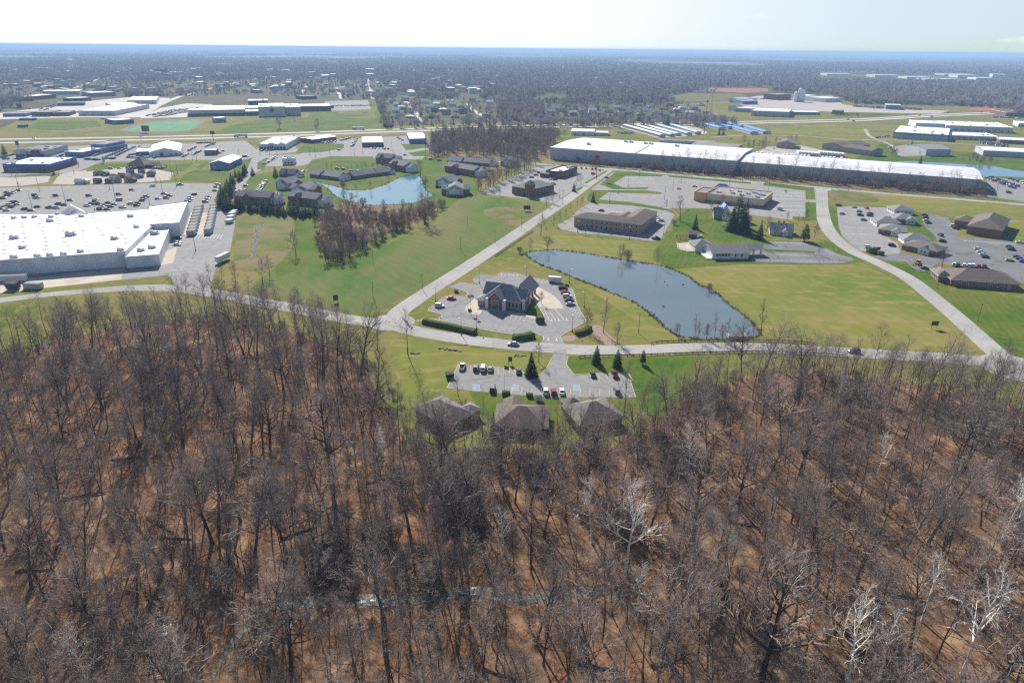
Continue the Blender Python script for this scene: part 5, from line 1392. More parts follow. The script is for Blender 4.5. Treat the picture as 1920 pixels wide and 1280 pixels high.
def con_meshes(name, m, **k):
    T, C = conifer(**k)
    return T.mesh(name + '_trunk', bark), C.mesh(name + '_foliage', m)
SPR = [con_meshes('spruce', needle, seed=70, H=10, r=2.3), con_meshes('spruce', needle2, seed=71, H=10, r=2.0, n=1000), con_meshes('spruce', needle, seed=72, H=10, r=2.7, taper=.8)]
ARB = [con_meshes('arborvitae', needle, seed=75, H=7, r=1.75, n=1300, skirt=.02, taper=.62, leaf=.36)]
PIN = [con_meshes('pine', needle, seed=80, H=11, r=3.2, n=1000, skirt=.2, taper=.55, leaf=.8)]
FAREV = []
for i in range(2):
    T, C = conifer(seed=85 + i, H=12, r=3.4, n=240, leaf=1.5, taper=.8)
    FAREV.append(joined(T, C, 'far_evergreen', (bark, needle)))
def tree_parts(ms, crown='crown'):
    return [('trunk', ms[0]), (crown, ms[1])]
def near_line(p, line, w):
    return any(math.dist(p, q_) < w for q_ in line)
big_at = G([(1648, 1275), (1728, 1165), (1803, 1265), (1588, 1276), (168, 1290), (364, 1282), (412, 1105), (944, 1036), (1110, 1018), (1172, 1072), (1577, 750), (1646, 890), (1622, 765), (1290, 885), (100, 700), (1195, 1142), (60, 960), (622, 900), (1297, 1030), (1424, 1290), (1690, 1240), (1750, 1130), (1830, 1220), (1300, 985), (622, 850)])
pts = []
sp_ = 6.5
y = 62.0
while y < 262:
    x = -260.0
    while x < 260:
        p = (x + R.uniform(-.48, .48) * sp_, y + R.uniform(-.48, .48) * sp_)
        x += sp_
        if abs(p[0]) > 0.80 * (p[1] + 45) + 8 or not inside(p, wood):
            continue
        if any(math.dist(p, q_) < 4.5 for q_ in big_at):
            continue
        if near_line(p, creek_c, 3.2) or near_line(p, creek_b, 2.6) or near_line(p, gravel_c, 2.2):
            continue
        dn = math.sin(p[0] * .061 + 1.3) * math.sin(p[1] * .075 + .4) + .6 * math.sin(p[0] * .023 - p[1] * .041)
        if R.random() < 0.16 - dn * .16:
            continue
        pts.append(p)
    y += sp_
pts.sort(key=lambda p: p[0] ** 2 + (p[1] + 20) ** 2)
def zone(p):
    # six stretches of the wood, told by what stands beyond each
    s = p[0] / (p[1] + 45)
    near = p[1] < 118
    if s < -.42:
        return ('near the creek bend in the lower left corner' if near else 'below the big white-roofed store')
    if s < -.14:
        return ('on the slope left of the gravelly creek riffle' if near else 'left of the grey-roofed offices')
    if s < .16:
        return ('between the photo foot and the middle creek' if near else 'just behind the brown-roofed office')
    if s < .42:
        return ('right of the creek near the photo foot' if near else 'below the pond end with the weir')
    return ('among the white sycamores in the lower right corner' if near else 'below the curved road on the right')
look = ['grey-brown', 'slender', 'low-branched', 'high-crowned', 'broad', 'leaning thin', 'twin-stemmed', 'narrow young']
NT = 290
for i, p in enumerate(pts[:NT]):
    v = R.choice([0, 0, 1, 1, 2, 2, 3, 4, 4, 5, 6, 7])
    zn = zone(p)
    place('forest_tree', tree_parts(FT[v]), f'{look[v]} bare tree {zn}', 'tree', (p[0], p[1], 0), R.uniform(0, 6.28), R.uniform(.68, 1.14), f'{look[v]} trees {zn}')
far_wood = [(p[0], p[1], 0, R.uniform(0, 6.28), R.uniform(.62, 1.08), R.choice([0, 1, 2, 2, 3, 4, 4, 5, 6, 7, 7])) for p in pts[NT:]]
scatter('woodland', 'leafless grey-brown trees filling the back of the wood', far_wood, FJ)
und = []
for i in range(1600):
    p = (R.uniform(-230, 230), R.uniform(62, 235))
    if abs(p[0]) < .8 * (p[1] + 45) + 8 and inside(p, wood) and not near_line(p, creek_c, 2.6) and not near_line(p, creek_b, 2.2):
        und.append((*p, 0, R.uniform(0, 6.28), R.uniform(.4, 1.4), R.choice([0, 1, 1, 2, 3])))
for cx_, cy_, n_ in ((600, 1060, 60), (690, 1010, 40), (860, 960, 60), (400, 1080, 30), (760, 1085, 40), (1130, 850, 14), (1260, 860, 60), (1330, 760, 50), (1180, 1000, 30), (200, 1180, 40), (1000, 885, 40), (820, 915, 40), (1600, 740, 40)):
    cx_, cy_ = g(cx_, cy_)
    for j in range(n_ // 2):
        p = (cx_ + R.gauss(0, 6), cy_ + R.gauss(0, 4))
        if not near_line(p, creek_c, 2.4):
            und.append((*p, 0, R.uniform(0, 6.28), R.uniform(.7, 1.6), R.choice([2, 3, 3])))
for i in range(600):
    a = R.choice(edge[2:-2])
    b = edge[edge.index(a) + 1]
    f = R.random()
    p = (a[0] + (b[0] - a[0]) * f + R.gauss(0, 3), a[1] + (b[1] - a[1]) * f + R.gauss(0, 3) - 1)
    und.append((*p, 0, R.uniform(0, 6.28), R.uniform(.25, .8), R.choice([0, 1, 2, 2])))
scatter('undergrowth', 'thin saplings and bare brush under the forest trees', und, SAP + BUSH)

# fallen logs on the leaf litter
k_log = mat('dead_bark', (.05, .042, .036), (.1, .085, .075), 1.5, .95)
for i, (px, py, an, L_, r_) in enumerate([(1450, 1190, 25, 9, .45), (1120, 1250, -15, 8, .4), (300, 985, -30, 11, .35), (160, 930, 15, 10, .4), (560, 1000, 35, 9, .35), (330, 1010, -5, 8, .3), (720, 900, 20, 10, .35), (1400, 985, -20, 8, .3), (940, 1265, 160, 8, .35), (60, 1070, 5, 7, .3), (1700, 1120, -12, 7, .4), (1570, 1000, 30, 8, .3), (240, 860, 10, 9, .3), (1250, 1240, 20, 7, .35)]):
    x, y = g(px, py)
    m = MB()
    q = random.Random(i)
    p = [(-L_ / 2 + L_ * j / 5, q.gauss(0, .12), r_ * .8 + q.gauss(0, .05)) for j in range(6)]
    for j in range(5):
        m.tube(p[j], p[j + 1], r_ * (1 - j * .11), r_ * (1 - (j + 1) * .11), 7, 0, True)
    for j in range(4):
        b0 = p[2 + j % 3]
        m.tube(b0, (b0[0] + q.uniform(.8, 2), b0[1] + q.uniform(-1.8, 1.8), b0[2] + q.uniform(0, 1)), .1, .03, 4)
    o = m.build('fallen_log', [k_log])
    o.location = (x, y, .02)
    o.rotation_euler = (0, 0, math.radians(an))
    tag(o, f"dark fallen trunk on the leaf litter {zone((x, y))}", 'log', 'fallen trunks in the wood')
# ---------------------------------------------------------------- vehicles
def hgt(px, py, topy):
    """height in metres of a thing standing at px, py whose top shows at topy"""
    X, Y = g(px, py)
    x, y = g(px, topy, 0) if topy > 120 else (0, 0)
    u, v = (px - 960) / FPX, (640 - topy) / FPX
    u, v = u * cr - v * sr, u * sr + v * cr
    x, y, w = u, cp + v * sp, -sp + v * cp
    return CAM_H + w / y * Y
k_paint = mat('car_paint', (1, 1, 1), objcol=True, rough=.28, spec=.6)
k_tyre = mat('tyre', (.02, .02, .022), rough=.9)
k_rim = mat('wheel_rim', (.45, .45, .46), rough=.4, metal=.6)
k_cglass = mat('car_glass', (.02, .025, .03), rough=.06, spec=.7)
k_light = mat('head_lamp', (.75, .76, .74), rough=.2)
k_tail = mat('tail_lamp', (.4, .02, .02), rough=.25)
PAINT = {'white': (.72, .72, .72), 'silver': (.42, .43, .45), 'grey': (.17, .175, .185), 'dark grey': (.06, .062, .068), 'black': (.015, .015, .018), 'blue': (.03, .07, .24), 'dark blue': (.02, .03, .075), 'red': (.38, .02, .03), 'dark red': (.15, .015, .025), 'tan': (.36, .3, .22), 'bright blue': (.02, .1, .5)}
SHAPES = {'sedan': dict(s=[(-2.35, .62, .72), (-2.25, .9, .84), (-1.6, .98, .9), (0, .97, .91), (1.05, .92, .9), (1.95, .8, .86), (2.3, .6, .74)], cab=(-1.8, 1.15, -1.15, .3, .96, 1.43)),
          'suv': dict(s=[(-2.3, .7, .82), (-2.25, 1.05, .9), (-1.5, 1.08, .94), (0, 1.06, .95), (1.0, 1.04, .94), (2.0, .95, .9), (2.32, .7, .8)], cab=(-2.2, 1.15, -1.95, .45, 1.06, 1.72)),
          'van': dict(s=[(-2.5, .7, .86), (-2.45, 1.1, .95), (-1.5, 1.12, .98), (0, 1.12, .98), (1.4, 1.08, .97), (2.2, .92, .92), (2.5, .65, .8)], cab=(-2.42, 1.75, -2.3, .9, 1.1, 1.82)),
          'pickup': dict(s=[(-2.75, .75, .9), (-2.72, 1.1, .95), (-1.6, 1.12, .97), (0, 1.12, .97), (1.3, 1.12, .97), (2.4, 1.02, .94), (2.75, .75, .86)], cab=(-.75, 1.45, -.55, .75, 1.12, 1.82))}
def car_mbs(kind):
    d = SHAPES[kind]
    B, Wn, H, T = MB(), MB(), MB(), MB()
    vs, n = [], len(d['s'])
    for x, z, w in d['s']:
        vs += [(x, -w * .9, .28), (x, -w, .55), (x, -w * .97, z * .86), (x, -w * .86, z), (x, w * .86, z), (x, w * .97, z * .86), (x, w, .55), (x, w * .9, .28)]
    B.add(vs, [(8 * i + k, 8 * i + (k + 1) % 8, 8 * i + 8 + (k + 1) % 8, 8 * i + 8 + k) for i in range(n - 1) for k in range(8)] + [tuple(range(7, -1, -1)), tuple(range(8 * n - 8, 8 * n))])
    a, b, c, e, z0, z1 = d['cab']
    w0, w1 = d['s'][3][2] * .88, d['s'][3][2] * .74
    lo = [(a, -w0, z0 - .02), (b, -w0, z0 - .02), (b, w0, z0 - .02), (a, w0, z0 - .02)]
    hi = [(c, -w1, z1), (e, -w1, z1), (e, w1, z1), (c, w1, z1)]
    Wn.add(lo + hi, [(0, 1, 5, 4), (1, 2, 6, 5), (2, 3, 7, 6), (3, 0, 4, 7)])
    B.box(c - .03, -w1 - .02, z1, e + .03, w1 + .02, z1 + .06, 0, True)
    for i in range(4):
        B.tube(lo[i], hi[i], .06, .05, 4)
    mx = (a + b) / 2 - .1
    for s_ in (-1, 1):
        B.tube((mx, s_ * w0, z0), (mx * .8 + (c + e) / 2 * .2, s_ * w1, z1), .05, .05, 4)
        B.box(b - .28, s_ * (w0 + .12) - .08, z0 - .02, b - .12, s_ * (w0 + .12) + .08, z0 + .13, 0, True)
    if kind == 'pickup':
        T.box(-2.62, -.76, 1.125, -.85, .76, 1.135)
    xf, xr = d['s'][-1][0], d['s'][0][0]
    lamps = []
    for x0, x1, nm in ((xf - .16, xf + .03, 'headlight'), (xr - .03, xr + .1, 'tail_light')):
        for s_ in (-1, 1):
            m = MB()
            m.box(x0, s_ * .58 - .17, .6, x1, s_ * .58 + .17, .76, 0, True)
            lamps.append((nm, m, k_light if nm == 'headlight' else k_tail))
    wh = []
    ax = abs(xf) * .63
    for x in (-ax, ax):
        for s_ in (-1, 1):
            m = MB()
            y = s_ * d['s'][3][2]
            m.tube((x, y - s_ * .2, .33), (x, y + s_ * .03, .33), .34, .34, 12, 0, True)
            m.tube((x, y + s_ * .03, .33), (x, y + s_ * .04, .33), .2, .2, 8, 1, True)
            wh.append(m)
    return B, Wn, T, lamps, wh
CARM, CARJ = {}, {}
for k_ in SHAPES:
    B_, W_, T_, la, wh = car_mbs(k_)
    CARM[k_] = [('body', B_.mesh('car_body', [k_paint])), ('windows', W_.mesh('car_windows', [k_cglass]))] + [('wheel', m.mesh('car_wheel', [k_tyre, k_rim])) for m in wh] + [(n, m.mesh('car_' + n, [mm])) for n, m, mm in la]
    if T_.v:
        CARM[k_].append(('cargo_bed', T_.mesh('cargo_bed', [k_tyre])))
    J = MB()
    for m, o in [(B_, 0), (W_, 1), (T_, 2)] + [(m, 2) for m in wh] + [(m, 3 if n == 'headlight' else 4) for n, m, mm in la]:
        J.add(list(m.v), m.f, o)
    CARJ[k_] = J.mesh('parked_car', [k_paint, k_cglass, k_tyre, k_light, k_tail])
CARS = []
RC = random.Random(17)
def rc():
    return RC.choice(['white', 'white', 'silver', 'silver', 'grey', 'dark grey', 'black', 'black', 'blue', 'dark blue', 'red', 'dark red', 'tan', 'silver', 'white', 'grey'])
def rk():
    return RC.choice(['sedan', 'sedan', 'sedan', 'suv', 'suv', 'suv', 'pickup', 'van'])
def car(px, py, hd, kind, col, where, label=None, z=.1):
    x, y = g(px, py)
    CARS.append((px, x, y, z, math.radians(hd), kind or rk(), col or rc(), where, label))
def row(p0, p1, n, hd, where, keep=1.0, cols=None, kinds=None, t=(0, 0, 1)):
    (x0, y0), (x1, y1) = p0, p1
    for i in range(n):
        if RC.random() < keep:
            f = i / max(n - 1, 1)
            car(t[0] + (x0 + (x1 - x0) * f) / t[2], t[1] + (y0 + (y1 - y0) * f) / t[2], hd + RC.uniform(-3, 3) + RC.choice([0, 180]), kinds, RC.choice(cols) if cols else None, where)
# near cars, each named for itself
for a in [(962, 647, 178, 'sedan', 'silver', 'silver sedan driving along the pale road below the bank'), (846.5, 561.5, -8, 'sedan', 'red', 'red sedan parked alone left of the bank'), (824.5, 575.5, -8, 'suv', 'white', 'white hatchback parked by the left kerb of the bank car park'),
          (1055.5, 542.5, 12, 'suv', 'black', 'black car, farthest of the five in line right of the bank'), (1059.5, 550, 12, 'sedan', 'red', 'red car, second of the five in line right of the bank'), (1063.5, 557.5, 12, 'suv', 'white', 'white car in the middle of the five in line right of the bank'), (1067, 564.5, 12, 'sedan', 'dark blue', 'dark blue car, fourth of the five in line right of the bank'), (1069.5, 572, 12, 'sedan', 'silver', 'silver car, nearest of the five in line right of the bank'),
          (867, 690, 86, 'pickup', 'white', 'white pickup at the left end of the lower car park'), (892.5, 692.5, 86, 'suv', 'dark grey', 'dark grey car left of the white one in the lower car park'), (906, 693, 86, 'van', 'white', 'white minivan between two dark cars in the lower car park'), (919.5, 694.5, 86, 'sedan', 'grey', 'grey sedan right of the white minivan'), (972.5, 698.5, 88, 'sedan', 'black', 'black car alone in the upper row by the small spruce'),
          (923.5, 731, 88, 'van', 'dark grey', 'dark minivan alone on the office side of the lower car park'), (1023, 736, 89, 'suv', 'white', 'white car left of the red one before the middle office'), (1038, 737.5, 89, 'suv', 'dark red', 'red car between two white ones before the middle office'), (1053.5, 736.5, 89, 'sedan', 'white', 'white car right of the red one before the middle office'),
          (1111.5, 704.5, 92, 'sedan', 'black', 'black sedan below the two conifers by the road'), (1152.5, 704.5, 92, 'pickup', 'dark red', 'dark red pickup with a pale cover below the right conifer'), (1156.5, 735, 92, 'suv', 'grey', 'grey car before the rightmost office, half behind a bare tree'),
          (1601, 661, 176, 'suv', 'black', 'dark car on the road behind the bare trees'), (1230, 448.5, 10, 'pickup', 'black', 'black pickup by the motel drive')]:
    car(*a[:5], None, a[5])
w_ = 'beside the right wing of the motel'
row((1232, 408), (1238, 414.5), 3, 5, w_, cols=['white', 'white', 'silver'])
car(1127, 396, 170, 'sedan', 'dark red', w_)
w_ = 'on the restaurant car park'
for p in [(1005, 329.5, 0, 'sedan', 'black'), (1011, 325, 0, 'suv', 'grey'), (997, 333.5, 20, 'sedan', 'black'), (1032, 337, 80, 'sedan', 'white'), (1038, 337, 80, 'suv', 'red'), (1043, 337.5, 80, 'sedan', 'black'), (1079, 328, 10, 'sedan', 'white'), (1037.5, 346.5, 0, 'suv', 'black'), (1080, 315, 90, 'suv', 'black'), (1090, 316, 90, 'sedan', 'black'), (1099, 317, 90, 'sedan', 'grey'), (1110, 318, 90, 'suv', 'red'), (1116, 317.5, 90, 'suv', 'grey'), (1124, 320, 90, 'suv', 'silver'), (1112, 327, 45, 'suv', 'dark red'), (1068, 312, 10, 'sedan', 'dark red')]:
    car(*p, w_)
car(1137, 334, 45, 'sedan', 'grey', 'on the lanes by the warehouse street')
car(1207, 319, 0, 'suv', 'silver', 'on the lanes by the warehouse street')
car(1302, 350.5, 0, 'sedan', 'white', 'on the empty car parks by the cream restaurant')
car(1273, 355, 0, 'sedan', 'white', 'on the empty car parks by the cream restaurant')
w_ = 'on the pale car park left of the medical offices'
for p in [(278, 530, 0, 'sedan', 'silver'), (385, 470, 20, 'sedan', 'white'), (495, 480, 100, 'sedan', 'red'), (430, 508, 0, 'sedan', 'silver'), (440, 543, 0, 'suv', 'black'), (470, 585, 0, 'sedan', 'grey'), (528, 528, 0, 'sedan', 'black'), (524, 546, 0, 'suv', 'black'), (505, 828, 10, 'suv', 'white'), (720, 812, -5, 'suv', 'black'), (247, 456, 0, 'suv', 'dark grey')]:
    car(1520 + p[0] / 4.74, 290 + p[1] / 4.74, *p[2:], w_)
w_ = 'on the dark car park round the brick hall'
for p in [(1012, 543, 0, 'sedan', 'black'), (1020, 565, 0, 'sedan', 'dark blue'), (1025, 590, 0, 'sedan', 'white'), (1045, 612, 0, 'sedan', 'dark blue'), (1265, 640, 0, 'suv', 'white'), (1292, 660, 0, 'suv', 'black'), (1152, 722, 90, 'suv', 'black'), (1170, 775, -5, 'suv', 'black'), (1485, 845, -5, 'sedan', 'silver'), (1510, 868, -5, 'sedan', 'white'), (1530, 893, -5, 'sedan', 'white'), (1550, 915, -5, 'sedan', 'dark blue'), (1765, 825, -10, 'sedan', 'black'), (1782, 848, -10, 'suv', 'black'), (1855, 785, -10, 'sedan', 'white'), (1765, 945, -10, 'sedan', 'silver'), (1835, 915, -10, 'sedan', 'black'), (1855, 930, -10, 'sedan', 'dark blue'), (1885, 955, -10, 'suv', 'bright blue'), (1010, 1015, 0, 'sedan', 'dark grey'),
          (1270, 985, 60, 'suv', 'white'), (1310, 990, 60, 'suv', 'black'), (1360, 993, 60, 'suv', 'white'), (1405, 995, 60, 'suv', 'white'), (1440, 995, 60, 'suv', 'white'), (1490, 998, 60, 'suv', 'red'), (1540, 1000, 60, 'suv', 'black'), (1925, 900, -10, 'sedan', 'grey'), (1940, 1000, -10, 'suv', 'white')]:
    car(1520 + p[0] / 4.74, 290 + p[1] / 4.74, *p[2:], w_)
w_ = 'in the packed lot at the right edge'
row((1848, 334), (1900, 353), 13, 0, w_, .95)
row((1858, 333), (1906, 350), 11, 0, w_, .95)
row((1893, 336), (1945, 352), 12, 0, w_, .95)
row((1846, 351), (1858, 360), 4, 20, w_)
car(1891, 362, 0, 'suv', 'black', w_)
w_ = "on the white store's car park"
for z_, L_ in ((0, [(100, 895), (125, 910), (165, 912), (205, 890), (280, 868), (100, 945), (35, 985), (60, 970), (525, 938), (550, 977), (843, 945), (1335, 945), (1785, 925), (1050, 1012), (1785, 1010), (870, 1070), (955, 1082), (555, 1112), (745, 1125), (465, 1165), (365, 1148), (180, 1045), (235, 1040), (130, 1080), (260, 1075), (170, 1112), (60, 1120), (100, 1165), (20, 1135), (1440, 1005), (1430, 1025), (1365, 1070), (1480, 1068), (1620, 1050), (1555, 1090), (1710, 1075), (1525, 1110), (1660, 1110), (1505, 1148), (1610, 1150), (1310, 1095), (1840, 1120), (850, 1128)]),
               (240, [(365, 798), (60, 857), (785, 780), (540, 915), (620, 945), (575, 978), (450, 990), (275, 960), (235, 980), (210, 1015), (30, 1065), (150, 1060), (130, 1092), (990, 925), (930, 970), (930, 1000), (900, 1030), (1350, 780), (1325, 812), (1300, 868), (1205, 962), (1190, 992), (1160, 1035)])):
    for x, y in L_:
        car(z_ + x / 8, 250 + y / 8, RC.choice([0, 5, 180, 10]), None, RC.choice(['black', 'black', 'dark grey', 'grey', 'silver', 'silver', 'white', 'dark blue', 'dark red', 'dark grey']), w_)
for p in [(334, 447.5, 0, 'sedan', 'black'), (334, 456, 0, 'sedan', 'silver'), (333, 460, 0, 'sedan', 'white')]:
    car(*p, 'beside the white annex dock')
w_ = "in the car dealers' sales rows"
row((177, 293), (221, 277.5), 17, 80, w_, cols=['white', 'silver', 'white', 'grey'])
row((199, 295), (236, 280), 13, 80, w_, cols=['black', 'silver', 'dark grey', 'blue'])
row((218, 293), (252, 276.5), 13, 80, w_, cols=['white', 'silver', 'grey', 'black'])
row((160, 299), (186, 300.5), 8, 80, w_)
row((198, 298), (214, 298), 5, 80, w_)
row((241, 296), (290, 297), 12, 80, w_, .9)
row((243, 292), (262, 289), 5, 80, w_)
row((354, 283), (366, 277), 6, 80, w_, cols=['white', 'silver'])
row((362, 291), (376, 284), 6, 80, w_)
row((370, 269), (400, 268), 8, 80, w_)
row((386, 276), (402, 269), 6, 80, w_)
row((3, 296), (28, 290), 7, 40, w_, .9)
row((36, 299), (50, 298), 4, 0, w_)
row((8, 299), (14, 299), 2, 0, w_)
row((242, 317), (256, 316.5), 4, 80, 'before the brown pyramid-roofed bank')
row((208, 317), (240, 316), 3, 0, 'before the brown pyramid-roofed bank', cols=['black', 'silver'])
row((446, 295.5), (462, 294), 5, 10, 'beside the blue barn')
row((496, 308), (516, 296), 9, 15, 'beside the white fast food hut')
row((660, 275), (668, 261), 8, 10, 'by the shops under the highway')
row((684, 279), (728, 280), 8, 80, 'by the shops under the highway', .9)
row((606, 268.5), (628, 267), 5, 60, 'by the shops under the highway')
row((640, 264), (655, 260), 6, 30, 'by the shops under the highway')
row((747, 259), (754, 264), 3, 10, 'by the shops under the highway')
for p in [(636, 282, 5, 'suv', 'black'), (759.5, 291.5, 5, 'sedan', 'black'), (491, 284, 60, 'sedan', 'grey'), (500, 284, 60, 'sedan', 'grey'), (413, 288, 20, 'sedan', 'dark red'), (419, 284, 20, 'suv', 'grey')]:
    car(*p, 'by the shops under the highway')
w_ = 'by the lakeside flats'
row((484, 359), (497, 342), 8, 15, w_)
row((503, 363), (523, 366), 5, 80, w_)
row((446, 361), (460, 358), 4, 60, w_)
car(461, 349, 0, 'sedan', 'grey', w_)
for p in [(569, 322, 80, 'sedan', 'red'), (633, 317, 0, 'suv', 'dark grey'), (645, 318, 0, 'suv', 'dark grey'), (660, 321, 0, 'sedan', 'dark red'), (672, 322, 0, 'suv', 'black'), (686, 321, 0, 'sedan', 'grey'), (908, 316.5, 0, 'sedan', 'black'), (919, 322, 0, 'van', 'dark grey'), (808, 300, 0, 'suv', 'dark grey'), (824, 302, 0, 'suv', 'black'), (725, 311, 0, 'sedan', 'black')]:
    car(*p, w_)
row((1668, 277), (1676, 284), 4, 0, 'by the grey workshop beyond the pond')
row((1711, 277), (1720, 280), 4, 0, 'by the grey workshop beyond the pond')
w_ = "in the car dealers' sales rows"
row((108, 296), (119, 291), 6, 80, w_, .9)
row((54, 301), (84, 301), 9, 0, w_, .8)
row((96, 286), (120, 281), 8, 80, w_, .9)
row((264, 293), (278, 286), 6, 80, w_)
row((342, 295), (352, 290), 5, 80, w_)
w_ = 'driving on the divided highway'
for px, py in ((64, 260.5), (1052, 236), (1070, 235), (1124, 236.5), (1141, 230.5), (1162, 230), (1191, 234), (1216, 231.5), (793, 240.5), (1590, 224.5), (1700, 216), (1724, 217), (1777, 212.5), (1600, 227.5), (1747, 219.5), (1840, 211)):
    car(px, py, 3, None, None, w_, None, .15)
CARS.sort(key=lambda q_: (q_[7] != w_, math.hypot(q_[1], q_[2])))       # highway cars and the 300 largest stand alone
REST = CARS[302:]
CARS = CARS[:302]
byw = {}
for c_ in CARS:
    byw.setdefault(c_[7], []).append(c_)
for w_, L_ in byw.items():
    L_.sort(key=lambda q_: (q_[0], q_[2]))
    for i, (px, x, y, z, hd, kind, col, wh_, lab) in enumerate(L_):
        kn = {'suv': 'hatchback', 'van': 'minivan'}.get(kind, kind)
        lab = lab or f'{col} {kn}, {nth(i)}from left {w_}'
        near = math.hypot(x, y) < 400
        place('pickup_truck' if kind == 'pickup' else 'car', CARM[kind] if near else [(None, CARJ[kind])], lab, 'car', (x, y, z), hd, 1.0, f'cars {w_}' if w_ else 'cars near the bank and offices', PAINT[col])
print('cars', len(CARS))
# far parked cars nobody could count
k_far = mat('far_car_paint', (.4, .41, .43), (.1, .1, .11), 3.0, .3, rand=.9, spec=.6)
fj = MB()
B_, W_, T_, la, wh = car_mbs('suv')
fj.add(list(B_.v), B_.f, 0)
fj.add(list(W_.v), W_.f, 1)
FCAR = fj.mesh('far_car', [k_far, k_cglass])
fp_ = []
for p0, p1, n_, k_ in (((275, 218), (330, 206), 22, 5), ((290, 220), (350, 210), 20, 2), ((100, 212), (150, 212), 26, 2), ((190, 224), (232, 224), 18, 1), ((205, 214), (270, 204), 20, 2), ((614, 200), (690, 199), 20, 3), ((70, 208), (108, 196), 14, 2), ((10, 203), (60, 205), 14, 2), ((1600, 201), (1730, 207), 40, 4), ((1560, 214), (1610, 216), 20, 2), ((1860, 221), (1920, 222), 24, 2), ((1840, 270), (1890, 276), 24, 3), ((1160, 250), (1182, 252), 10, 2), ((1375, 186), (1560, 190), 30, 3), ((1640, 260), (1720, 247), 18, 1)):
    for i in range(n_):
        for j in range(k_):
            f = i / n_
            x, y = g(p0[0] + (p1[0] - p0[0]) * f, p0[1] + (p1[1] - p0[1]) * f)
            if RC.random() < .75:
                fp_.append((x + j * 6 + RC.uniform(-1, 1), y + j * 11 + RC.uniform(-1, 1), .25, RC.choice([0, 1.5, .4]), 1.0, 0))
for c_ in REST:
    fp_.append((c_[1], c_[2], c_[3], c_[4], 1.0, 0))
scatter('distant_cars', 'rows of parked cars in the farthest lots', fp_, [FCAR])
# lorries, trailers
k_trail = wallm('trailer_white', (.66, .67, .68), (.58, .59, .6), .5)
k_cab = mat('lorry_cab_paint', (.3, .32, .36), rough=.35)
def wheels(root, xs, y, r=.5):
    for x in xs:
        for s_ in (-1, 1):
            m = MB()
            m.tube((x, s_ * y - .15, r), (x, s_ * y + .15, r), r, r, 10, 0, True)
            P_(m, 'wheel', [k_tyre], root)
def lorry(px, py, hd, label, z=.15):
    x, y = g(px, py)
    e = empty('articulated_lorry', label, 'lorry', (x, y, z), math.radians(hd))
    m = MB()
    m.box(-8, -1.3, 1.1, 6, 1.3, 4.1, 0, True)
    P_(m, 'trailer', [k_trail], e)
    m = MB()
    m.box(6.3, -1.2, .6, 9.6, 1.2, 1.7, 0, True)
    m.box(6.4, -1.2, 1.7, 8.6, 1.2, 3.6, 0, True)
    m.add([(8.6, -1.15, 1.7), (8.6, 1.15, 1.7), (8.6, 1.15, 3.4), (8.6, -1.15, 3.4), (9.1, -1.1, 1.7), (9.1, 1.1, 1.7)], [(4, 5, 2, 3), (0, 4, 3), (5, 1, 2)], 1)
    P_(m, 'cab', [k_cab, k_cglass], e)
    wheels(e, (-6.8, -5.6, 5.2, 8.8), 1.1)
lorry(453, 257.5, 178, 'white articulated lorry below the school on the highway')
lorry(673, 243.5, 178, 'pale articulated lorry right of the school on the highway')
def trailer(name, label, px, py, hd, L=12, w=2.5, h=2.8, up=1.1, group=None, cat='trailer', m0=None):
    x, y = g(px, py)
    e = empty(name, label, cat, (x, y, .12), math.radians(hd), group)
    m = MB()
    m.box(-L / 2, -w / 2, up, L / 2, w / 2, up + h, 0, True)
    m.box(-L / 2 + .1, -w / 2 + .1, up + h, L / 2 - .1, w / 2 - .1, up + h + .08, 1, True)
    P_(m, 'body', [m0 or k_trail, r_grey if cat == 'container' else k_trail], e)
    wheels(e, (-L * .32, -L * .2), w / 2 - .25, .45)
trailer('box_trailer', 'white box trailer parked on the kerb by the store lane', 418.5, 490, 80, 11)
trailer('utility_trailer', 'white enclosed trailer with tongue behind the bank', 1040, 529, -12, 6.5, 2.4, 2.2, .6)
for i in range(9):
    f = i / 8
    trailer('dock_trailer', f'green-grey dock container, {nth(i)}from the store lane in the left row', 360.5 + 13.5 * f, 440 - 47 * f, 8, 4.6, 7.4, 2.7, .5, 'containers in the left dock row', 'container', k_grey)
    trailer('dock_trailer', f'blue-grey dock container, {nth(i)}from the store lane in the right row', 392 + 10 * f, 437 - 46 * f, 8, 3.8, 8.0, 3.1, .4, 'containers in the right dock row', 'container', k_grey)
for i, (px, py) in enumerate([(431, 418), (434, 411), (436, 405), (439, 401)]):
    trailer('wrapped_pallet', f'white wrapped load, {nth(i)}up the lane edge by the dock rows', px, py, 80, 5.5, 3.6, 1.9, .5, 'white loads along the lane', 'load')
for i in range(7):
    trailer('box_trailer', f'white box trailer, {nth(i)}of the left row behind the warehouse', 1497 + i * 6, 290 + i * .55, 80, 11, 2.7, 2.9, 1.1, 'box trailers behind the warehouse')
    trailer('box_trailer', f'white box trailer, {nth(i)}of the right row behind the warehouse', 1537 + i * 7, 290.5 + i * .6, 80, 12, 3, 3, 1.1, 'box trailers behind the warehouse')
for i, (px, py) in enumerate([(1419, 289), (1428, 289.3), (1440, 290.3), (1447.5, 290.6), (1470, 292.5), (1477, 293), (1484, 293.6), (1490, 293.9), (1497, 294.3), (1503, 294.6), (1509, 295), (1516.5, 295.6), (1543, 297.5), (1550, 297.8), (1557, 298), (1564, 298.4), (1578, 299.5)]):
    trailer('panel_van', f'small white van body, {nth(i)}from the left along the warehouse back wall', px, py, 80, 6, 2.2, 1.8, .7, 'white vans behind the warehouse', 'van')
x, y = g(1721.5, 497)
e = empty('backhoe', 'yellow digger parked on the grass by the car park', 'digger', (x, y, .1), .3)
k_yel = wallm('digger_yellow', (.6, .33, .03))
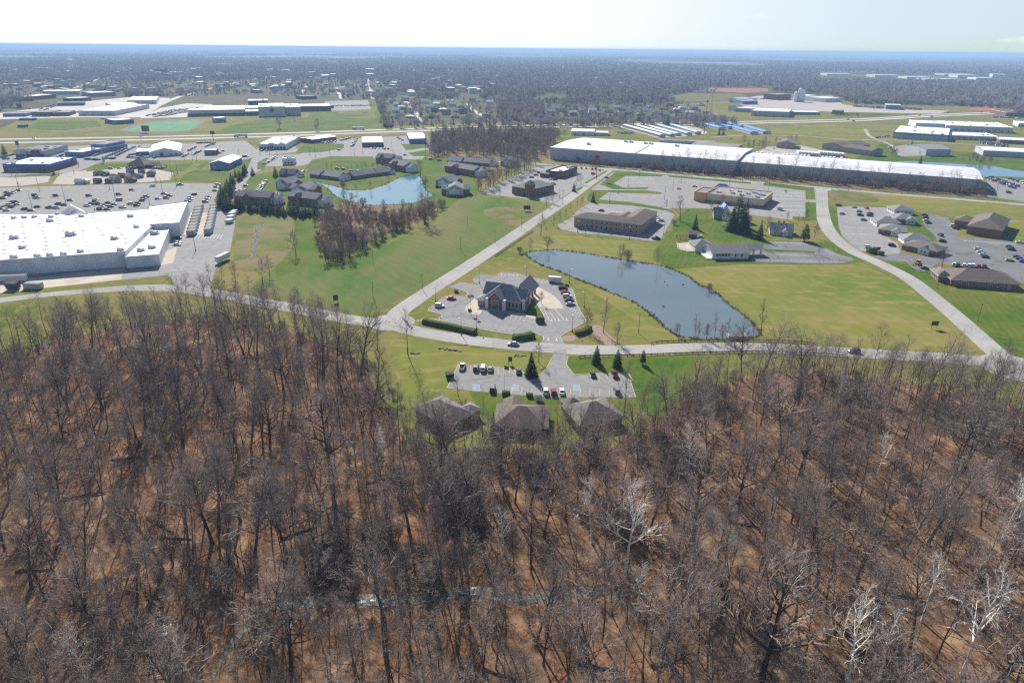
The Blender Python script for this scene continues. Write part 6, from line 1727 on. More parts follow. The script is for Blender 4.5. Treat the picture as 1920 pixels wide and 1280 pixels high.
m = MB(); m.box(-1.6, -.9, .6, 1.4, .9, 1.5, 0, True); P_(m, 'body', [k_yel], e)
m = MB(); m.box(-.8, -.8, 1.5, .6, .8, 2.7, 0, True); m.box(-.9, -.9, 2.7, .7, .9, 2.85, 1, True); P_(m, 'cab', [k_cglass, k_yel], e)
m = MB(); m.tube((-1.5, 0, 1.4), (-2.8, 0, 3.0), .18, .15, 4); m.tube((-2.8, 0, 3.0), (-3.8, 0, 1.0), .14, .12, 4); m.box(-4.2, -.4, .3, -3.5, .4, 1.0, 0, True); P_(m, 'digging_arm', [k_yel], e)
wheels(e, (-1, 1), 1, .55)
# ---------------------------------------------------------------- street furniture
k_pole = wallm('pole_metal', (.1, .1, .105))
k_wood = wallm('pole_timber', (.13, .1, .075))
k_post = wallm('weathered_timber', (.16, .125, .09))
def pole_mesh(h, arm, r=.12):
    a, b = MB(), MB()
    a.tube((0, 0, 0), (0, 0, h), r, r * .6, 6)
    a.tube((0, 0, 0), (0, 0, .7), .32, .32, 8, 0, True)
    a.tube((0, 0, h - .05), (arm, 0, h + .05), .06, .05, 4)
    b.box(arm - .15, -.22, h - .06, arm + .75, .22, h + .16, 0, True)
    return a.mesh('lamp_pole', [k_pole]), b.mesh('lamp_head', [k_frame])
PM = {7: pole_mesh(7.2, .6), 12: pole_mesh(12, .9, .16)}
POLES = [(t[0], t[1], 7, 'bank') for t in [(898.7, 531.2), (987.5, 525), (1067.5, 530), (1095.5, 576), (1073, 622), (893.8, 616.7), (865, 627.5), (817, 566)]]
POLES += [(x, y, 12, "white store's car park") for x, y in [(74.5, 359), (123, 379), (206, 355.6), (216, 371), (60, 389), (177.5, 394), (305, 361), (331, 350), (281, 385), (36, 355), (367, 470)]]
POLES += [(840 + x / 4.74, 270 + y / 4.74, 7, 'motel and restaurant lots') for x, y in [(1435, 522), (1510, 440), (1600, 375), (1697, 300), (1152, 785), (1612, 845), (655, 325), (992, 480)]]
POLES += [(1200 + x / 4.8, 290 + y / 4.8, 10, 'empty car parks') for x, y in [(220, 405), (295, 320), (370, 250), (905, 230), (1150, 355), (800, 290), (212, 720), (1500, 520)]]
POLES += [(740 + i * 0, 0, 0, '') for i in ()]
POLES += [(x, y, 12, 'lots below the highway') for x, y in [(506, 291), (520, 292), (488, 291), (581, 291), (591, 293), (618, 287), (680, 288), (735, 283), (798, 297), (346, 300), (361, 300), (369, 301), (139, 326), (111, 330), (322, 328), (333, 326), (88, 298), (55, 298)]]
POLES.sort()
for i, (px, py, h, w_) in enumerate(POLES):
    x, y = g(px, py)
    ms = PM[7] if h == 7 else PM[12]
    place('street_lamp', [('pole', ms[0]), ('lamp', ms[1])], f'thin dark lamp post, {nth(i)}from the left of all lamp posts', 'lamp post', (x, y, .05), RC.choice([0, 1.57, 3.14]), h / (7 if h == 7 else 12), f'lamp posts of the {w_}' if w_ else None)
ut, ux = MB(), MB()
ut.tube((0, 0, -.1), (0, 0, 12), .17, .11, 6)
ux.box(-1.3, -.07, 11, 1.3, .07, 11.15, 0, True)
UM = (ut.mesh('utility_pole', [k_wood]), ux.mesh('cross_arm', [k_wood]))
UT = [(1268, 328), (1392, 340), (1439, 342), (1520, 349), (1690, 365), (1865, 371), (877, 425), (700, 497), (792, 542), (928, 456), (978, 427), (1055, 383), (864, 470), (1197, 625), (1272, 640), (1478, 639), (1833, 602), (1757, 542), (700, 560), (1345, 320), (1590, 360), (1512, 413), (1495, 424), (1440, 396), (442, 330), (450, 300), (798, 298), (665, 292)]
for i, (px, py) in enumerate(sorted(UT)):
    x, y = g(px, py)
    place('utility_pole', [('pole', UM[0]), ('cross_arm', UM[1])], f'wooden utility pole, {nth(i)}from the left of all wooden poles', 'utility pole', (x, y, 0), RC.uniform(0, 3), RC.uniform(.55, .75) if py > 400 else .95, 'wooden utility poles')
def rail(name, label, pts, step=2.4):
    e = empty(name, label, 'guard rail')
    pl = smooth(G(pts), 6)
    m = MB()
    for a, b in zip(pl, pl[1:]):
        m.obox((a[0] + b[0]) / 2, (a[1] + b[1]) / 2, .5, math.dist(a, b) + .02, .12, .34, math.atan2(b[1] - a[1], b[0] - a[0]))
    P_(m, 'rail', [k_post], e)
    p = MB()
    p.box(-.11, -.11, -.05, .11, .11, .95)
    pm = p.mesh('rail_post', [k_post])
    for x, y, h_ in along(pl, step)[:100]:
        o = bpy.data.objects.new('post', pm)
        COL.objects.link(o)
        o.parent = e
        o.location = (x, y, 0)
        o.rotation_euler = (0, 0, h_)
rail('guard_rail', 'brown timber guard rail on the near side of the road below the pond', [(1086, 671), (1110, 668.5), (1200, 667), (1300, 663), (1400, 661), (1500, 663), (1580, 668)])
rail('guard_rail', 'brown timber guard rail between pond and road', [(1222, 645), (1245, 642), (1300, 640), (1400, 639), (1480, 641), (1525, 645)])
rail('guard_rail', 'dark timber guard rail beside the diagonal road above the pond', [(929, 481), (950, 467), (975, 450), (1000, 434)])
# weir box at the pond end
x, y = g(1366, 636)
e = empty('weir', 'concrete weir box at the near end of the pond', 'weir', (x, y, 0), 0)
m = MB(); m.box(0, 0, 0, 7.5, .4, 1.6, 0, True); m.box(0, .4, 0, .4, 3.5, 1.6, 0, True); m.box(7.1, .4, 0, 7.5, 3.5, 1.6, 0, True); P_(m, 'wall', [m_conc], e)
m = MB(); m.box(.4, 1.6, 1.2, 7.1, 2.4, 1.35, 0, True); P_(m, 'walkway', [k_post], e)
# signs
def board(name, label, px, py, w, h, z0, hd=0, mm=None, mb=None):
    x, y = g(px, py)
    e = empty(name, label, 'sign', (x, y, 0), math.radians(hd))
    for s_ in (-1, 1):
        m = MB(); m.tube((s_ * w * .4, .1, -.1), (s_ * w * .4, .1, z0 + h * .9), .09, .09, 5); P_(m, 'post', [mb or k_post], e)
    m = MB(); m.box(-w / 2, -.06, z0, w / 2, .06, z0 + h, 0, True); P_(m, 'panel', [mm or k_dark], e)
board('land_sign', 'dark hoarding standing in the green meadow by the road', 988, 396, 5, 3, 1.2)
board('land_sign', 'dark hoarding in the yellow field near the road junction', 1751, 616, 3, 2, 1.5)
board('land_sign', 'tilted grey hoarding at the wood corner by the meadow', 630, 567, 2.4, 2.8, 1, 40)
board('lot_sign', 'small green sign on the lawn above the lower car park', 956.5, 683, 1.5, 2, 1.2)
board('entrance_sign', 'dark stone entrance sign among planting by the curved road', 1643, 470, 4.5, 2, .3)
def tall_sign(name, label, px, py, topy, hw, hh, mm, pm=None):
    x, y = g(px, py)
    H_ = hgt(px, py, topy)
    e = empty(name, label, 'sign', (x, y, 0), 0)
    m = MB(); m.tube((0, 0, 0), (0, 0, H_ - hh * .5), .35, .3, 8); P_(m, 'post', [pm or k_pole], e)
    m = MB(); m.box(-hw / 2, -.4, H_ - hh, hw / 2, .4, H_, 0, True); P_(m, 'panel', [mm], e)
    m = MB(); m.box(-hw / 2 - .15, -.3, H_ - hh - .15, hw / 2 + .15, .3, H_ - hh, 0, True); m.box(-hw / 2 - .15, -.3, H_, hw / 2 + .15, .3, H_ + .15, 0, True); P_(m, 'frame', [pm or k_pole], e)
k_red = wallm('red_sign', (.45, .02, .06))
tall_sign('pole_sign', 'tall red sign on a red pole before the warehouse', 1118, 335, 291, 4, 4.5, k_red, k_red)
tall_sign('pole_sign', 'tall dark sign post beside the highway', 401, 268, 246, 5, 4, k_dark)
tall_sign('pole_sign', 'tall white sign post below the football pitch', 266, 271, 247, 3, 6, k_white, k_white)
tall_sign('pole_sign', 'blue-grey pylon sign at the far left of the highway', 35, 281, 264, 3.5, 5, k_navy, k_navy)
tall_sign('pole_sign', 'pale blue sign by the dealer rows', 195, 306, 294, 2.5, 5, k_lgrey, k_lgrey)
tall_sign('scoreboard', 'brown scoreboard at the near end of the football pitch', 274, 250, 236, 10, 7, k_dbrick)
tall_sign('highway_sign', 'sign panel over the highway by the storage rows', 1249, 236, 228, 8, 3, k_teal)
tall_sign('shop_sign', 'dark sign over the shopping strip road', 37, 204, 195, 9, 7, k_dbrick)
# towers
k_tower = wallm('tower_white', (.9, .9, .9), (.86, .87, .88))
x, y = g(135, 134)
e = empty('water_tower', 'white fluted water tower standing above the hazy town', 'water tower', (x, y, 0), 0)
m = MB()
for i in range(18):
    a = i * math.pi / 9
    m.tube((7.2 * math.cos(a), 7.2 * math.sin(a), 0), (8.4 * math.cos(a), 8.4 * math.sin(a), 40), 1.3, 1.3, 6)
P_(m, 'fluted_shaft', [k_tower], e)
m = MB()
prof = [(8.5, 38), (11.5, 42), (12, 45), (11.5, 48), (8, 50.5), (0.2, 52)]
for (r0, z0), (r1, z1) in zip(prof, prof[1:]):
    o_ = len(m.v)
    m.add([(r * math.cos(k * .2618), r * math.sin(k * .2618), z) for r, z in ((r0, z0), (r1, z1)) for k in range(24)], [(k, (k + 1) % 24, 24 + (k + 1) % 24, 24 + k) for k in range(24)])
P_(m, 'tank', [k_tower], e)
x, y = g(447, 136)
e = empty('chimney_stack', 'slender pale chimney in the hazy town', 'chimney', (x, y, 0), 0)
m = MB(); m.tube((0, 0, 0), (0, 0, 52), 4, 2.6, 10); P_(m, 'shaft', [k_white], e)
x, y = g(1328, 251)
e = empty('radio_mast', 'grey lattice mast rising in front of the far houses', 'mast', (x, y, 0), 0)
m = MB()
HM = 60
for k in range(3):
    a = k * 2.094
    m.tube((2 * math.cos(a), 2 * math.sin(a), 0), (.5 * math.cos(a), .5 * math.sin(a), HM), .16, .1, 4)
    for j in range(20):
        f0, f1 = j / 20, (j + 1) / 20
        r0, r1 = 2 - 1.5 * f0, 2 - 1.5 * f1
        b_ = a + 2.094
        m.tube((r0 * math.cos(a), r0 * math.sin(a), HM * f0), (r1 * math.cos(b_), r1 * math.sin(b_), HM * f1), .08, .08, 3)
P_(m, 'lattice', [k_grey], e)
m = MB(); m.box(-1.6, -1.6, HM - 3, 1.6, 1.6, HM - .5, 0, True); P_(m, 'antenna_ring', [k_grey], e)
x, y = g(1320, 250)
e = empty('radio_mast', 'thinner steel pole mast left of the lattice mast', 'mast', (x, y, 0), 0)
m = MB(); m.tube((0, 0, 0), (0, 0, 46), .5, .25, 8); P_(m, 'shaft', [k_pole], e)
m = MB(); m.box(-1.2, -1.2, 42, 1.2, 1.2, 45, 0, True); P_(m, 'antenna_ring', [k_pole], e)
for i, (px, hh) in enumerate([(1491, 21), (1498, 28), (1504, 24)]):
    x, y = g(px, 191)
    e = empty('silo', f'white silo, {nth(i)}from the left of three at the far plant', 'silo', (x, y, 0), 0, 'white silos at the far plant')
    m = MB(); m.tube((0, 0, 0), (0, 0, hh), 5, 5, 14, 0, True); P_(m, 'shell', [k_white], e)
    m = MB(); m.tube((0, 0, hh), (0, 0, hh + 2.5), 5, .6, 14, 0, True); P_(m, 'cap', [r_metal], e)
# flagpoles, bins, benches, stones, ducks
k_flag = wallm('flag_cloth', (.42, .04, .06))
k_flag2 = wallm('pale_flag_cloth', (.3, .32, .4))
for px, py, H_, l_ in ((877.5, 583, 8, 'flagpole nearest the bank entrance'), (882.5, 586, 9, 'second flagpole by the bank entrance'), (945.5, 738, 11, 'flagpole with a red flag before the middle office')):
    x, y = g(px, py)
    e = empty('flagpole', l_, 'flagpole', (x, y, 0), 0)
    m = MB(); m.tube((0, 0, 0), (0, 0, H_), .08, .04, 6); P_(m, 'pole', [k_lgrey], e)
    m = MB()
    for j in range(5):
        m.add([(.05 + j * .3, .06 * math.sin(j * 1.4), H_ - 1.6 - j * .08), (.05 + j * .3 + .3, .06 * math.sin(j * 1.4 + 1.4), H_ - 1.68 - j * .08), (.35 + j * .3, .06 * math.sin(j * 1.4 + 1.4), H_ - .3 - j * .08), (.05 + j * .3, .06 * math.sin(j * 1.4), H_ - .22 - j * .08)], [(0, 1, 2, 3)])
    P_(m, 'flag', [k_flag if 'red' in l_ else k_flag2], e)
def dumpster(label, px, py, hd=0, mm=None, s=1.0):
    x, y = g(px, py)
    e = empty('waste_container', label, 'bin', (x, y, .1), math.radians(hd), None, s)
    m = MB(); m.add([(-1, -.7, .1), (1, -.7, .1), (1, .7, .1), (-1, .7, .1), (-1.15, -.85, 1.3), (1.15, -.85, 1.3), (1.15, .85, 1.5), (-1.15, .85, 1.5)], [(0, 1, 5, 4), (1, 2, 6, 5), (2, 3, 7, 6), (3, 0, 4, 7)]); P_(m, 'body', [mm or k_teal], e)
    m = MB(); m.add([(-1.18, -.9, 1.3), (1.18, -.9, 1.3), (1.18, .9, 1.55), (-1.18, .9, 1.55), (-1.18, -.9, 1.38), (1.18, -.9, 1.38), (1.18, .9, 1.63), (-1.18, .9, 1.63)], [(0, 1, 5, 4), (1, 2, 6, 5), (2, 3, 7, 6), (3, 0, 4, 7), (4, 5, 6, 7)]); P_(m, 'lid', [k_dark], e)
dumpster('dark green waste container at the left corner of the lower car park', 843.5, 708, 20, wallm('dark_green', (.02, .05, .04)), 1.25)
dumpster('grey waste container on the lawn by the middle office', 1010, 751, 0, k_grey, 1.0)
dumpster('brown waste box on the bank island', 855.5, 548, 0, k_dbrick, .9)
dumpster('blue-grey waste container at the bottom left store yard', 26, 542, 0, k_dark, 2.4)
trailer('freight_container', 'grey freight container at the edge of the store yard', 64, 541, 0, 8, 3.2, 2.6, .2, None, 'container', k_grey)
trailer('freight_container', 'long grey container against the store yard at the left edge', 6, 528, 10, 22, 3, 2.8, .2, None, 'container', k_lgrey)
x, y = g(1279, 449)
e = empty('timber_pergola', 'dark timber pergola on the lawn above the patio', 'pergola', (x, y, 0), .0)
m = MB()
for i in range(2):
    for j in range(4):
        m.tube((-3 + j * 2, i * 3, 0), (-3 + j * 2, i * 3, 2.4), .12, .12, 4)
P_(m, 'posts_frame', [k_wood], e)
m = MB()
for j in range(9):
    m.box(-3.4 + j * .8, -.4, 2.4, -3.25 + j * .8, 3.4, 2.6, 0, True)
P_(m, 'rafters', [k_wood], e)
x, y = g(1314, 446)
e = empty('small_tractor', 'small blue and white utility cart beside the timber shed', 'cart', (x, y, 0), 1)
m = MB(); m.box(-1.2, -.7, .5, 1.2, .7, 1.1, 0, True); P_(m, 'body', [k_blue], e)
m = MB(); m.box(-.9, -.65, 1.1, .2, .65, 2.0, 0, True); P_(m, 'cab', [k_white], e)
wheels(e, (-.8, .8), .7, .35)
st_m = MB()
qs = random.Random(2)
stone = MB()
vs = []
for i in range(8):
    a = i * .785
    vs.append((math.cos(a) * qs.uniform(.4, .6), math.sin(a) * qs.uniform(.4, .6), 0))
vs += [(v[0] * .7, v[1] * .7, qs.uniform(.3, .42)) for v in vs[:8]]
stone.add(vs, [(i, (i + 1) % 8, 8 + (i + 1) % 8, 8 + i) for i in range(8)] + [tuple(range(8, 16))])
SM = stone.mesh('boulder', [m_rock])
spots = [(824 + i * 2.6 + qs.uniform(-1, 1), 653 + i * .32 + qs.uniform(-1.2, 1.2)) for i in range(16)] + [(753 + qs.uniform(-2, 3) + i * 2.2, 596 + i * 2.3) for i in range(10)] + [(965 + i * 2.3, 667 + qs.uniform(-1.5, 1.5)) for i in range(10)] + [(771 + i * 3, 663 + qs.uniform(-1, 1)) for i in range(6)]
for i, (px, py) in enumerate(spots):
    x, y = g(px, py)
    gname = 'pale stones on the verge below the road' if i < 16 else 'edging stones at the road bend' if i < 26 else 'stones round the planting by the car park mouth' if i < 36 else 'pale stones under the lone tree by the bend'
    place('boulder', [(None, SM)], {'p': 'pale boulder, one of a loose line on the verge below the road', 'e': 'pale edging stone at the bend of the road', 's': 'flat stone in the planting by the car park mouth'}[gname[0]] if i < 36 else 'pale boulder under the lone bare tree by the bend', 'boulder', (x, y, 0), qs.uniform(0, 6), qs.uniform(.6, 1.3), gname)
k_bird = wallm('dark_feathers', (.05, .045, .04))
dk, dh = MB(), MB()
for (x0, r0), (x1, r1) in zip([(-.35, .02), (-.2, .12), (0, .17), (.2, .12), (.3, .05)], [(-.2, .12), (0, .17), (.2, .12), (.3, .05), (.32, .01)]):
    dk.tube((x0, 0, .1), (x1, 0, .1), r0, r1, 8)
dk.tube((.25, 0, .15), (.33, 0, .42), .05, .045, 6)
dk.tube((.3, 0, .44), (.5, 0, .42), .06, .015, 6, 0, True)
DK = dk.mesh('goose', [k_bird])
for i, (px, py) in enumerate([(1246, 528.5), (1252, 536), (1281, 534), (1244, 575)]):
    x, y = g(px, py)
    place('goose', [(None, DK)], ('dark goose highest up on the grey pond', 'dark goose just below the highest one on the pond', 'dark goose on the pond nearest the right bank', 'dark goose alone lower down on the pond')[i], 'goose', (x, y, .06), qs.uniform(0, 6), 1.6, 'geese on the pond')
# ---------------------------------------------------------------- planting across the view
RT = random.Random(23)
def grow(kind, px, py, topy, label, group=None, name=None, wide=1.0, cat='tree'):
    ms, H0, nm = kind
    x, y = g(px, py)
    h = max(1.2, hgt(px, py, topy))
    s = h / H0
    crown = 'foliage' if nm in ('spruce', 'arborvitae', 'pine') else 'crown'
    place(name or nm, tree_parts(ms, crown), label, cat, (x, y, 0), RT.uniform(0, 6.28), (s * wide, s * wide, s), group)
def tm(name, mats, **k):
    return tree_meshes(name, mats, **k)[:2]
ROUND = [(tm('round_tree', (bark, twig), seed=90 + i, H=9, r0=.16, nl=13, base=.22, reach=3.6, ang=52, k2=5, k3=5, k4=3, tw=.016), 9, 'bare_tree') for i in range(2)]
YOUNG = [(tm('young_tree', (bark, twig), seed=95, H=8, r0=.09, nl=11, base=.25, reach=2.0, ang=36, k2=5, k3=4, k4=2, tw=.016), 8, 'young_tree')]
REDT = [(tm('reddish_tree', (bark, red_twig), seed=97, H=11, r0=.18, nl=15, base=.15, reach=4.6, ang=50, k2=6, k3=5, k4=3, tw=.02), 11, 'thicket_tree'), (tm('reddish_tree', (bark, twig), seed=98, H=11, r0=.1, nl=8, base=.15, reach=3.2, ang=45, k2=5, k3=5, k4=3, tw=.02, multi=3), 11, 'thicket_tree')]
TAN = [(tm('budding_tree', (bark, tan_twig), seed=99, H=12, r0=.2, nl=15, base=.15, reach=4.8, ang=48, k2=6, k3=5, k4=4, tw=.016), 12, 'budding_tree')]
DJ = [joined(*bare(seed=97, H=11, r0=.14, nl=15, base=.12, reach=4.8, ang=52, k2=6, k3=5, k4=3, tw=.015), 'dense_tree', (bark, twig)), joined(*bare(seed=98, H=11, r0=.09, nl=9, base=.12, reach=3.6, ang=48, k2=5, k3=5, k4=4, tw=.014, multi=3), 'dense_tree', (bark, twig)), joined(*bare(seed=103, H=13, r0=.14, nl=15, base=.2, reach=4.2, ang=45, k2=6, k3=5, k4=4, tw=.016), 'dense_tree', (bark, twig))]
BSH = [(tm('bush', (bark, (red_twig, twig)[i]), seed=100 + i, H=4, r0=.05, nl=6, base=.15, reach=1.9, ang=50, k2=5, k3=4, k4=3, tw=.016, multi=6), 4, 'bush') for i in range(2)]
TALL = [(FT[i], h_, 'tall_tree') for i, h_ in ((0, 22), (1, 24), (3, 23), (5, 21))]
BROAD = (OAK, 26, 'oak_tree')
SP = [(m_, 10, 'spruce') for m_ in SPR]
AR = (ARB[0], 7, 'arborvitae')
PN = (PIN[0], 11, 'pine')
# white sycamores, big oaks and edge trees of the near wood
for i, (px, py, ty, l_) in enumerate([(1648, 1275, 1150, 'white sycamore leaning across the lower right corner'), (1728, 1165, 1050, 'white sycamore with bright forked limbs right of the leaning one'), (1803, 1265, 1085, 'forked white sycamore nearest the right edge'), (1588, 1276, 1120, 'slim white sycamore left of the leaning one'), (168, 1290, 1165, 'white sycamore spreading over the lower left corner'), (364, 1282, 1168, 'pale sycamore left of the creek bend'), (412, 1105, 1055, 'small white sycamore above the creek bend'), (944, 1036, 955, 'white sycamore in the middle of the wood'), (1110, 1018, 905, 'pale-topped sycamore above the middle creek'), (1172, 1072, 908, 'pale-topped sycamore right of its twin above the creek'),
                                     (1577, 750, 688, 'white forked sycamore at the wood edge below the road'), (1646, 890, 810, 'pale sycamore in the right wood'), (1622, 765, 728, 'slim white sycamore below the right road'), (1290, 885, 800, 'pale sycamore near the left of the right wood'), (100, 700, 640, 'pale sycamore at the far left wood edge'), (1880, 1010, 900, 'pale sycamore at the right edge'), (1195, 1142, 1050, 'tan-barked sycamore beside the creek'), (60, 960, 880, 'pale sycamore left of the deep wood')]):
    grow((SYC[i % 3], 24, 'sycamore_tree'), px, py, ty, l_, 'white-barked sycamores')
for px, py, ty, l_ in [(622, 900, 735, 'huge dark oak left of the grey-roofed office'), (1297, 1030, 850, 'huge oak in the middle of the right wood'), (1424, 1290, 1045, 'big oak at the photo foot right of centre'), (300, 760, 580, 'tall oak on the left wood crest'), (1500, 890, 770, 'broad oak in the right wood below the road')]:
    grow(BROAD, px, py, ty, l_)
for i, (px, py, ty, l_) in enumerate([(765, 665, 580, 'lone tall bare tree on the lawn by the road bend'), (708, 655, 582, 'tall bare tree left of the lone one at the bend'), (655, 650, 578, 'tall bare tree at the wood corner by the bend'), (616, 634, 552, 'tall bare tree before the meadow sign'), (590, 632, 548, 'tall bare tree on the road edge left of the sign'), (560, 628, 545, 'bushy bare tree on the road edge'), (525, 620, 542, 'bare tree on the road edge below the basin'), (490, 610, 535, 'bare tree left of the road edge clump'), (455, 604, 528, 'bare tree at the lane mouth'), (420, 598, 515, 'dark bare tree at the lane corner'), (390, 600, 512, 'darker bare tree left of the lane corner'), (350, 622, 530, 'bare tree over the left road'), (250, 628, 545, 'tall bare tree on the crest left of the lane'), (205, 634, 560, 'bare tree on the crest far left'), (690, 700, 612, 'tall bare tree left of the lawn'), (675, 690, 640, 'slim bare tree left of the lawn'),
                                     (838, 850, 757, 'forked bare tree before the grey-roofed office'), (805, 826, 709, 'thin tall bare tree before the grey-roofed office'), (872, 843, 752, 'bare tree right of the grey-roofed office'), (780, 835, 740, 'bare tree left of the grey-roofed office'), (1170, 778, 678, 'leaning bare tree right of the light grey office'), (1200, 775, 722, 'bare tree on the lawn edge right of the offices'), (1214, 772, 716, 'second bare tree on the lawn edge right of the offices'), (1228, 768, 722, 'third bare tree on the lawn edge right of the offices'), (1110, 800, 738, 'thin bare tree before the light grey office'), (1060, 815, 745, 'thin bare tree between two offices'), (1347, 728, 668, 'paired bare tree below the pond weir'), (1328, 735, 672, 'bare tree left of the paired one below the weir'), (1400, 712, 655, 'bare tree right of the paired one below the weir'), (968, 842, 770, 'thin bare tree before the brown-roofed office')]):
    grow(TALL[i % 4], px, py, ty, l_, 'bare trees along the wood edge')
# extra thin trees along the right road
q = [(1480 + i * 9.6 + RT.uniform(-5, 5), 700 + i * 1.25 + RT.uniform(-6, 12)) for i in range(46)]
for i, (px, py) in enumerate(q):
    grow(TALL[RT.choice([0, 1, 2, 3])], px, py, py - RT.uniform(62, 88), f'tall bare tree, {nth(i)}from the left of the row along the right road', 'row of bare trees along the right road')
for i in range(34):
    px = 335 + i * 9.2 + RT.uniform(-5, 5)
    py = 572 + max(0, px - 400) * .2 + RT.uniform(-4, 22)
    grow(TALL[RT.randrange(4)], px, py, py - RT.uniform(48, 76), f'bare tree, {nth(i)}from the left of the row over the left road', 'row of bare trees over the left road', name='roadside_tree', wide=1.1)
for i in range(22):
    px = -5 + i * 15 + RT.uniform(-6, 6)
    py = 655 - i * 2.2 + RT.uniform(-12, 16)
    grow(TALL[RT.randrange(4)], px, py, py - RT.uniform(55, 92), f'bare tree, {nth(i)}from the left along the crest of the left wood', 'crest trees of the left wood', name='crest_tree', wide=1.15)
# conifers near the road and offices
grow(AR, 1118, 681.5, 648, 'dense dark conifer by the road, left of two')
grow(AR, 1157, 688, 655, 'dense dark conifer by the road, right of two')
grow(PN, 1205, 683, 655, 'small open pine right of the two dense conifers', wide=.7)
grow(SP[0], 996, 705, 660, 'dark spruce at the corner of the lower car park', wide=1.15)
grow(SP[1], 925, 822, 772, 'dark evergreen beside the brown-roofed office', wide=.8)
for a in [(1380, 432, 364, 'tallest dark spruce of the clump by the old house', 1.2), (1396, 427, 373, 'spruce right behind the tallest one', .9), (1389, 436, 384, 'lower spruce in front of the tallest one', 1.2), (1372, 433, 388, 'spruce at the left of the clump by the old house', 1.2), (1303, 430, 401, 'single spruce on the park lawn', 1), (1424, 449, 413, 'spruce left of the chimney house', .95), (1112, 379, 359, 'spruce at the corner above the motel', 1.1), (9, 290, 269, 'dark spruce at the far left edge below the highway', 1.2), (101, 328, 317, 'small pine at the corner of the blue-walled shop', 1.1), (585, 268, 257, 'dark evergreen at the end of the low dark shop', 1.2), (552, 262, 250, 'evergreen by the highway behind the glass showroom', 1), (561, 263, 254, 'second evergreen by the highway behind the showroom', 1.2), (517, 331, 311, 'dark pine left of the lakeside flats', 1.1), (48, 541, 527, 'small young pine on the verge at the left edge', 1), (461, 324, 308, 'dark spruce at the lane end left', .8), (474, 328, 312, 'broad evergreen at the lane end right', 1.4), (1348, 253, 241, 'dark spruce by the storage rows, left of two', 1.2), (1356, 253, 241.5, 'dark spruce by the storage rows, right of two', 1.2), (1724, 312, 291, 'dark evergreen on the far pond shore', 1.2), (1709, 273, 263, 'spruce before the green-walled factory', 1.3)]:
    grow(SP[RT.randrange(3)], *a[:4], wide=a[4])
grow(AR, 1076, 359, 343, 'pointed evergreen at the lane corner by the towered office')
grow(PN, 1508, 452, 419, 'light green pine right of the chimney house')
for i in range(16):
    f = i / 15
    grow(SP[i % 3], 454 - 36 * f + RT.uniform(-9, 9), 322 + 58 * f + RT.uniform(-4, 4), 305 + 50 * f + RT.uniform(-3, 3), f'dark conifer, {nth(i)}down the slope row beside the store car park', 'evergreen screen', wide=1.2)
for i in range(24):
    f = i / 23
    px = 412 + 178 * f + RT.uniform(-3, 3)
    py = 392 + 17 * f + RT.uniform(-6, 4)
    grow(SP[i % 3], px, py, py - RT.uniform(20, 31), f'dark conifer, {nth(i)}from the left of the screen row below the flats', 'evergreen screen', wide=1.35)
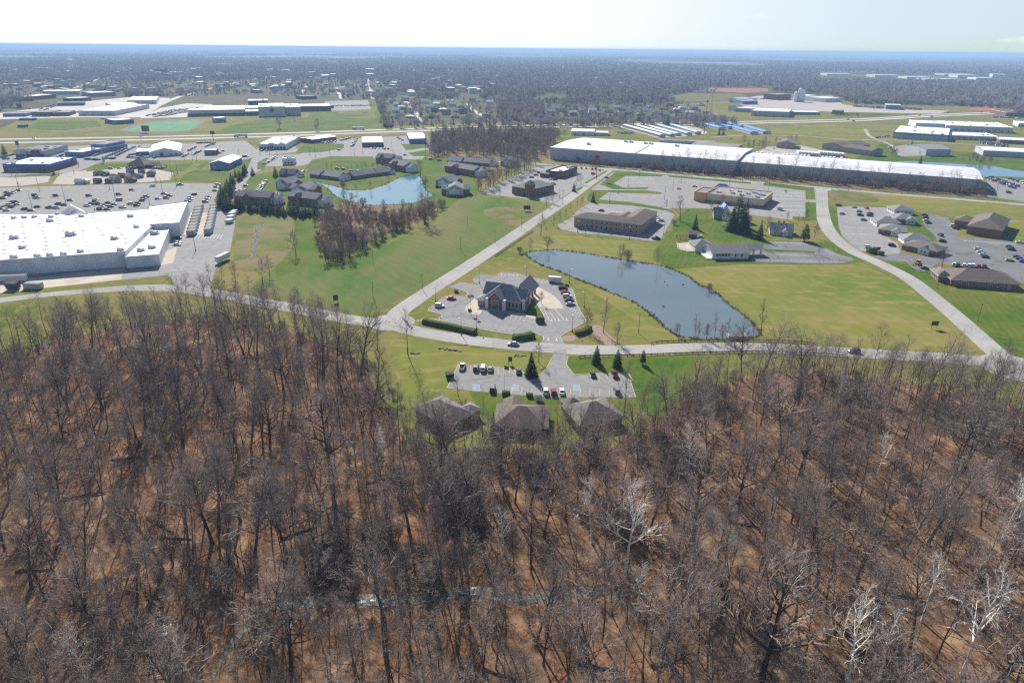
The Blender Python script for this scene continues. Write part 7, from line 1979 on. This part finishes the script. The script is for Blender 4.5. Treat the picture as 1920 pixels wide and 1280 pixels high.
# round bare trees in gardens and lots
for i, (px, py, ty, l_) in enumerate([(1275, 414, 371, 'big round bare tree right of the motel'), (1249, 393, 375, 'small bare tree above the motel drive'), (1333, 395, 376, 'bare tree before the orange restaurant corner'), (1437, 434, 406, 'bare tree left of the chimney house'), (1508, 420, 396, 'bare tree by the curved road bend'), (1527, 446, 422, 'round bare tree right of the light green pine'), (1535, 478, 459, 'bare tree at the end of the striped car park'), (1438, 470, 453, 'bare tree on the thin grass island'), (1476, 414, 398, 'bare tree behind the chimney house'), (1766, 500, 465, 'round bare tree by the yellow digger'), (1760, 528, 508, 'reddish bare tree at the end of the long brick office'), (1014, 441, 404, 'big bare tree where the road rail ends'), (1026, 468, 440, 'leafless clump at the upper pond corner'), (993, 474, 448, 'small bare tree above the pond tip'), (1038, 423, 404, 'bare tree left of the motel'), (1050, 414, 396, 'second bare tree left of the motel'), (1060, 408, 393, 'third bare tree left of the motel'), (1098, 440, 426, 'round bush-like tree before the motel, left of two'), (1122, 443, 429, 'round bush-like tree before the motel, right of two'), (1071, 397, 381, 'bare tree on the verge above the motel drive'), (1082, 391, 376, 'second bare tree on the verge above the motel drive'), (1091, 386, 370, 'third bare tree on the verge above the motel drive'), (1037, 381, 358, 'reddish bare tree by the towered office sign'), (1025, 387, 369, 'bushy bare tree left of the reddish one'), (937, 367, 352, 'bare tree at the edge of the towered office lot'), (1089, 345, 326, 'bare tree on the restaurant verge'), (1081, 347, 332, 'smaller bare tree on the restaurant verge'),
                                     (1010, 678, 644, 'bare tree behind the dark spruce'), (859, 742, 708, 'bare ornamental tree before the grey-roofed office'), (730, 343, 329, 'bare tree on the lake north shore'), (694, 357, 340, 'bare tree in the middle of the lake shore'), (669, 358, 345, 'bare tree left along the lake shore'), (716, 345, 337, 'slim bare tree on the lake shore'), (555, 477, 434, 'bare tree on the slope right of the basin'), (492, 526, 486, 'bare tree at the basin foot, left of two'), (506, 518, 482, 'bare tree at the basin foot, right of two'), (442, 530, 494, 'bare tree at the lane foot of the basin'), (416, 522, 500, 'bare tree by the store lane end'), (1427, 629, 563, 'tall bare tree at the pond end by the weir'), (1131, 624, 560, 'tall bare tree right of the bank car park'), (1157, 644, 609, 'shorter bare tree stump right of the bank'), (1101, 619, 580, 'orange-budded tree at the bank car park corner'), (1015, 570, 548, 'reddish ornamental tree behind the bank'), (1163, 490, 455, 'multi-stemmed bare tree on the pond far bank'), (1233, 499, 461, 'dead pole-like tree on the pond bank'), (525, 241, 212, 'bare tree clump before the gymnasium'), (594, 246, 221, 'bare tree clump on the school field'), (553, 226, 213, 'small bare tree before the gymnasium end'), (293, 347, 333, 'bare tree in the store car park'), (36, 356, 342, 'bare tree on the dirt lot corner'), (22, 331, 316, 'bare tree before the blue-walled shop, left of two'), (34, 331, 316, 'bare tree before the blue-walled shop, right of two'), (147, 314, 301, 'dark bare clump by the blue-walled shop lane')]):
    k_ = ROUND[i % 2]
    if any(w in l_ for w in ('tall', 'pole', 'slim')):
        k_ = YOUNG[0]
    if 'reddish' in l_ or 'orange' in l_:
        k_ = REDT[0]
    if 'multi' in l_ or 'clump' in l_:
        k_ = REDT[1]
    grow(k_, px, py, ty, l_, name='bare_tree', wide=1.0 if k_ is not YOUNG[0] else 1.1)
for i, (px, py, ty) in enumerate([(1268, 628, 602), (1303, 637, 590), (1310, 637, 600), (1324, 636, 604), (1340, 635, 587), (1362, 636, 596), (1354, 637, 606), (1412, 634, 604), (1265, 629, 612)]):
    grow(YOUNG[0] if i % 3 else REDT[1], px, py, ty, f'leafless waterside sapling, {nth(i)}from the left along the pond foot' if 0 else ('leafless waterside sapling rising from the near pond edge'), 'waterside saplings', name='sapling')
for i, (px, py, ty, l_) in enumerate([(1178, 488, 470, 'brown shrub at the foot of the multi-stemmed tree'), (975, 475, 463, 'reddish shrub at the pond tip'), (1330, 545, 532, 'shrub on the right pond bank'), (644, 354, 341, 'grey shrub on the lake shore'), (1145, 440, 436, 'low shrub on the motel lawn'), (1262, 421, 411, 'small shrub on the park lawn edge'), (680, 386, 372, 'grey shrub at the lake foot'), (1470, 600, 595, 'tuft in the yellow field')][:7]):
    grow(BSH[i % 2], px, py, ty, l_, cat='shrub', wide=1.3)
# budding hedgerow and lake trees
grow(TAN[0], 789, 334, 300, 'big budding willow at the head of the lake', wide=1.1)
grow(TAN[0], 798, 358, 333, 'pale budding tree on the right lake shore', wide=.9)
grow(TAN[0], 1004, 309, 282, 'large budding tree at the top of the hedgerow', wide=1.0)
for i in range(26):
    f = i / 25
    px, py = 898 + 100 * f + RT.uniform(-3, 3), 360 - 46 * f + RT.uniform(-3, 3)
    grow((TAN[0], REDT[1], ROUND[0])[i % 3], px, py, py - RT.uniform(24, 36), f'budding hedgerow tree, {nth(i)}up from the meadow end', 'hedgerow beside the flats', name='hedgerow_tree', wide=1.1)
for i in range(13):
    px = 612 + i * 9.5 + RT.uniform(-2, 2)
    grow(YOUNG[0], px, 318.5 + RT.uniform(-1, 1), 318 - RT.uniform(9, 15) - (11 if i > 9 else 0), f'young bare tree, {nth(i)}from the left of the row behind the flats', 'young tree row behind the flats', wide=1.3)
for i in range(9):
    px = 806 + i * 4
    grow(YOUNG[0], px, 294 - RT.uniform(0, 6), 270 - RT.uniform(0, 5), f'bare tree, {nth(i)}from the left at the corner of the highway wood', 'corner trees of the highway wood', wide=1.3)
# lake thicket
thick = G([(600, 398), (640, 400), (700, 408), (790, 398), (838, 384), (828, 398), (800, 418), (740, 440), (680, 470), (630, 492), (606, 492), (600, 450)])
big = [(660, 441, 368), (797, 421, 366), (620, 470, 420), (640, 470, 412), (702, 445, 405), (735, 428, 395), (765, 420, 392), (757, 395, 371), (720, 400, 372), (612, 420, 392), (655, 485, 440), (610, 488, 450), (632, 488, 445), (680, 465, 425), (775, 405, 380), (820, 395, 378)]
for i, (px, py, ty) in enumerate(sorted(big)):
    grow(REDT[i % 2], px, py, ty, f'purple-brown thicket tree, {nth(i)}from the left of the big ones below the lake', 'big trees of the lake thicket', wide=1.2)
tp = []
for i in range(2300):
    x, y = RT.uniform(-200, -40), RT.uniform(340, 560)
    if inside((x + RT.gauss(0, 2.5), y + RT.gauss(0, 3)), thick) and not (math.sin(x * .16) * math.sin(y * .11 + 1) > .55):
        k_ = RT.choice([0, 1, 2, 2, 3])
        tp.append((x, y, 0, RT.uniform(0, 6), RT.uniform(.8, 1.6) if k_ < 2 else RT.uniform(.4, .8), k_))
scatter('thicket', 'dense purple-brown brush of the thicket below the lake', tp, [BUSH[0], BUSH[1], DJ[0], DJ[1]])
# tree belt before the warehouse
for i in range(74):
    f = i / 73
    px = 1078 + 758 * f + RT.uniform(-4, 4)
    py = 307 + 59 * f + RT.uniform(-4, 3) - (3 if px < 1150 else 0)
    grow(TALL[RT.randrange(4)], px, py, py - RT.uniform(22, 48) * (.6 if px < 1230 else 1), f'bare tree, {nth(i)}from the left of the belt before the warehouse', 'tree belt before the warehouse', name='belt_tree', wide=1.1)
bp = []
for i in range(900):
    f = RT.random()
    px, py = 1080 + 765 * f, 303 + 60 * f + RT.uniform(-5, 6)
    x, y = g(px, py)
    bp.append((x, y, 0, RT.uniform(0, 6), RT.uniform(.6, 1.5) * (.7 if px < 1200 else 1), RT.randrange(3)))
scatter('undergrowth', 'leafless brush filling the belt before the warehouse', bp, [BUSH[0], BUSH[1], SAP[0]])
# highway wood and other clumps
hw = G([(806, 268), (828, 252), (930, 247), (1030, 246), (1052, 256), (1030, 275), (1028, 296), (985, 302), (940, 297), (890, 296), (858, 290), (835, 295), (806, 293)])
hp_, hv = [], 0
for i in range(9000):
    x, y = RT.uniform(-130, 80), RT.uniform(700, 1010)
    if inside((x + RT.gauss(0, 4), y + RT.gauss(0, 6)), hw):
        hp_.append((x, y, 0, RT.uniform(0, 6), RT.uniform(.7, 1.15), RT.randrange(3)))
        if len(hp_) >= 1000:
            break
scatter('highway_wood', 'leafless grey wood between flats and highway', hp_, DJ)
for i, (cx_, cy_, n_, sx, sy, lab) in enumerate([(1450, 275, 22, 55, 9, 'thicket behind the warehouse'), (1840, 302, 16, 24, 6, 'clump on the far pond shore'), (1675, 292, 3, 5, 3, 'bushes by the workshop lane')]):
    for j in range(n_):
        px, py = cx_ + RT.uniform(-sx, sx), cy_ + RT.uniform(-sy, sy)
        grow(REDT[j % 2], px, py, py - RT.uniform(9, 18), f'leafless tree of the {lab}', f'trees of the {lab}', name='thicket_tree')
# reeds on the banks
rd = MB()
qr = random.Random(4)
for i in range(26):
    a, r_ = qr.random() * 6.28, qr.random() * .7
    x, y = r_ * math.cos(a), r_ * math.sin(a)
    rd.tube((x, y, 0), (x + qr.gauss(0, .2), y + qr.gauss(0, .2), qr.uniform(.5, 1.3)), .035, 0, 3)
RD = rd.mesh('reed_tuft', [mat('dry_reed', (.24, .17, .1), (.13, .09, .06), 1, .95, rand=.4)])
rp = []
for L_, n_ in ((POND, 520), (LAKE, 240)):
    a_ = along(L_ + [L_[0]], .9)
    for i in range(n_):
        x, y, h_ = RT.choice(a_)
        rp.append((x + RT.gauss(0, .5), y + RT.gauss(0, .5), 0, RT.uniform(0, 6), RT.uniform(.4, 1.2), 0))
scatter('reeds', 'dry brown reeds along the pond and lake banks', rp, [RD])
# more trees screening the three offices
for i in range(15):
    px = 762 + i * 31 + RT.uniform(-6, 6)
    py = RT.uniform(828, 880) - (25 if px > 1160 else 0)
    grow(TALL[RT.randrange(4)], px, py, py - RT.uniform(48, 85), f'bare screening tree, {nth(i)}from the left below the three offices', 'bare trees screening the three offices', name='screen_tree')
for i, (px, py, ty) in enumerate([(905, 820, 748), (912, 838, 760), (1045, 812, 745), (1052, 830, 752), (1068, 806, 742), (800, 845, 768), (852, 838, 770), (885, 832, 764), (950, 836, 775), (1000, 838, 780), (1030, 828, 768), (1095, 818, 752), (1140, 808, 742), (1158, 800, 735), (770, 818, 742), (895, 850, 790)]):
    grow(TALL[i % 4], px, py, ty, f'slim bare tree, {nth(i)}noted hard against the three office houses' if 0 else 'slim bare tree standing hard against the three office houses', 'slim trees against the office houses', name='slim_tree')
# clipped hedges
k_hedge = mat('clipped_hedge', (.045, .075, .02), (.085, .11, .03), .9, .9, lo=.3, hi=.7)
def hedge(label, pts, w, h, name='hedge', leafn=22):
    pl = smooth(pts, 5)
    m = MB()
    n = len(pl)
    q_ = random.Random(len(label))
    K = 9
    vs = []
    for i, (x, y) in enumerate(pl):
        a, b = pl[max(i - 1, 0)], pl[min(i + 1, n - 1)]
        d = math.dist(a, b) or 1
        nx, ny = -(b[1] - a[1]) / d, (b[0] - a[0]) / d
        e_ = min(1, .55 + .45 * min(i, n - 1 - i))
        for k in range(K):
            t = math.pi * k / (K - 1)
            o = math.copysign(abs(math.cos(t)) ** .6, math.cos(t)) * w / 2 * e_
            z = math.sin(t) ** .6 * h * e_ * q_.uniform(.95, 1.04)
            vs.append((x + nx * o, y + ny * o, z - .02))
    m.add(vs, [(i * K + k, i * K + k + 1, (i + 1) * K + k + 1, (i + 1) * K + k) for i in range(n - 1) for k in range(K - 1)] + [tuple(range(K)), tuple(range((n - 1) * K, n * K))[::-1]])
    for i in range(n - 1):
        for j in range(int(leafn * math.dist(pl[i], pl[i + 1]))):
            a, b = vs[i * K + q_.randrange(K)], vs[(i + 1) * K + q_.randrange(K)]
            f = q_.random()
            c_ = [a[d] + (b[d] - a[d]) * f for d in range(3)]
            r_ = .16
            m.add([(c_[0] + q_.gauss(0, r_), c_[1] + q_.gauss(0, r_), max(.02, c_[2] + q_.gauss(0.03, r_ * .8))) for _ in range(3)], [(0, 1, 2)])
    tag(m.build(name, [k_hedge]), label, 'hedge' if name == 'hedge' else 'shrub')
hedge('long clipped hedge between bank car park and road', G([(793, 604), (815, 609), (845, 615), (875, 622), (892, 627)]), 3.6, 2.0)
hedge('bean-shaped clipped hedge at the car park mouth, left side', G([(960, 636), (972, 636), (985, 634), (1000, 630)]), 4.4, 2.2)
hedge('clipped hedge at the car park mouth, right side', G([(1079, 628), (1090, 626), (1100, 621), (1104, 616)]), 3.2, 1.8)
hedge('dark clipped hedge behind the highway, left block', G([(1108, 229), (1140, 229)]), 8, 7, 'hedge', 2)
hedge('dark clipped hedge behind the highway, middle block', G([(1022, 231), (1038, 231)]), 8, 7, 'hedge', 2)
hedge('dark clipped hedge behind the highway, right block', G([(1190, 227), (1222, 226.5)]), 8, 7, 'hedge', 2)
hedge('dark clipped hedge behind the highway, narrow block', G([(1141, 228), (1159, 228)]), 6, 5, 'hedge', 2)
def ball(label, px, py, r):
    x, y = g(px, py)
    hedge(label, [(x - r, y), (x - r * .4, y + .1), (x + r * .4, y), (x + r, y + .1)], r * 1.9, r * 1.35, 'shrub')
ball('round dark shrub on the corner island by the bank', 1012.5, 604, 1.9)
ball('round clipped shrub before the middle office, left of two', 949, 742, 1.4)
ball('round clipped shrub before the middle office, right of two', 993, 744, 1.1)
ball('small upright shrub behind the bank lamp post', 1062.5, 537, .9)
ball('round red-brown shrub by the flagpoles', 881, 583.5, .8)
ball('planted shrub bed at the entrance sign by the curved road', 1634, 474, 2.4)
ball('second planted shrub at the entrance sign', 1650, 478, 1.7)
ball('dark shrub at the gable of the farther right flats', 820, 352, 1.6)
ball('dark round shrub at the end of the brick bay flats', 605, 386, 1.8)
ball('second dark round shrub at the end of the brick bay flats', 613, 386, 2.0)
hedge('low dark foundation hedge under the white gable by the meadow', G([(838, 369.5), (868, 370)]), 2.2, 1.8)
# distant country
fe_ = []
for i, (px, py) in enumerate([(948 + RT.uniform(-6, 6) + i * 8.6, 226 + RT.uniform(-9, 5)) for i in range(46)] + [(715 + i * 7 + RT.uniform(-3, 3), 236 - RT.uniform(0, 40)) for i in range(22)]):
    x, y = g(px, py)
    place('far_evergreen', [(None, FAREV[i % 2])], 'dark evergreen among the far houses beyond the highway', 'tree', (x, y, 0), RT.uniform(0, 6), RT.uniform(.6, 1.25), 'far evergreens among the houses')
opens = [G(p) for p in ([(-200, 275), (-200, 205), (0, 212), (30, 196), (60, 190), (110, 175), (220, 176), (225, 182), (330, 180), (470, 178), (700, 186), (722, 242), (480, 262)], [(1260, 190), (1245, 182), (1290, 173), (1395, 174), (1440, 160), (1445, 172), (1560, 178), (1600, 195), (1800, 200), (1900, 205), (1900, 240), (1400, 245)], [(990, 192), (1000, 184), (1030, 176), (1080, 180), (1060, 192)], [(1535, 152), (1535, 136), (1900, 140), (1900, 154)], [(1300, 172), (1320, 163), (1450, 165), (1440, 176)])]
resid = [G(p) for p in ([(725, 240), (720, 185), (925, 185), (940, 235)], [(1020, 232), (1020, 195), (1250, 192), (1330, 198), (1370, 228)], [(0, 190), (0, 155), (720, 150), (720, 185), (300, 178)])]
ft = []
RF = random.Random(31)
def hy(x):
    return 1000 + .0  # metres to the highway at the middle
for i in range(170000):
    d = 860 * math.exp(RF.random() * math.log(32000 / 860))
    s_ = RF.uniform(-.84, .84)
    x, y = s_ * (d + 60), d
    # thinner with distance: crowns hide one another
    rho = (1 / 125 if d < 3600 else 1 / 125 * (3600 / d) ** 1.2)
    area = 1.68 * d * d * math.log(32000 / 860) / 170000
    if RF.random() > rho * area * (1 if d < 3600 else .33):
        continue
    hwy = 905 + (s_ + .75) * 130 + max(0, s_ - .2) ** 2 * 900
    if y < hwy + 70:
        continue
    if d < 4500 and any(inside((x, y), o_) for o_ in opens):
        continue
    if d < 4500 and any(inside((x, y), o_) for o_ in resid) and RF.random() < .68:
        continue
    if d > 5500 and math.sin(x * .0019 + y * .0007) + math.sin(y * .0011 - x * .0013 + 2) + .5 * math.sin(x * .004 + 1) > .75 - (d - 5500) / 40000:
        continue
    if y < 5200 and any(abs(x - X) < w_ and Y - l_ < y < Y + 25 for X, Y, w_, l_ in CLEAR):
        continue
    sc = RF.uniform(.8, 1.45) * (.8 if d < 4500 and any(inside((x, y), o_) for o_ in resid) else 1) * (1 if d < 3600 else 1.3)
    v_ = RF.choice([0, 1, 2, 0, 1, 2, 0, 1, 2, 0, 1, 2, 3]) if RF.random() < .94 else 4
    ft.append((x, y, 0, RF.uniform(0, 6), sc, v_))
scatter('distant_woods', 'leafless woods and street trees stretching to the hazy horizon', ft, FAR + FAREV)
print('far trees', len(ft))
